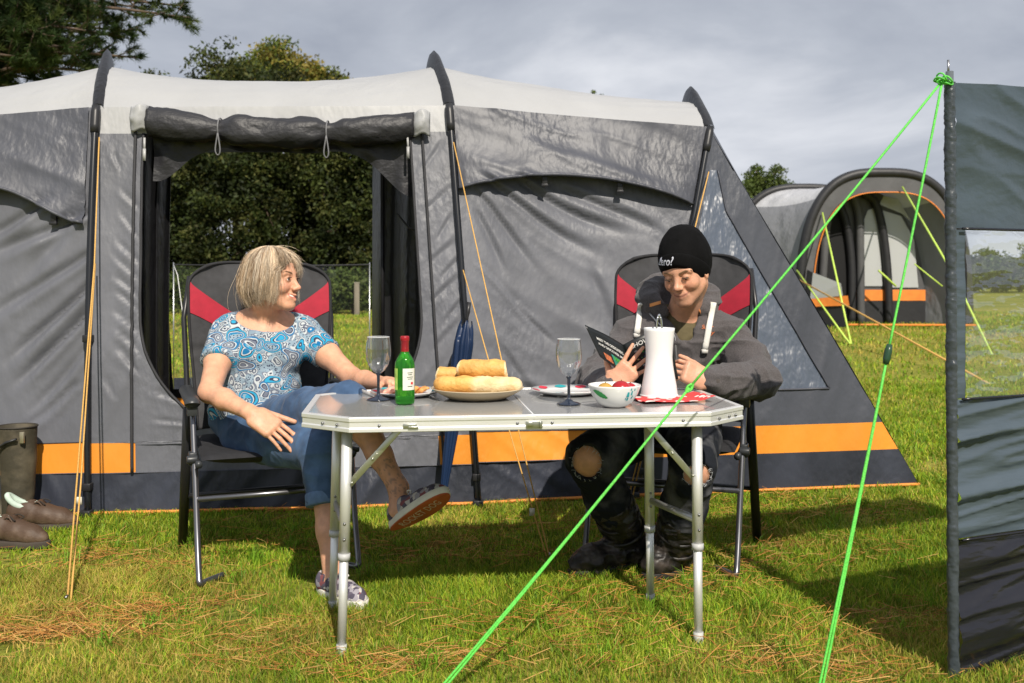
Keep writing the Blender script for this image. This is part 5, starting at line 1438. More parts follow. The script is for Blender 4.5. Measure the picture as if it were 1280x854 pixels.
# food on the left plate
ORF = mat('fried_food', (.70, .33, .10), .5, var=.3, vs=40, bump=.002, bs=120); PNK = mat('ham_pink', (.72, .34, .26), .4, var=.2, vs=30)
for (dx, dy, l, rr, m, lab, nm, k) in ((-.055, -.01, .05, .016, PNK, 'pink slice of ham at the left on the food plate', 'ham_slice', .3), (.02, -.03, .05, .014, ORF, 'golden crisp snack in the middle of the food plate', 'crisp_snack', .8), (.055, -.005, .045, .013, ORF, 'golden crisp snack at the right of the food plate', 'crisp_snack', -.5), (-.015, .02, .05, .014, ORF, 'golden crisp snack at the back of the food plate', 'crisp_snack', .2)):
    p = PLF + V(dx, dy, .014); S = SDF(p - .06, p + .06, .003); d = V(math.cos(k), math.sin(k), .1) * l / 2
    S.cap(p - d, p + d + V(0, 0, .01), rr, rr * .8, k=.008, flat=.55, fdir=V(0, 0, 1)); S.cap(p + V(0, -.01, .006), p + d * .5 + V(0, .014, .01), rr * .7, rr * .6, k=.008)
    o = sdf_obj(S, nm, m, None, 2, lambda v, n: .006 * (fbm(v * 60, 2, 4) - .5)); tag(o, lab, 'food')
# knife on the left
p0, p1 = tp(452, 490, .004), tp(470, 497, .004); d = unit(p1 - p0)
r = thing('table_knife', 'table knife with pale handle lying left of the goblet', 'knife', (p0 + p1) / 2)
b = MB(); b.tube([p0 - d * .045, p0 - d * .04, p0 + d * .01, p1], [.004, .007, .0075, .005], 8, sx=.6); b.build('handle', mat('handle_white', (.72, .66, .6), .4), r)
b = MB(); b.tube([p1, p1 + d * .012], .0065, 8); b.build('collar', DARKP, r)
b = MB(); s_ = np.cross(d, V(0, 0, 1)); b.add([p1 + s_ * .006, p1 + d * .09 + s_ * .002, p1 + d * .095 - s_ * .004, p1 - s_ * .006, p1 + s_ * .006 + V(0, 0, .0015), p1 + d * .09 + s_ * .002 + V(0, 0, .0008), p1 + d * .095 - s_ * .004 + V(0, 0, .0008), p1 - s_ * .006 + V(0, 0, .0015)], [(0, 1, 2, 3), (7, 6, 5, 4), (0, 4, 5, 1), (1, 5, 6, 2), (2, 6, 7, 3), (3, 7, 4, 0)]); b.build('blade', mat('steel_bright', (.7, .7, .7), .15, metal=1), r, smooth_=False)
# fruit bowl
BW = tp(768, 508)
r = thing('fruit_bowl', 'white bowl with green leaf and blue motif holding fruit', 'bowl', BW)
prof = [(0, .004), (.030, .004), (.034, 0), (.038, .001), (.056, .014), (.074, .040), (.0835, .066), (.0845, .070), (.082, .0705), (.071, .042), (.054, .018), (.034, .008), (0, .007)]
b = MB(); b.lathe(prof, 56); b.build('bowl', PORC, r, local=True)
def bowl_r(z): return float(np.interp(z, [.001, .014, .040, .066], [.038, .056, .074, .0835])) + .0012
def on_bowl(az, z): a = math.radians(az); q = bowl_r(z); return V(q * math.cos(a), q * math.sin(a), z)
b = MB(); A = []
for t_ in np.linspace(0, 1, 12):
    w = 9 * math.sin(math.pi * t_) ** .7 * (1 + .25 * math.sin(t_ * 34)); A.append([on_bowl(-118 - 34 + 40 * t_ + 0, .056 - .022 * t_ + k * w * .0011) for k in (-1, 0, 1)])
b.grid(np.array(A)); b.build('leaf_print', LEAF, r, local=True)
for az0, z0, w, h in ((-62, .045, 9, .016), (-52, .050, 6, .014), (-60, .030, 7, .009), (-47, .036, 6, .010), (-66, .032, 4, .006), (-45, .060, 4, .007), (-56, .062, 4, .007)):
    b = MB(); b.grid(np.array([[on_bowl(az0 + (s - .5) * w * (1 - .45 * t_), z0 + (t_ - .5) * h) for t_ in np.linspace(0, 1, 5)] for s in np.linspace(0, 1, 6)])); b.build('blue_print', TEAL, r, local=True)
def fruit(label, c, rad, col, nm, cat):
    o = MB(); o.sphere(V(0, 0, 0), (rad, rad, rad * .88), 28, 16)
    th = thing(nm, label, cat, c)
    o.build('flesh', mat(nm + '_skin', col, .25, var=.25, vs=18, spec=.5), th, local=True)
    s = MB(); s.tube([V(0, 0, rad * .8), V(.002, 0, rad * .98)], .002, 6); s.build('stalk', mat('stalk', (.12, .09, .03), .8), th, local=True)
fruit('deep red plum at the right in the white bowl', BW + V(.020, -.012, .056), .031, (.36, .015, .02), 'plum', 'plum')
fruit('yellow brown apricot at the left in the white bowl', BW + V(-.030, -.004, .053), .026, (.48, .28, .06), 'apricot', 'apricot')
fruit('small red plum at the right rim of the white bowl', BW + V(.052, .014, .056), .020, (.40, .03, .03), 'plum', 'plum')
# jug
JG = tp(824, 496)
r = thing('waisted_jug', 'tall white waisted jug standing in front of the booklet', 'jug', JG)
b = MB(); b.lathe([(0, .003), (.058, .0), (.062, .003), (.063, .012), (.0595, .04), (.053, .075), (.0475, .11), (.0455, .135), (.0465, .165), (.0495, .20), (.0525, .228), (.0535, .238), (.0515, .239), (.048, .20), (.0445, .16), (.043, .135), (.045, .10), (.050, .07), (.054, .03), (0, .02)], 56); b.build('body', mat('white_plastic', (.80, .80, .80), .32, var=.015, sss=.0, spec=.45), r, local=True)
b = MB(); th = np.linspace(0, 2 * math.pi, 49); b.tube(np.stack([.0635 * np.cos(th), .0635 * np.sin(th), 0 * th + .006], -1), .003, 6, caps=False); b.build('base_ring', MATS['white_plastic'], r, local=True)
SB_ = mat('steel_bright', (.7, .7, .7), .15, metal=1)
r = thing('serving_tongs', 'steel serving tongs standing in the white jug', 'tongs', JG + V(0, 0, .03))
for s in (-1, 1):
    b = MB(); pts = catmull([JG + V(s * .030, 0, .03), JG + V(s * .014, .0, .16), JG + V(s * .008, 0, .255), JG + V(s * .004, 0, .276)], 6); b.tube(pts, .0035, 6, sx=1.6); b.build('arm', SB_, r)
b = MB(); b.tube(catmull([JG + V(-.004, 0, .274), JG + V(0, 0, .284), JG + V(.004, 0, .274)], 6), .004, 6); b.build('spring', SB_, r)
# red napkin
n = 40; NP = tp(838, 500); A = np.zeros((n, n, 3))
for i_, u in enumerate(np.linspace(-1, 1, n)):
    for j_, q in enumerate(np.linspace(-1, 1, n)):
        x, y = .125 * u, .085 * q; ca, sa = math.cos(.25), math.sin(.25)
        A[i_, j_] = NP + V(x * ca - y * sa, x * sa + y * ca, .0035 + .010 * max(0, vnoise(np.array([u * 2.5, q * 2.5, 0.]), 3) - .35) * (1 if math.hypot(x - (JG[0] - NP[0]), y - (JG[1] - NP[1])) > .09 else .0) + (.012 * smooth((u - .6) / .4) if u > .6 else 0))
NAP = bpy.data.materials.new('paper_napkin'); NAP.use_nodes = True; t = NAP.node_tree; b2 = t.nodes['Principled BSDF']
tcn = t.nodes.new('ShaderNodeTexCoord'); vo = t.nodes.new('ShaderNodeTexVoronoi'); vo.inputs['Scale'].default_value = 26; rp = t.nodes.new('ShaderNodeValToRGB'); rp.color_ramp.interpolation = 'CONSTANT'
rp.color_ramp.elements[0].color = (.78, .70, .66, 1); rp.color_ramp.elements[1].position = .42; rp.color_ramp.elements[1].color = (.62, .05, .05, 1)
t.links.new(tcn.outputs['Object'], vo.inputs['Vector']); t.links.new(vo.outputs['Distance'], rp.inputs[0]); t.links.new(rp.outputs[0], b2.inputs['Base Color']); b2.inputs['Roughness'].default_value = .85
b = MB(); b.grid(A); o = b.build('paper_napkin', NAP, None, solid=.001); tag(o, 'red and white patterned paper napkin under the jug', 'napkin')

# ------------------------------------------------------------------ umbrella
def umbrella():
    top = P(584, 396, 4.52); bot = P(551, 612, 4.44); bot[2] = .02
    r = thing('folded_umbrella', 'folded navy blue umbrella leaning against the middle tent pole', 'umbrella', (bot[0], bot[1], 0))
    d = unit(top - bot); L_ = np.linalg.norm(top - bot); R_ = frame(d)
    n, m = 50, 64; A = np.zeros((n, m, 3)); an = np.arange(m) * 2 * math.pi / m
    for i_, t_ in enumerate(np.linspace(.03, .96, n)):
        env = np.interp(t_, [0, .05, .35, .7, .86, .93, 1], [.010, .014, .026, .039, .044, .034, .016])
        rr = env * (1 + .28 * np.abs(np.sin(an * 4 + t_ * 2.2)) - .16 + .12 * (vnoise(np.stack([np.cos(an) * 2, np.sin(an) * 2, an * 0 + t_ * 7], -1), 3) - .5))
        A[i_] = bot + d * L_ * t_ + (np.stack([np.cos(an) * rr, np.sin(an) * rr, .02 * np.sin(an * 4 + 1) * (t_ > .9)], -1) @ R_.T)
    b = MB(); b.grid(A, close_v=True); b.build('canopy', mat('navy_nylon', (.008, .024, .072), .38, var=.25, vs=10, bump=.003, bs=20, spec=.55, stretch=(1, 1, .2)), r)
    b = MB(); b.tube([bot, bot + d * L_ * .06], .005, 8); b.build('ferrule', PEG, r)
    b = MB(); b.tube(np.array([bot + d * L_ * .9, top, top + d * .02, top + d * .07]), [.006, .008, .011, .010], 10); b.build('handle', DARKP, r)
    p = bot + d * L_ * .74 + V(.012, -.062, 0); b = MB(); b.grid(np.array([[p + V(x * .012 + z * .01, -.004 * (1 - x * x), z * .03) for z in (-1, -.3, .3, 1)] for x in (-1, 0, 1)])); b.build('maker_tag', mat('tag_white', (.75, .75, .75), .6), r)
umbrella()
# ------------------------------------------------------------------ boots and shoes on the left
def welly(label, c, rz, seed):
    r = thing('wellington_boot', label, 'boot', c, rz, 'muddy wellington boots by the tent')
    R_ = rotz(rz); loc = lambda p: R_ @ np.asarray(p, float) + c
    M_ = mat('welly_rubber', (.070, .060, .038), .72, var=.35, vs=9, bump=.003, bs=30, col2=(.14, .115, .075), mixpos=(.45, .75), spec=.5)
    n, m = 40, 36; an = np.arange(m) * 2 * math.pi / m; A = []
    prof = [(.02, .0, .066, .054), (.06, .0, .067, .056), (.12, .003, .070, .060), (.20, .004, .075, .066), (.28, .003, .080, .072), (.36, .0, .083, .076), (.43, .0, .085, .079), (.445, .0, .0855, .0795)]
    pz = np.array(prof)
    for z in np.linspace(.02, .445, n):
        cx, rx, ry = (np.interp(z, pz[:, 0], pz[:, k]) for k in (1, 2, 3))
        w = 1 + .05 * (vnoise(np.stack([np.cos(an) * 2, np.sin(an) * 2, an * 0 + z * 14 + seed], -1), 3) - .5)
        A.append(np.stack([cx + np.cos(an) * rx * w, np.sin(an) * ry * w, 0 * an + z], -1))
    In = [a * V(.93, .93, 1) + V(0, 0, -.0) for a in A[::-4]]
    b = MB(); b.grid(np.array(A + In) @ R_.T + c, close_v=True); b.build('shaft', M_, r)
    S = SDF(V(-.10, -.08, -.01), V(.26, .08, .14), .005)
    S.chain([V(-.015, 0, .045), V(.08, 0, .05), V(.15, 0, .042), V(.195, 0, .035)], [.05, .045, .046, .036], k=.03); S.plane(V(0, 0, .018), V(0, 0, -1))
    v, q = S.mesh(); quick_mesh('foot', relax(v, q) @ R_.T + c, q.ravel(), np.full(len(q), 4), M_, None, r, True)
    out = [(.24 * math.cos(a) * .5 + .085 if True else 0, .052 * math.sin(a)) for a in np.linspace(0, 2 * math.pi, 30)[:-1]]
    b = MB(); b.prism(out, .0, .022, R_, c); b.build('sole', mat('welly_sole', (.035, .030, .024), .8, var=.3), r, bevel=.003)
    b = MB(); b.tube([loc((.055, -.082, .40)), loc((.01, -.090, .385)), loc((-.05, -.088, .345))], .006, 6, sx=1.6); b.build('strap', DARKP, r)
    b = MB(); b.box(loc((.072, -.066, .405)), (.02, .012, .05), R_); b.build('buckle', mat('buckle', (.4, .36, .26), .4, metal=.7), r, bevel=.002)
    th = np.linspace(0, 2 * math.pi, 40); b = MB(); b.tube(np.stack([.0855 * np.cos(th), .0795 * np.sin(th), 0 * th + .445], -1) @ R_.T + c, .004, 6, caps=False); b.build('top_band', MATS['welly_sole'], r)
welly('tall muddy green wellington boot standing upright nearest the tent pole', V(*gp(12, 655)[:2], 0) + V(.035, .0, 0), -.15, 1)
welly('tall muddy green wellington boot at the very left picture edge', V(*gp(-30, 655)[:2], 0) + V(-.07, .08, 0), -.05, 2)
def walking_shoe(label, c, rz):
    r = thing('walking_shoe', label, 'shoe', c, rz, 'brown walking shoes on the grass')
    R_ = rotz(rz); tr = lambda p: np.asarray(p, float) @ R_.T + c
    M_ = mat('brown_leather', (.10, .058, .035), .6, var=.3, vs=12, bump=.002, bs=60, col2=(.20, .14, .10), mixpos=(.5, .85))
    S = SDF(V(-.06, -.07, 0), V(.29, .07, .16), .0045)
    S.chain([V(0, 0, .065), V(.05, 0, .07), V(.12, 0, .06), V(.185, 0, .044), V(.228, 0, .034)], [.045, .042, .043, .040, .029], k=.03)
    S.cap(V(.0, 0, .09), V(.05, 0, .10), .040, .036, .02)
    S.ell(V(.02, 0, .15), (.066, .031, .055), k=.006, mode='s')
    S.plane(V(0, 0, .022), V(0, 0, -1))
    v, q = S.mesh(); v = relax(v, q); quick_mesh('upper', tr(v), q.ravel(), np.full(len(q), 4), M_, None, r, True)
    u = np.linspace(0, 2 * math.pi, 36)[:-1]; out = [(.112 + .155 * math.cos(a), .046 * math.sin(a) * (1 + .16 * math.cos(a))) for a in u]
    b = MB(); b.prism(out, -.003, .026, R_, c); b.build('sole', mat('shoe_sole', (.05, .04, .032), .8, var=.3), r, bevel=.004)
    b = MB(); S2 = SDF(V(-.08, -.06, .06), V(.12, .06, .18), .005)
    b.tube(tr(np.stack([.02 + .062 * np.cos(u), .030 * np.sin(u), .118 + .012 * np.cos(2 * u) - .02 * np.cos(u)], -1)), .013, 8); b.grid(tr(np.array([[V(.02 + .055 * a * math.cos(q), .026 * a * math.sin(q), .112 - .02 * math.cos(q) * a) for a in (.05, .5, 1.0)] for q in np.linspace(0, 2 * math.pi, 24)]))); b.build('padded_collar', mat('mint_lining', (.46, .56, .48), .8, var=.15, vs=20), r)
    b = MB(); b.grid(tr(np.array([[V(.075 + .045 * a, y * .026, .110 - .025 * a + .025 * math.sin(a * 3)) for y in (-1, -.3, .3, 1)] for a in np.linspace(-.5, 1, 8)]))); b.build('tongue', M_, r, solid=.006)
    b = MB()
    for k in range(5):
        x = .085 + .021 * k; zz = .108 - .0085 * k; sg = 1 if k % 2 else -1
        b.tube(tr(catmull([V(x, -.027, zz - .008), V(x + .004, 0, zz + .003), V(x + .008 * sg + .004, .027, zz - .008)], 4)), .0026, 5)
    for s in (-1, 1): b.tube(tr(catmull([V(.10, 0, .108), V(.105, s * .022, .125), V(.13, s * .032, .112), V(.12, s * .012, .107)], 5)), .0024, 5)
    b.build('laces', mat('lace_dark', (.03, .025, .02), .8), r)
walking_shoe('muddy brown walking shoe with mint lining lying nearest the camera', V(*gp(-12, 682)[:2], 0.004), -.12)
walking_shoe('muddy brown walking shoe with mint lining lying against the wellington', V(*gp(36, 662)[:2], 0.004) + V(-.05, 0, 0), .08)
# ================================================================== PEOPLE
def skin_mat(name, base, blush):
    m = attr_mat(name, rough=.46, spec=.38, sss=.10, bump=.0011, bs=170, var=.11, vs=42)
    return m
def hframe(yaw, pitch=0.0, roll=0.0):
    """columns: forward, left-of-head, up ; yaw 0 faces the camera, positive turns to picture right"""
    f = V(math.sin(yaw) * math.cos(pitch), -math.cos(yaw) * math.cos(pitch), math.sin(pitch))
    s = unit(np.cross(V(0, 0, 1), f)); u = np.cross(f, s)
    c, n = math.cos(roll), math.sin(roll)
    s2 = s * c + u * n; u2 = u * c - s * n
    return np.stack([f, s2, u2], 1)
def head_sdf(S, C, R, k, female=False, eyes=.0045, smile=.0, mouth_open=.0):
    """adds a head to the field; k scales; local axes f,s,u"""
    g = lambda f, s, u: C + R @ (V(f, s, u) * k)
    E = lambda c, r, sm=.02, mode='u': S.ell(g(*c), np.array(r) * k, R, sm * k, mode)
    Cp = lambda a, b, ra, rb, sm=.012, mode='u': S.cap(g(*a), g(*b), ra * k, rb * k, sm * k, mode)
    E((-.014, 0, .036), (.098, .076, .086)); E((.026, 0, -.02), (.064, .059 if female else .062, .088))
    w = .042 if female else .052
    for s in (-1, 1):
        Cp((.0, s * w, -.052), (.066, s * .014, -.098), .022, .018, .025)
        E((.052, s * (.042 if female else .040), -.026), (.026, .024, .026) if female else (.022, .022, .024), .022)           # cheek
        if smile: E((.060, s * .040, -.034), (.020, .018, .016), .016)
        Cp((.077, s * .008, .022), (.070, s * .046, .020), .013, .012, .014)  # brow ridge
        E((-.010, s * .077, -.012), (.019, .007, .031), .008)          # ear
        E((-.004, s * .082, -.008), (.010, .005, .018), .005, 's')
    E((.070, 0, -.098), (.020, .020, .018), .018)                       # chin
    for s in (-1, 1): E((.094, s * .033, .001), (.017, .019, .013), .012, 's')
    # lids over the eyes, with a slit
    for s in (-1, 1):
        E((.0735, s * .0325, .0), (.0150, .0160, .0142), .004)
        E((.092, s * .0325, -.0015), (.014, .0135, eyes), .0015, 's')
    Cp((.080, 0, .016), (.104, 0, -.030), .0085, .0105, .012); E((.107, 0, -.033), (.0115, .0115, .0105), .008)
    for s in (-1, 1):
        E((.096, s * .0135, -.0375), (.0105, .0085, .0085), .007); E((.1005, s * .008, -.0455), (.005, .0042, .004), .003, 's')
    # mouth
    cw = (.023 if female else .026) + .006 * smile; cu = -.068 + .010 * smile; cf = (.080 if female else .083) - .006 * smile
    E((.074, 0, -.068), (.020, .030, .024), .012)
    for s in (-1, 1):
        lx = 0.0 if female else -.0025; lr = 1.0 if female else .78
        Cp((.0945 + lx, 0, -.0620), (cf, s * cw, cu), .0062 * lr, .0030, .005); Cp((.0925 + lx, 0, -.0745 - .004 * mouth_open), (cf, s * cw, cu - .001), .0072 * lr, .0030, .005)
    for s in (-1, 1): Cp((.101, 0, -.0685 - .001 * mouth_open), (cf + .004, s * cw * .95, cu), .0016 + .0045 * mouth_open, .0012 + .001 * mouth_open, .002, 's')
    if smile:
        for s in (-1, 1): Cp((.088, s * .022, -.040), (.074, s * .039, -.075), .0035, .003, .008, 's')
    return g
def face_colour(C, R, k, skin, lip, blush, stubble=0.0):
    def fn(v):
        q = (v - C) @ R / k
        col = np.tile(np.array(skin), (len(v), 1))
        n = (fbm(v * 35, 2, 3) - .5)[:, None]
        col = col * (1 + .12 * n)
        inh = (np.abs(q) < .13).all(1)
        def blend(mask, c):
            nonlocal col
            m = (mask * inh)[:, None]; col = col * (1 - m) + np.array(c) * m
        ck = np.exp(-(((q[:, 0] - .07) / .03) ** 2 + ((np.abs(q[:, 1]) - .042) / .018) ** 2 + ((q[:, 2] + .028) / .018) ** 2)) * .55
        blend(ck, blush)
        blend(np.exp(-(((q[:, 0] - .112) / .02) ** 2 + (q[:, 1] / .012) ** 2 + ((q[:, 2] + .036) / .014) ** 2)) * .45, blush)
        lp = ((np.abs(q[:, 1]) < .027) & (q[:, 0] > .076)).astype(float) * np.exp(-((q[:, 2] + .0685 - .008 * (q[:, 1] / .025) ** 2 * .8) / .0085) ** 4)
        blend(np.clip(lp * 1.1, 0, 1) * .75, lip)
        lw = .030 if stubble else .024
        ln = ((np.abs(q[:, 1]) < lw) & (q[:, 0] > .070)) * np.exp(-((q[:, 2] + .0685 - 10 * q[:, 1] ** 2) / .0022) ** 2)
        if stubble: blend(np.clip(ln, 0, 1) * .85, (.16, .06, .045))  # shade between the lips painted in as a dark line along the slit
        if stubble:
            st = smooth((-.048 - q[:, 2]) / .02) * (q[:, 0] > -.01) * (1 - np.clip(lp, 0, 1)) * (q[:, 2] > -.125)
            blend(st * stubble, np.array(skin) * np.array([.55, .58, .62]))
        return np.clip(col, 0, 1)
    return fn
def hand_sdf(S, w, d, n, t, curl, L=1.0, thumb=(.55, .75, -.25), tcurl=.25, spread=.10, curls=None, fl=1.0):
    """w wrist, d finger direction, n back-of-hand normal, t thumb side; curl = joint bends towards the palm"""
    d = unit(d); n = unit(n - d * np.dot(n, d)); t = t - d * np.dot(t, d) - n * np.dot(t, n); t = unit(t)
    R = np.stack([d, t, n], 1)
    S.box(w + d * .052 * L, np.array([.048, .040, .0155]) * L, R, .014 * L, .012)
    S.cap(w - d * .02, w + d * .03, .024 * L, .026 * L, .02, flat=.75, fdir=n)
    S.ell(w + d * .03 * L + t * .028 * L - n * .006, np.array([.028, .016, .016]) * L, R, .012)
    for i, (o, ln, r) in enumerate(((.030, .074, .0085), (.0105, .083, .0088), (-.0095, .077, .0083), (-.0285, .060, .0072))):
        b = w + d * (.090 - .004 * abs(i - 1.2)) * L + t * o * L
        c3 = curls[i] if curls else curl
        ang = 0; p = b; dd = unit(d + t * (spread * (1 - i * .75)))
        S.cap(b - d * .03 * L - n * .0, b, r * 1.05 * L, r * 1.08 * L, .008)
        S.ell(b + n * .003, np.array([.010, .009, .009]) * L, R, .006)
        for j, fr in enumerate((.44, .31, .27)):
            ang += c3[j]
            q = p + (dd * math.cos(ang) - n * math.sin(ang)) * ln * fr * L * fl
            r0, r1 = r * (1 - .10 * j) * L, r * (1 - .10 * (j + 1)) * L
            S.cap(p, q, r0, r1, .0022)
            p = q
    b = w + d * .026 * L + t * .034 * L - n * .006; dd = unit(d * thumb[0] + t * thumb[1] + n * thumb[2]); p = b
    for j, (fr, r) in enumerate(((.042, .0125), (.032, .0105), (.026, .0092))):
        q = p + dd * fr * L; S.cap(p, q, r * L, r * .88 * L, .006 if j == 0 else .0025); p = q; dd = unit(dd + d * tcurl - n * tcurl * .5 - t * tcurl * .6)
def strand_mesh(name, curves, width, m, parent, cols):
    """hair strands as thin three sided tubes; curves (n,k,3)"""
    C = np.asarray(curves); n, k = C.shape[:2]
    t = np.gradient(C, axis=1); t /= np.linalg.norm(t, axis=2, keepdims=True) + 1e-9
    rf = RNG.normal(0, 1, (n, 1, 3)); a = np.cross(t, np.broadcast_to(rf, t.shape)); a /= np.linalg.norm(a, axis=2, keepdims=True) + 1e-9
    b = np.cross(t, a); w = (width * np.interp(np.linspace(0, 1, k), [0, .1, .75, 1], [.7, 1, .9, .15]))[None, :, None]
    ring = np.stack([C + a * w, C + (-.5 * a + .87 * b) * w, C + (-.5 * a - .87 * b) * w], 2)   # n,k,3,3
    v = ring.reshape(-1, 3); idx = np.arange(n * k * 3).reshape(n, k, 3)
    fs = []
    for j in range(3):
        j2 = (j + 1) % 3
        fs.append(np.stack([idx[:, :-1, j], idx[:, :-1, j2], idx[:, 1:, j2], idx[:, 1:, j]], -1).reshape(-1, 4))
    f = np.concatenate(fs)
    return quick_mesh(name, v, f.ravel(), np.full(len(f), 4), m, np.repeat(cols, k * 3, 0), parent, True)
def shoe_parts(parent, heel, ax, up, L, m_up, m_sole, m_out, lace, name='shoe', letters=None, high=0.0):
    """low trainer: upper, sole, outsole, laces; heel = heel end of the sole bottom"""
    ax = unit(ax); up = unit(up - ax * np.dot(up, ax)); sd = np.cross(up, ax); R = np.stack([ax, sd, up], 1)
    g = lambda x, y, z: heel + R @ V(x * L, y * L, z * L)
    corners = np.array([g(x, y, z) for x in (-.15, 1.15) for y in (-.3, .3) for z in (-.05, .6)])
    S = SDF(corners.min(0), corners.max(0), .0036)
    S.chain([g(.13, 0, .16), g(.35, 0, .19), g(.6, 0, .15), g(.80, 0, .11), g(.90, 0, .095)], [.125 * L, .12 * L, .135 * L, .13 * L, .085 * L], k=.02)
    S.cap(g(.14, 0, .24), g(.24, 0, .30), .115 * L, .105 * L, k=.02)
    S.cap(g(.18, 0, .33), g(.22, 0, .50), .095 * L, .10 * L, k=.006, mode='s')
    S.plane(g(0, 0, .075), -up)
    o = sdf_obj(S, name, m_up, parent, 2)
    u = np.linspace(0, 2 * math.pi, 44)[:-1]
    def outl(kx, ky): return [((.5 + .5 * kx * math.cos(a)) * L, (.175 * ky * math.sin(a) * (1 + .20 * math.cos(a)) - .02 * math.cos(a * 2)) * L) for a in u]
    b = MB(); b.prism(outl(1.02, 1.03), .018 * L, .115 * L, R, heel); b.build('sole', m_sole, o, bevel=.003)
    b = MB(); b.prism(outl(1.0, 1.0), .0, .02 * L, R, heel); b.build('outsole', m_out, o, bevel=.002)
    b = MB()
    for q in range(5):
        x = .40 + .075 * q; z = .305 - .032 * q; sg = 1 if q % 2 else -1
        b.tube(catmull([g(x - .015 * sg, -.085, z - .035), g(x, 0, z + .004), g(x + .03 * sg, .085, z - .035)], 5), .0032, 6)
    for s in (-1, 1): b.tube(catmull([g(.40, 0, .31), g(.42, s * .07, .35), g(.50, s * .11, .31), g(.44, s * .03, .30)], 5), .0028, 5)
    b.build('laces', lace, o)
    return o, R, g
def cloth_disp(amp, sc, seed, stretch=(1, 1, 1)):
    st = np.array(stretch)
    def fn(v, n):
        a = vnoise(v * st * sc, seed); b = vnoise(v * st * sc * 2.3 + 5, seed + 1)
        return amp * ((1 - np.abs(2 * a - 1)) ** 2 - .4) + amp * .45 * ((1 - np.abs(2 * b - 1)) ** 2 - .4) 
    return fn
SK_W = (.64, .34, .215); SK_M = (.62, .325, .21)

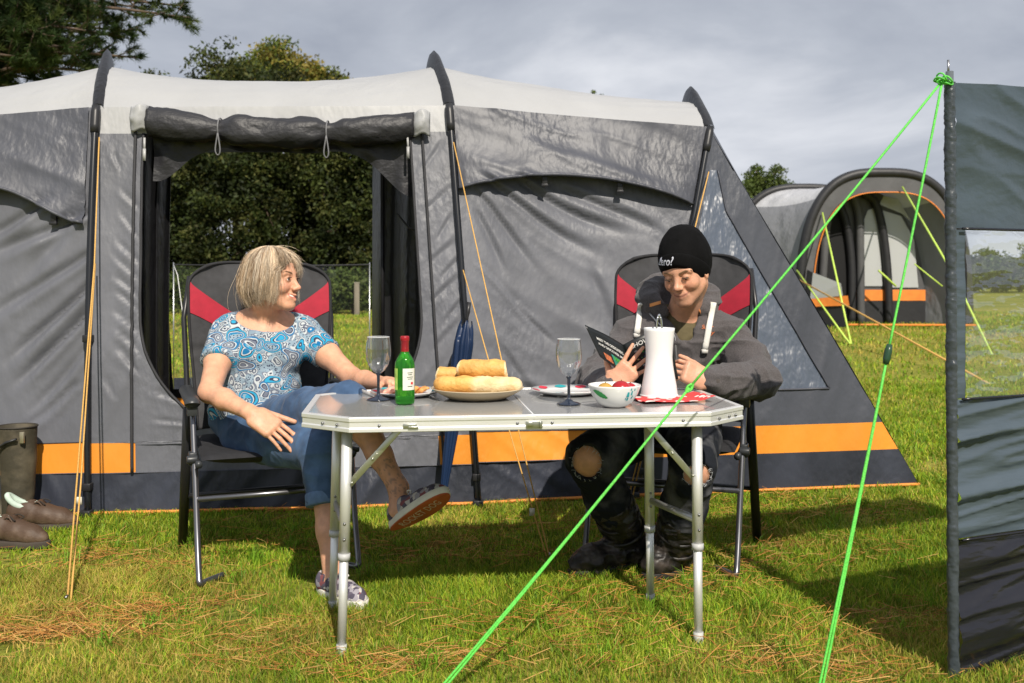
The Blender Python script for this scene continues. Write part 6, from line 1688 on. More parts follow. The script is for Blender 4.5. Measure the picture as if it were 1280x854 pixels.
def woman():
    sc = V(0, 0, 0)
    body_m = skin_mat('skin_fair', None, None)
    pel = P(320, 528, 3.86); pel[2] = .535
    nb = P(336, 400, 3.93)                       # base of the neck
    RS, LS = P(281, 421, 3.87), P(384, 421, 3.97)
    RE, RW = P(262, 490, 3.61), P(316, 518, 3.475)
    LE, LW = P(441, 473, 3.79), P(487, 482, 3.52)
    RH, LH = P(308, 542, 3.78), P(342, 528, 3.80)
    RK, LK = P(402, 563, 3.45), P(436, 503, 3.43)
    RA, LA = P(417, 728, 3.30), P(498, 610, 3.335)
    hC = P(341, 350, 3.84); hR = hframe(math.radians(76), math.radians(1), math.radians(-3)); hk = 1.05
    lat = unit(LS - RS); upv = unit(nb - pel); fw = unit(np.cross(upv, lat)) * -1
    if fw[1] > 0: fw = -fw
    T = np.stack([lat, -fw, upv], 1)             # torso frame: right in picture, back, up
    tp_ = lambda x, y, z: pel + T @ V(x, y, z)
    S = SDF(V(-1.42, 2.98, -.02), V(-.16, 4.22, 1.32), .0062, [(hC - .17, hC + .17), (V(-.99, 3.40, .45), V(-.74, 3.58, .66))], .0032)
    # torso
    S.ell(tp_(0, .0, .02), (.165, .115, .11), T, .03); S.ell(tp_(0, 0, .20), (.135, .095, .16), T, .05); S.ell(tp_(0, .0, .34), (.150, .10, .13), T, .05)
    S.cap(RS + V(.03, 0, .0), LS - V(.03, 0, 0), .055, .055, .05)
    for s in (-1, 1): S.cap(lerp(nb, (RS if s < 0 else LS), .15) + V(0, .01, .0), lerp(nb, (RS if s < 0 else LS), .85) + V(0, 0, .02), .045, .048, .05)
    nk = hC + hR @ V(-.030, 0, -.070) * hk
    S.cap(nb + V(0, .01, -.03), nk, .058, .053, .03)
    S.cap(nk, hC + hR @ V(.02, 0, -.075) * hk, .050, .040, .03)
    # arms
    S.chain([RS, lerp(RS, RE, .45), RE], [.054, .050, .041], .03); S.chain([RE, lerp(RE, RW, .35), RW], [.040, .039, .025], .02)
    S.chain([LS, lerp(LS, LE, .45), LE], [.054, .049, .040], .03); S.chain([LE, lerp(LE, LW, .35), LW], [.039, .038, .025], .02)
    dR = P(366, 554, 3.43) - RW
    hand_sdf(S, RW, dR, V(.25, -.70, .60), V(.6, .25, .6), (.18, .22, .15), 1.10, thumb=(.90, .42, -.1), tcurl=.02, spread=.05, fl=1.25, curls=[(.12, .15, .1), (.14, .18, .12), (.16, .2, .12), (.2, .22, .15)])
    dL = V(.10, -.22, .0)
    LWh = LW + V(0, 0, .012)
    hand_sdf(S, LWh, dL, V(.25, .1, .95), V(-.75, -.35, .1), (.35, .5, .3), .98, thumb=(.8, .4, -.3), tcurl=.2)
    # legs (under the jeans a little slimmer)
    S.chain([RH, lerp(RH, RK, .5), RK], [.085, .075, .055], .03); S.chain([LH, lerp(LH, LK, .5), LK], [.085, .075, .055], .03)
    def calf(k_, a_):
        c1 = lerp(k_, a_, .28) + V(0, .018, -.0); S.chain([k_, c1, lerp(k_, a_, .62) + V(0, .006, 0), a_], [.050, .055, .042, .034], .03)
    calf(RK, RA); calf(LK, LA)
    rt = P(459, 752, 3.16) ; rh = P(403, 742, 3.33)
    S.chain([RA, RA + V(0, 0, -.03)], [.034, .032], .02)
    lheel = P(490, 664, 3.27); lax = unit(V(.80, -.30, .56)); lup = V(-.35, .66, .66)
    S.chain([LA, lheel + lax * .05 + unit(lup) * .05, lheel + lax * .09 + unit(lup) * .05], [.034, .034, .024], .02)
    g = head_sdf(S, hC, hR, hk, True, eyes=.0040, smile=1.0, mouth_open=.8)
    colf = face_colour(hC, hR, hk, SK_W, (.52, .17, .14), (.66, .27, .19))
    def col2(v):
        c = colf(v)
        # ankle tattoo
        q = v - LA; m = (np.linalg.norm(q - V(-.02, 0, .035), axis=1) < .075) & (fbm(v * 120, 2, 9) > .60) & (v[:, 2] > LA[2] - .03)
        c[m] = c[m] * .55 + np.array([.05, .045, .05]); return c
    body = sdf_obj(S, 'person', body_m, None, 2, None, col2)
    tag(body, 'woman with blonde bob in blue paisley top sitting cross-legged, smiling to the right', 'person')
    # eyes, brows, teeth
    W_ = mat('eye_white', (.75, .73, .70), .15); IR = mat('iris_brown', (.05, .035, .025), .1)
    for s in (-1, 1):
        b = MB(); b.sphere(g(.0735, s * .0325, 0), .0136 * hk, 18, 12); e = b.build('eye', W_, body)
        gz = unit(hR @ V(.98, -.10, -.05)); b = MB(); b.sphere(g(.0735, s * .0325, 0) + gz * .0096 * hk, .0062 * hk, 14, 10); b.build('iris', IR, e)
        cv = []
        for q in range(60):
            t_ = q / 59; o = g(.0905 - .018 * t_ ** 1.6, s * (.014 + .038 * t_), .0205 + .006 * math.sin(math.pi * t_ * .9) + RNG.uniform(-.002, .002))
            cv.append([o, o + hR @ V(.001, s * .005, .002) * hk, o + hR @ V(-.001, s * .010, .0015) * hk])
        strand_mesh('eyebrow', cv, .0007, attr_mat('brow_hair', .6), body, np.tile([.22, .14, .08], (60, 1)))
        cv = []
        for q in range(26):
            t_ = q / 25; o = g(.0865 - .006 * abs(t_ - .5), s * (.020 + .025 * t_), .0042); cv.append([o, o + hR @ V(.006, s * .001, .001) * hk, o + hR @ V(.009, s * .002, .004) * hk])
        strand_mesh('eyelash', cv, .0004, attr_mat('brow_hair', .6), body, np.tile([.03, .02, .02], (26, 1)))
    b = MB(); A = []
    for q in np.linspace(-1, 1, 15): A.append([g(.0925 - .010 * q * q, q * .021, z + .007 * q * q) for z in (-.0738, -.069, -.0640)])
    b.grid(np.array(A)); b.build('teeth', mat('teeth_white', (.78, .75, .68), .2), body)
    # hair: scalp volume plus strands
    HB_ = attr_mat('hair_blonde', .42, .45, var=.0)
    Sh = SDF(hC - .19, hC + .19, .0042)
    k = hk
    Sh.ell(g(-.020, 0, .040), np.array([.104, .086, .090]) * k, hR, .02)
    Sh.ell(g(-.040, 0, -.025), np.array([.076, .088, .075]) * k, hR, .03)
    Sh.ell(g(.070, 0, -.065), np.array([.075, .060, .105]) * k, hR, .02, 's'); Sh.ell(g(.105, 0, -.02), np.array([.06, .075, .085]) * k, hR, .015, 's')
    Sh.plane(g(0, 0, -.074), hR @ V(.1, 0, -1), .01)
    v, q = Sh.mesh(); v = relax(v, q, 2)
    vc = np.tile([.24, .165, .095], (len(v), 1)) * (.7 + .5 * vnoise(v * V(90, 90, 8), 3))[:, None]
    hair = quick_mesh('hair', v, q.ravel(), np.full(len(q), 4), HB_, vc, body, True)
    n = 9500; kk = 12; cur = np.zeros((n, kk, 3)); cols = np.zeros((n, 3))
    pal = np.array([(.64, .49, .335), (.77, .64, .48), (.42, .295, .185), (.23, .15, .095), (.87, .77, .62)])
    m_ = 0
    while m_ < n:
        # root near the crown / parting, falling over the side to the jaw line
        az = RNG.uniform(-math.pi, math.pi); lay = RNG.uniform(0, 1)
        front = abs(az) < .52
        if front and RNG.random() < .30: continue
        ca, sa = math.cos(az), math.sin(az)
        r0 = RNG.uniform(.02, .75)
        end_u = RNG.uniform(-.090, -.066) + .026 * (vnoise(np.array([az * 5.0, 1., 0.]), 12) - .5) - (.006 if abs(az) > 2.2 else 0)
        if front: end_u = RNG.uniform(.052, .082) if az < .12 else RNG.uniform(.0, .062)
        elif abs(az) < .80: end_u = RNG.uniform(-.085, -.045) if RNG.random() < .75 else RNG.uniform(-.04, .01)
        pts = []
        wob = RNG.normal(0, .006 if RNG.random() < .93 else .020, 3); clm = vnoise(np.array([az * 7.0, 5., lay * 1.5]), 13) * 6.3; ph = RNG.uniform(0, 6); fth = math.acos(np.clip((end_u - .040) / .093, -1, 1)); fly = RNG.uniform(.6, 1.5)
        for j, t_ in enumerate(np.linspace(0, 1, kk)):
            # spherical fall over the skull then straight with an inward curl
            th = r0 + (1.62 - r0) * min(1, t_ / .5)
            if front: th = r0 + (fth - r0) * t_
            rr = .935 + .06 * lay + .03 * math.sin(5.1 * az + 1) * .5
            x = -.016 + (.104 * rr) * math.sin(th) * ca; y = (.087 * rr) * math.sin(th) * sa; z = .040 + (.093 * rr) * math.cos(th)
            if t_ > .5 and not front:
                w_ = (t_ - .5) / .5; z = .036 + (end_u - .036) * w_
                swell = 1 + .10 * math.sin(math.pi * min(1, w_ * 1.05)) - .20 * w_ ** 3
                x = -.016 + .104 * rr * ca * swell; y = .087 * rr * sa * swell
                x += .010 * w_ * math.sin(clm + w_ * 3.2); y += .004 * math.sin(clm * 1.7 + w_ * 4)
                # hair stays behind the cheek
                if abs(az) < 1.5: x = min(x, .060 - .012 * w_); y = np.sign(y) * max(abs(y), .080 - .006 * w_)
            if front:   # fringe swept sideways
                y += .030 * t_ * fly * (1 if az > -.15 else -.8); x += .004 * t_ * fly
            p = V(x, y, z) + wob * t_ + .0020 * V(math.sin(ph + t_ * 6), math.cos(ph + t_ * 5), 0)
            pts.append(hC + hR @ (p * k))
        cur[m_] = pts
        ci = RNG.integers(0, 5); tone = vnoise(np.array([az * 3.2, r0 * 2, 0.]), 5)
        cols[m_] = (pal[ci] * .45 + pal[int(tone * 4.99) % 5] * .55) * (.50 + .95 * vnoise(np.array([az * 13, r0 * 3, 3.]), 6))
        m_ += 1
    strand_mesh('hair_strands', cur, .00062, HB_, hair, cols)
    # paisley top
    St = SDF(V(-1.40, 3.55, .42), V(-.62, 4.25, 1.05), .0048)
    e = .012
    St.ell(tp_(0, 0, .02), (.178 + e, .128 + e, .12), T, .03); St.ell(tp_(0, -.01, .15), (.150 + e, .112 + e, .14), T, .05); St.ell(tp_(0, .0, .33), (.155 + e, .106 + e, .135), T, .05)
    for s in (-1, 1): St.ell(tp_(s * .072, -.075, .275), (.075, .068, .072), T, .045)
    St.cap(RS + V(.03, 0, 0), LS - V(.03, 0, 0), .062 + e * .5, .062 + e * .5, .05)
    for s in (-1, 1): St.cap(lerp(nb, (RS if s < 0 else LS), .25) + V(0, .01, -.005), lerp(nb, (RS if s < 0 else LS), .85) + V(0, 0, .022), .050, .054, .05)
    r_end, l_end = lerp(RS, RE, .48), lerp(LS, LE, .42)
    Ss = SDF(V(-1.40, 3.55, .42), V(-.62, 4.25, 1.05), .0048); Ss.cap(RS, r_end, .065, .068, .03); Ss.cap(LS, l_end, .063, .066, .03)
    St.ell(nb + V(0.012, -.075, .035), (.125, .12, .085), np.eye(3), .012, 's')
    St.cap(nb + V(0, .02, 0), nb + V(.005, -.01, .2), .066, .07, .008, 's')
    for (pt, d) in ((r_end, unit(RE - RS)), (l_end, unit(LE - LS))):
        Ss.box(pt + d * .085, (.11, .11, .08), frame(d), .006, .004, 's')
    _h = np.clip(.5 + .5 * (St.D - Ss.D) / .03, 0, 1); St.D = (St.D * (1 - _h) + Ss.D * _h - .03 * _h * (1 - _h)).astype(np.float32)
    PZ = paisley()
    top = sdf_obj(St, 'paisley_top', PZ, body, 3, cloth_disp(.006, 16, 3, (1, 1, .6)))
    # frill round the neckline
    th = np.linspace(math.pi * .82, math.pi * 2.18, 60); pts = nb + np.stack([.090 * np.cos(th) + .012, .088 * np.sin(th) * 1.0 - .03, -.012 - .030 * (-np.sin(th)).clip(0) + .012 * np.sin(th * 16)], -1)
    # jeans
    Sj = SDF(V(-1.35, 3.15, .28), V(-.36, 4.15, .80), .0052)
    Sj.ell(tp_(0, .0, .0), (.185, .135, .115), T, .03)
    def leg(hp, kn, an, cuff, r):
        Sj.chain([hp, lerp(hp, kn, .5) + V(0, 0, .0), kn, lerp(kn, an, cuff)], [r[0], r[1], r[2], r[3]], .02)
    leg(RH, RK, RA, .40, (.102, .094, .074, .067)); leg(LH, LK, LA, .26, (.100, .092, .074, .068))
    for (kn, an, c_) in ((RK, RA, .40), (LK, LA, .26)):
        d = unit(an - kn); Sj.box(lerp(kn, an, c_) + d * .085, (.10, .10, .08), frame(d), .006, .004, 's')
    DEN = mat('denim_blue', (.026, .066, .150), .85, var=.28, vs=10, bump=.0008, bs=500, col2=(.075, .145, .27), mixpos=(.35, .72), sheen=.1)
    jn = sdf_obj(Sj, 'jeans', DEN, body, 2, cloth_disp(.008, 11, 14))
    DENL = mat('denim_cuff', (.10, .17, .29), .85, var=.2, vs=30)
    for (kn, an, c_, r) in ((RK, RA, .40, .0745), (LK, LA, .26, .0745)):
        d = unit(an - kn); p = lerp(kn, an, c_) + V(0, .004, 0); b = MB(); b.tube([p - d * .034, p - d * .030, p + d * .008, p + d * .012], [r * .96, r, r * 1.01, r * .97], 26); b.build('cuff', DENL, jn)
    sm = []
    for q in np.linspace(.08, .95, 30): sm.append(lerp(RH, RK, q) + V(.02, -.096 + .022 * q, .028 - .01 * q))
    # ring
    dn = unit(dR); b = MB(); th = np.linspace(0, 2 * math.pi, 20); c0 = RW + dn * .108 + V(-.012, -.012, -.012)
    # shoes
    UP = shoe_cloth(); SW = mat('rubber_white', (.68, .66, .58), .5, var=.1, vs=30); OR_ = mat('rubber_orange', (.42, .09, .03), .6, var=.2, vs=30); LC = mat('lace_white', (.72, .70, .66), .7)
    shoe_parts(body, V(rh[0] - .015, rh[1] + .02, .0), V(rt[0] - rh[0], rt[1] - rh[1], 0), V(0, 0, 1), .262, UP, SW, OR_, LC)
    o, R, g2 = shoe_parts(body, lheel, lax, lup, .262, UP, SW, OR_, LC)
    tv, tf = text_mesh('ROCKET DOG', .052, fit=.17)
    ls = .262; b = MB(); b.add(np.array([lheel + R @ V(.13 + x, -y, -.0012) for x, y, z in tv]), tf); b.build('sole_lettering', mat('sole_print', (.62, .50, .42), .6), o, smooth_=False)
    b = MB(); pts = [g2(x, -.178 - .01 * math.sin(x * 6), .085) for x in np.linspace(.02, .42, 10)]
    # neckline frill
    b = MB(); fr = []
    for a in np.linspace(math.pi * 1.02, math.pi * 1.98, 70):
        c = nb + V(.012 + .100 * math.cos(a), -.028 + .095 * math.sin(a), -.028 + .035 * (1 + math.sin(a)))
        o_ = V(math.cos(a), math.sin(a), .2); w = .006 * math.sin(a * 34)
        fr.append([c + o_ * (-.004) + V(0, 0, .012 + w * .6), c + o_ * (.006 + w * .5), c + o_ * .012 + V(0, 0, -.014)])
    return body
def paisley():
    m, t, b = nodes('paisley_cotton'); N = t.nodes.new; Lk = t.links.new
    tcn = N('ShaderNodeTexCoord')
    def warp(src, sc, amt):
        nz = N('ShaderNodeTexNoise'); nz.inputs['Scale'].default_value = sc; nz.inputs['Detail'].default_value = 1
        ad = N('ShaderNodeMixRGB'); ad.blend_type = 'LINEAR_LIGHT'; ad.inputs[0].default_value = amt
        Lk(tcn.outputs['Object'], nz.inputs['Vector']); Lk(src, ad.inputs[1]); Lk(nz.outputs['Color'], ad.inputs[2]); return ad.outputs[0]
    def voro(src, sc, feat='F1'):
        v = N('ShaderNodeTexVoronoi'); v.inputs['Scale'].default_value = sc; v.feature = feat; Lk(src, v.inputs['Vector']); return v
    def ramp(src, stops, const=True):
        r = N('ShaderNodeValToRGB'); r.color_ramp.interpolation = 'CONSTANT' if const else 'LINEAR'
        r.color_ramp.elements[0].position = stops[0][0]; r.color_ramp.elements[0].color = (*stops[0][1], 1); r.color_ramp.elements[1].position = stops[1][0]; r.color_ramp.elements[1].color = (*stops[1][1], 1)
        for p, c in stops[2:]:
            e = r.color_ramp.elements.new(p); e.color = (*c, 1)
        Lk(src, r.inputs[0]); return r.outputs[0]
    def mixc(f, a, c):
        x = N('ShaderNodeMixRGB'); Lk(f, x.inputs[0]); Lk(a, x.inputs[1]); Lk(c, x.inputs[2]); return x.outputs[0]
    WH, NV, BL, SKY, GY = (.48, .52, .54), (.035, .045, .085), (.012, .15, .34), (.03, .30, .50), (.15, .17, .22)
    w1 = warp(tcn.outputs['Object'], 7, .11); w2 = warp(tcn.outputs['Object'], 16, .035)
    big = voro(w1, 13.0); sm = voro(w2, 34); dots = voro(tcn.outputs['Object'], 120)
    fill = ramp(sm.outputs['Distance'], [(0, NV), (.14, WH), (.26, GY), (.36, NV), (.43, WH), (.58, GY), (.70, (.20, .27, .34))])
    dt = ramp(dots.outputs['Distance'], [(0, NV), (.34, (.25, .33, .40))])
    sp = N('ShaderNodeSeparateColor'); Lk(sm.outputs['Color'], sp.inputs[0])
    pick = ramp(sp.outputs[1], [(0, (0, 0, 0)), (.42, (1, 1, 1))])
    bgc = mixc(pick, dt, fill)
    m1 = ramp(big.outputs['Distance'], [(0, WH), (.06, NV), (.10, SKY), (.27, BL), (.33, WH), (.36, NV), (.40, SKY), (.47, NV), (.50, WH)])
    band = N('ShaderNodeMath'); band.operation = 'COMPARE'; band.inputs[1].default_value = .185; band.inputs[2].default_value = .075; Lk(big.outputs['Distance'], band.inputs[0]); m1 = mixc(band.outputs[0], m1, mixc(pick, m1, dt))
    m2 = ramp(big.outputs['Distance'], [(0, NV), (.06, WH), (.12, GY), (.20, NV), (.23, WH), (.27, GY), (.36, NV), (.40, WH), (.44, BL), (.50, GY)])
    sb = N('ShaderNodeSeparateColor'); Lk(big.outputs['Color'], sb.inputs[0])
    which = ramp(sb.outputs[0], [(0, (0, 0, 0)), (.40, (1, 1, 1))]); mot = mixc(which, m2, m1)
    # scalloped motif rim and some speckle inside
    inside = N('ShaderNodeMath'); inside.operation = 'LESS_THAN'; inside.inputs[1].default_value = .53; Lk(big.outputs['Distance'], inside.inputs[0])
    fin = mixc(inside.outputs[0], bgc, mot)
    Lk(fin, b.inputs['Base Color']); b.inputs['Roughness'].default_value = .8; b.inputs['Specular IOR Level'].default_value = .2
    return m
def shoe_cloth():
    m, t, b = nodes('shoe_pattern'); N = t.nodes.new; Lk = t.links.new
    tcn = N('ShaderNodeTexCoord'); v = N('ShaderNodeTexVoronoi'); v.inputs['Scale'].default_value = 60; rp = N('ShaderNodeValToRGB'); rp.color_ramp.interpolation = 'CONSTANT'
    rp.color_ramp.elements[0].color = (.10, .085, .12, 1); rp.color_ramp.elements[1].position = .3; rp.color_ramp.elements[1].color = (.30, .28, .32, 1)
    for p, c in ((.5, (.22, .07, .08)), (.62, (.50, .47, .45)), (.8, (.07, .06, .09))): e = rp.color_ramp.elements.new(p); e.color = (*c, 1)
    sp = N('ShaderNodeSeparateColor'); Lk(tcn.outputs['Object'], v.inputs['Vector']); Lk(v.outputs['Color'], sp.inputs[0]); Lk(sp.outputs[0], rp.inputs[0]); Lk(rp.outputs[0], b.inputs['Base Color']); b.inputs['Roughness'].default_value = .85
    return m
woman()

def man():
    body_m = skin_mat('skin_fair', None, None)
    pel = P(840, 528, 3.97); pel[2] = .54
    nb = P(850, 398, 3.87)
    RS, LS = P(786, 428, 3.90), P(916, 426, 3.83)
    RE, RW = P(746, 478, 3.66), P(765, 485, 3.36)
    LE, LW = P(950, 475, 3.67), P(884, 477, 3.48)
    RH, LH = P(812, 530, 3.86), P(868, 530, 3.82)
    RK, LK = P(736, 572, 3.43), P(866, 585, 3.38)
    RA, LA = P(785, 672, 3.64), P(842, 690, 3.60)
    hC = P(856, 339, 3.70); hR = hframe(math.radians(-31), math.radians(-19), math.radians(6)); hk = 1.045
    lat = unit(LS - RS); upv = unit(nb - pel); fw = np.cross(upv, lat)
    if fw[1] > 0: fw = -fw
    T = np.stack([lat, -fw, upv], 1); tp_ = lambda x, y, z: pel + T @ V(x, y, z)
    S = SDF(V(.10, 3.22, -.02), V(1.16, 4.30, 1.34), .0062, [(hC - .17, hC + .17), (P(790, 470, 3.42) - V(.08, .12, .08), P(790, 470, 3.42) + V(.08, .06, .08)), (P(855, 458, 3.46) - V(.06, .1, .08), P(855, 458, 3.46) + V(.1, .06, .08))], .0032)
    S.ell(tp_(0, 0, .02), (.165, .12, .12), T, .03); S.ell(tp_(0, 0, .2), (.15, .11, .17), T, .05); S.ell(tp_(0, 0, .33), (.17, .115, .13), T, .05)
    S.cap(RS + V(.03, 0, 0), LS - V(.03, 0, 0), .06, .06, .05)
    nk = hC + hR @ V(-.035, 0, -.06) * hk
    S.cap(nb + V(0, .02, -.04), nk, .066, .060, .03); S.cap(nk, hC + hR @ V(.01, 0, -.07) * hk, .056, .046, .03)
    S.chain([RS, RE], [.06, .046], .03); S.chain([RE, lerp(RE, RW, .35), RW], [.045, .044, .030], .02)
    S.chain([LS, LE], [.06, .046], .03); S.chain([LE, lerp(LE, LW, .35), LW], [.045, .044, .030], .02)
    # right hand (picture left) cradles the booklet from below, thumb up
    hand_sdf(S, RW, V(.52, -.08, .58), V(-.10, -.95, .12), V(-.70, .0, .65), (.2, .3, .2), 1.05, thumb=(.55, .80, -.10), tcurl=.06, spread=.26, curls=[(.06, .14, .1), (.08, .16, .1), (.10, .18, .1), (.12, .2, .12)])
    # left hand closed on the far page
    hand_sdf(S, LW, V(-.80, -.15, .38), V(.22, -.92, .25), V(.35, .1, .9), (.8, .9, .5), 1.05, thumb=(.75, .45, -.65), tcurl=.15, spread=.05, curls=[(.55, .95, .65), (.55, 1.0, .65), (.6, 1.0, .7), (.65, 1.0, .7)])
    S.chain([RH, lerp(RH, RK, .5), RK], [.085, .078, .064], .03); S.chain([LH, lerp(LH, LK, .5), LK], [.085, .078, .064], .03)
    S.chain([RK, lerp(RK, RA, .3) + V(0, .02, 0), RA], [.062, .058, .04], .03); S.chain([LK, lerp(LK, LA, .3) + V(0, .02, 0), LA], [.062, .058, .04], .03)
    S.cap(RA, RA + V(-.02, -.01, -.05), .035, .03, .02); S.cap(LA, LA + V(0, -.02, -.05), .035, .03, .02)
    g = head_sdf(S, hC, hR, hk, False, eyes=.0009, smile=.35, mouth_open=.02)
    colf = face_colour(hC, hR, hk, SK_M, (.46, .20, .14), (.60, .25, .16), .30)
    body = sdf_obj(S, 'person', body_m, None, 2, None, colf)
    tag(body, 'man in black beanie and grey hoodie sitting at the table reading a booklet', 'person')
    for s in (-1, 1):
        b = MB(); b.sphere(g(.0735, s * .0325, 0), .0136 * hk, 18, 12); e = b.build('eye', MATS['eye_white'], body)
        gz = unit(hR @ V(.8, 0, -.60)); b = MB(); b.sphere(g(.0735, s * .0325, 0) + gz * .0096 * hk, .0062 * hk, 14, 10); b.build('iris', MATS['iris_brown'], e)
        cv = []
        for q in range(70):
            t_ = q / 69; o = g(.0915 - .018 * t_ ** 1.6, s * (.012 + .040 * t_), .0165 + .006 * math.sin(math.pi * t_ * .9) + RNG.uniform(-.003, .003)); cv.append([o, o + hR @ V(.001, s * .005, .002) * hk, o + hR @ V(-.001, s * .010, .0015) * hk])
        strand_mesh('eyebrow', cv, .0009, MATS['brow_hair'], body, np.tile([.30, .18, .10], (70, 1)))
        cv = []
        for q in range(26):
            t_ = q / 25; o = g(.0865 - .006 * abs(t_ - .5), s * (.020 + .025 * t_), .0010); cv.append([o, o + hR @ V(.006, s * .001, -.003) * hk, o + hR @ V(.008, s * .002, -.005) * hk])
        strand_mesh('eyelash', cv, .0005, MATS['brow_hair'], body, np.tile([.05, .03, .02], (26, 1)))
    # beanie
    Sb = SDF(hC - .22, hC + .24, .0042); k = hk
    Sb.ell(g(-.016, 0, .050), np.array([.110, .089, .092]) * k, hR, .02); Sb.ell(g(-.042, 0, .086), np.array([.080, .074, .082]) * k, hR, .05); Sb.ell(g(-.040, 0, .02), np.array([.088, .092, .09]) * k, hR, .03)
    Sb.plane(g(.075, 0, .030), hR @ V(1.12, 0, -1), .006)
    BN = mat('beanie_knit', (.0045, .0045, .005), .95, var=.2, vs=40, spec=.15, bump=.0012, bs=240, stretch=(1, 1, .25))
    bn = sdf_obj(Sb, 'beanie', BN, body, 3, cloth_disp(.0025, 18, 8))
    # turned up cuff
    Sc = SDF(hC - .22, hC + .24, .0042)
    Sc.ell(g(-.016, 0, .050), np.array([.1145, .0935, .096]) * k, hR, .02); Sc.ell(g(-.040, 0, .02), np.array([.092, .0965, .093]) * k, hR, .03)
    Sc.plane(g(.075, 0, .0265), hR @ V(1.12, 0, -1), .006); Sc.plane(g(.075, 0, .092), hR @ V(-.95, 0, 1), .006)
    v, q = Sc.mesh(); v = relax(v, q, 3); cuff = quick_mesh('beanie_cuff', v, q.ravel(), np.full(len(q), 4), BN, None, bn, True)
    # embroidered script on the cuff
    from mathutils.bvhtree import BVHTree
    bv = BVHTree.FromPolygons([tuple(a) for a in v], [tuple(int(i) for i in a) for a in q])
    tv, tf = text_mesh('Zero?', .045, fit=.088, shear=.35, bold=.0007)
    o0 = g(.05, -.030, .062); d0 = unit(hR @ V(.95, -.30, .1)); su = unit(np.cross(V(0, 0, 1), -d0)); su = unit(np.cross(hR[:, 2], d0)); 
    if su[0] < 0: su = -su
    uv = unit(np.cross(su, d0)); uv = uv if uv[2] > 0 else -uv
    vv = []
    for x, y, z in tv:
        o_ = o0 + su * (x + .006) + uv * (y + .004) + d0 * .2; h = bv.ray_cast(Vector(o_), Vector(-d0)); vv.append(np.array(h[0]) + d0 * .0018 if h[0] is not None else o0 + d0 * .05)
    b = MB(); b.add(np.array(vv), tf); b.build('embroidery', mat('thread_white', (.62, .64, .74), .7), cuff, smooth_=False)
    # olive t-shirt
    St = SDF(V(.42, 3.6, .45), V(1.02, 4.2, 1.08), .005)
    St.ell(tp_(0, 0, .02), (.178, .132, .13), T, .03); St.ell(tp_(0, 0, .2), (.163, .122, .17), T, .05); St.ell(tp_(0, -.005, .33), (.18, .122, .135), T, .05)
    St.cap(nb + V(0, .02, -.06), nb + V(0, .0, .028), .085, .076, .03); St.plane(nb + V(0, -.02, .040), V(-.05, -.25, 1))
    OLV = mat('olive_cotton', (.105, .085, .042), .9, var=.12, vs=30, bump=.0006, bs=300)
    sdf_obj(St, 'tee_shirt', OLV, body, 2, cloth_disp(.004, 22, 4))
    # hoodie
    HG = mat('hoodie_fleece', (.080, .072, .074), .95, var=.35, vs=260, bump=.0009, bs=380, sheen=.15, bump2=.003, bs2=22)
    Sh = SDF(V(.14, 3.30, .42), V(1.20, 4.34, 1.14), .0052); e = .008
    Sh.ell(tp_(0, .0, .02), (.20, .155, .14), T, .04); Sh.ell(tp_(0, -.005, .18), (.182 + e, .142 + e, .18), T, .06); Sh.ell(tp_(0, .0, .33), (.20, .145, .14), T, .06)
    Sh.cap(RS + V(.04, 0, .005), LS - V(.04, 0, -.005), .072, .072, .06)
    for s, q in ((-1, RS), (1, LS)): Sh.cap(lerp(nb, q, .25) + V(0, .02, .0), lerp(nb, q, .9) + V(0, 0, .02), .062, .070, .06)
    def sleeve(s, e_, w, c):
        d = unit(w - e_); Sh.chain([s, lerp(s, e_, .5), e_ + V(0, 0, -.002)], [.080, .074, .068], .03); Sh.chain([e_, lerp(e_, w, .55), lerp(e_, w, .80)], [.068, .064, .054], .03); Sh.cap(lerp(e_, w, .80), lerp(e_, w, .96), .050, .046, .015)
    sleeve(RS, RE, RW, 0); sleeve(LS, LE, LW, 0)
    # hood lying round the neck
    th = np.linspace(-.32 * math.pi, 1.32 * math.pi, 22)
    hp = [nb + V(.126 * math.cos(a), .025 + .110 * math.sin(a), .030 + .095 * (math.sin(a) * .5 + .5)) for a in th]
    Sh.chain(hp, np.interp(np.linspace(0, 1, 22), [0, .2, .5, .8, 1], [.022, .040, .058, .040, .022]), k=.02)
    Sh.ell(nb + V(0, .15, .06), (.15, .085, .12), np.eye(3), .04)
    # open neck: V between hood ends down to the zip
    Sh.cap(nb + V(.0, -.05, .03), nb + V(.0, -.17, -.125), .072, .006, .006, 's'); Sh.cap(nb + V(0, -.02, .02), nb + V(0, .0, .2), .083, .095, .01, 's')
    def hd(v, n):
        near = np.exp(-(np.minimum(np.linalg.norm(v - RE, axis=1), np.linalg.norm(v - LE, axis=1)) / .14) ** 2)
        a = vnoise(v * V(16, 16, 16), 21); f1 = (1 - np.abs(2 * a - 1)) ** 2 - .4
        c_ = vnoise(v * V(6, 6, 26), 23); f2 = (1 - np.abs(2 * c_ - 1)) ** 3 - .3
        e_ = vnoise(v * V(24, 24, 24) + n * .0, 29); f3 = (1 - np.abs(2 * e_ - 1)) ** 3 - .3
        return f1 * (.007 + .010 * near) + f2 * .011 + f3 * (.003 + .004 * near)
    hood = sdf_obj(Sh, 'hoodie', HG, body, 2, hd)
    hv = [tuple(v_.co) for v_ in hood.data.vertices]; hf = [tuple(p.vertices) for p in hood.data.polygons]
    hb = BVHTree.FromPolygons(hv, hf)
    def drape(px, py, off=.004, Y=3.2):
        o = V(0, 0, CH); d = unit(P(px, py, 3.0) - o); h = hb.ray_cast(Vector(o), Vector(d))
        return (np.array(h[0]) - d * off) if h[0] is not None else P(px, py, 3.72)
    CORD = mat('drawcord_white', (.70, .68, .64), .75, var=.1, vs=80, bump=.0008, bs=300)
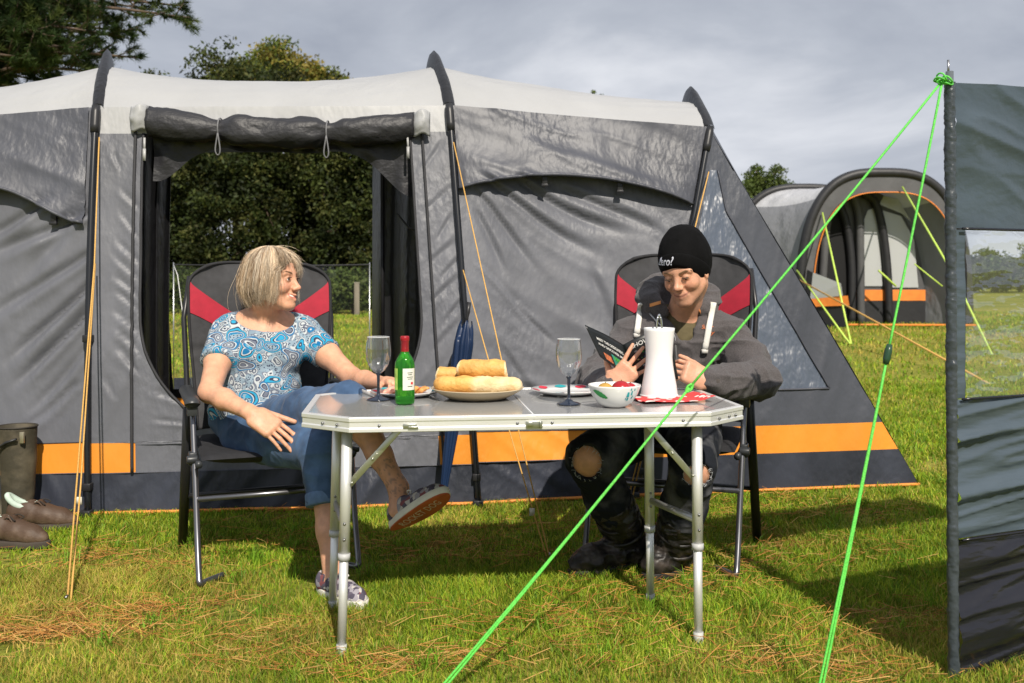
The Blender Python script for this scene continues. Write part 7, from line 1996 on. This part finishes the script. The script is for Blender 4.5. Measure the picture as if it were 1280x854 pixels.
    for (a, c_) in (((801, 380), (796, 418)), ((892, 378), (881, 438))):
        pts = [drape(lerp(a[0], c_[0], q), lerp(a[1], c_[1], q), .006) for q in np.linspace(0, 1, 10)]
        b = MB(); b.tube(pts, .0055, 8, sx=2.3, ref=V(0, 1, 0)); b.build('drawcord', CORD, hood)
        b = MB(); b.tube([pts[-1] + V(0, 0, .004), pts[-1] + V(0, -.001, -.012)], .0060, 8, sx=2.3, ref=V(0, 1, 0)); b.build('cord_end', mat('cord_tip', (.55, .53, .5), .5), hood)
    OT = mat('lining_orange', (.72, .30, .10), .8)
    for strip in (((812, 381), (826, 377)), ((871, 380), (876, 390))):
        A = []
        for q in np.linspace(0, 1, 8):
            x = lerp(strip[0][0], strip[1][0], q); y = lerp(strip[0][1], strip[1][1], q); A.append([drape(x, y + w, .003) for w in (-1.2, 0.2, 1.6, 3)])
        b = MB(); b.grid(np.array(A)); b.build('neck_tape', OT, hood)
    zpts = [drape(x, y, .003) for x, y in ((812, 392), (822, 403), (834, 414), (843, 420), (845, 440), (846, 470))]
    b = MB(); b.tube(catmull(zpts, 5), .0035, 6); b.build('zip', mat('zip_silver', (.5, .5, .5), .35, metal=.8), hood)
    zp = [drape(x, y, .003) for x, y in ((846, 418), (858, 406), (868, 396), (874, 386))]
    b = MB(); b.tube(catmull(zp, 5), .003, 6); b.build('zip', MATS['zip_silver'], hood)
    # chest logo
    LG = mat('logo_orange', (.55, .16, .06), .7)
    for txt, cx, cy, w in (('Super', 884, 409, 15), ('dry', 886, 416, 13)):
        tv, tf = text_mesh(txt, 10, fit=w, shear=.3, bold=.12)
        b = MB(); b.add(np.array([drape(cx + x, cy - y * .75, .003) for x, y, z in tv]), tf); b.build('chest_logo', LG, hood, smooth_=False)
    # cuffs
    for e_, w in ((RE, RW), (LE, LW)):
        b = MB(); a = lerp(e_, w, .82); c_ = lerp(e_, w, 1.0); b.tube([a, lerp(a, c_, .1), lerp(a, c_, .9), c_], [.046, .048, .044, .040], 26); b.build('sleeve_cuff', mat('rib_knit', (.075, .064, .060), .95, var=.2, vs=120, bump=.001, bs=200), hood)
    # torn dark jeans
    Sj = SDF(V(.12, 3.22, .10), V(1.02, 4.22, .76), .0052)
    Sj.ell(tp_(0, 0, .0), (.19, .15, .12), T, .03)
    for hp_, kn, an in ((RH, RK, RA), (LH, LK, LA)):
        Sj.chain([hp_, lerp(hp_, kn, .5), kn, lerp(kn, an, .45), lerp(kn, an, .82)], [.108, .098, .078, .080, .075], .02)
    holes = ((RK + V(-.012, -.062, -.010), V(.054, .062, .066)), (LK + V(.004, -.066, -.012), V(.052, .055, .044)))
    for c_, r in holes: Sj.ell(c_, r, np.eye(3), .004, 's')
    DD = mat('denim_dark', (.018, .021, .029), .92, var=.3, vs=9, bump=.0008, bs=420, col2=(.125, .125, .13), mixpos=(.46, .74), spec=.2, bump2=.002, bs2=40)
    jn = sdf_obj(Sj, 'jeans', DD, body, 2, cloth_disp(.010, 13, 31))
    FRY = attr_mat('frayed_thread', .9)
    for c_, r in holes:
        cv = []
        for q in range(70):
            a = RNG.uniform(0, 2 * math.pi); p = c_ + V(r[0] * math.cos(a) * .98, -.004, r[2] * math.sin(a) * .98); d = V(-math.cos(a) * .4 + RNG.normal(0, .5), -.3, -math.sin(a) * .4 + RNG.normal(0, .5)) * RNG.uniform(.006, .018)
            p[1] = (c_[1] - .0) + .0; kn_ = RK if c_ is holes[0][0] else LK
            rad = math.sqrt(max(1e-5, .080 ** 2 - (p[0] - kn_[0]) ** 2 - (p[2] - kn_[2]) ** 2 * .5)); p[1] = kn_[1] - rad - .002
            cv.append([p, p + d * .5, p + d])
        strand_mesh('frayed_edge', cv, .0008, FRY, jn, np.tile([.55, .57, .60], (70, 1)))
    # tall scuffed black boots
    BT = mat('boot_leather', (.018, .016, .015), .46, var=.4, vs=16, bump=.004, bs=24, col2=(.085, .066, .055), mixpos=(.46, .76), spec=.5)
    BS = mat('boot_sole', (.02, .018, .016), .7)
    for kn, an, toe in ((RK, RA, P(724, 703, 3.55)), (LK, LA, P(816, 716, 3.52))):
        toe = V(toe[0], toe[1], .045); hl = V(an[0], an[1], .05) + unit(V(an[0] - toe[0], an[1] - toe[1], 0)) * .04
        lo = np.minimum(np.minimum(toe, hl), lerp(kn, an, .4)) - .14; hi = np.maximum(np.maximum(toe, hl), lerp(kn, an, .4)) + .14; lo[2] = -.01
        Sx = SDF(lo, hi, .005); t1 = lerp(kn, an, .55)
        Sx.chain([t1, lerp(kn, an, .8), an, lerp(an, hl, .6)], [.083, .076, .060, .052], .025); Sx.chain([hl + V(0, 0, .015), lerp(hl, toe, .45) + V(0, 0, .018), lerp(hl, toe, .8) + V(0, 0, .008), toe], [.050, .050, .050, .040], .03)
        Sx.plane(V(0, 0, .022), V(0, 0, -1)); Sx.plane(t1 + unit(kn - an) * .01, unit(kn - an))
        bo = sdf_obj(Sx, 'boot', BT, body, 2, cloth_disp(.010, 22, 41, (1, 1, 1.4)))
        ax = unit(toe - hl); sd_ = np.cross(V(0, 0, 1), ax); u = np.linspace(0, 2 * math.pi, 36)[:-1]; Lb = np.linalg.norm((toe - hl)[:2]) + .10; c0 = (toe + hl) / 2; c0[2] = 0
        out = [(Lb / 2 * math.cos(a), .052 * math.sin(a) * (1 + .15 * math.cos(a))) for a in u]
        b = MB(); b.prism(out, -.002, .028, np.stack([ax, sd_, V(0, 0, 1)], 1), c0); b.build('boot_sole', BS, bo, bevel=.004)
        b = MB()
        for q in (.25, .6):
            p = lerp(t1, an, q + .15); th = np.linspace(0, 2 * math.pi, 24); Rr = frame(unit(kn - an)); b.tube(np.stack([.080 * np.cos(th), .080 * np.sin(th), 0 * th], -1) @ Rr.T + p, .008, 6, caps=False, sx=1.0)
        b.build('boot_strap', BT, bo)
    return body, bv
man()

# booklet held open between both hands
def booklet():
    A = P(731, 406, 3.30); sT = P(779, 431, 3.40); sB = P(796, 482, 3.42); Bq = P(750, 446, 3.31)
    rT = P(836, 410, 3.42); rB = P(848, 474, 3.45)
    r = thing('booklet', 'open black booklet with white headings held by the man', 'booklet', sB)
    BK = mat('print_black', (.012, .014, .015), .35, spec=.5)
    def page(u, v, left):   # v 0 bottom 1 top ; u 0 spine 1 outer edge
        if left: p = lerp(lerp(sB, Bq, u), lerp(sT, A, u), v)
        else: p = lerp(lerp(sB, rB, u), lerp(sT, rT, u), v)
        bow = .012 * math.sin(math.pi * min(1, u * 1.1)) * (1 if not left else .35)
        return p + V(0, -bow, bow * .9)
    for left in (True, False):
        b = MB(); b.grid(np.array([[page(u, v, left) for v in np.linspace(0, 1, 8)] for u in np.linspace(0, 1, 16)])); b.build('page', BK, r, solid=.0016)
    WH = mat('print_white', (.66, .66, .64), .5)
    def put(txt, left, u0, u1, vc, size, m, bold=0.0):
        tv, tf = text_mesh(txt, 1.0, bold=bold); w = np.ptp(tv[:, 0]); h = np.ptp(tv[:, 1]); x0 = tv[:, 0].min(); out = []
        n_ = np.cross((rT - sT) if not left else (sT - A), V(0, 0, 1)); n_ = unit(n_); n_ = n_ if n_[1] < 0 else -n_
        for x, y, z in tv:
            q = (x - x0) / w; u = lerp(u0, u1, q); out.append(page(u, vc + y * size, left) + n_ * .0022)
        b = MB(); b.add(np.array(out), tf); b.build('heading', m, r, smooth_=False)
    put('MEET THE DESIGNERS', True, .82, .12, .70, .115, WH, .02); put('AND DISCOVER MORE', True, .84, .06, .54, .105, WH, .02)
    put('SHOW OFFERS', False, .12, 1.0, .86, .13, WH, .02)
    # the lower printed pictures: patches of colour
    cols = [('print_teal', (.03, .22, .16)), ('print_green', (.05, .26, .05)), ('print_red', (.45, .05, .08)), ('print_gold', (.45, .36, .16)), ('print_grey', (.3, .3, .32)), ('print_blue', (.06, .12, .3))]
    def patch(left, u0, u1, v0, v1, c, lift=.0018):
        n_ = unit(np.cross((rT - sT) if not left else (sT - A), V(0, 0, 1))); n_ = n_ if n_[1] < 0 else -n_
        b = MB(); b.grid(np.array([[page(u, v, left) + n_ * lift for v in np.linspace(v0, v1, 3)] for u in np.linspace(u0, u1, 3)])); b.build('print_patch', mat(c[0], c[1], .45, var=.6, vs=220), r)
    patch(True, .10, .55, .10, .42, cols[0]); patch(True, .3, .5, .28, .40, cols[1], .0021); patch(True, .6, .8, .1, .3, ('print_orange', (.4, .12, .05)))
    for q in range(26):
        u = RNG.uniform(.12, .8); v = RNG.uniform(.28, .74); w = RNG.uniform(.02, .06); patch(False, u, u + w, v, v + w * .7, cols[q % 6], .0017 + .0001 * q)
    patch(False, .25, .75, .10, .15, ('print_white2', (.6, .58, .5)))
booklet()
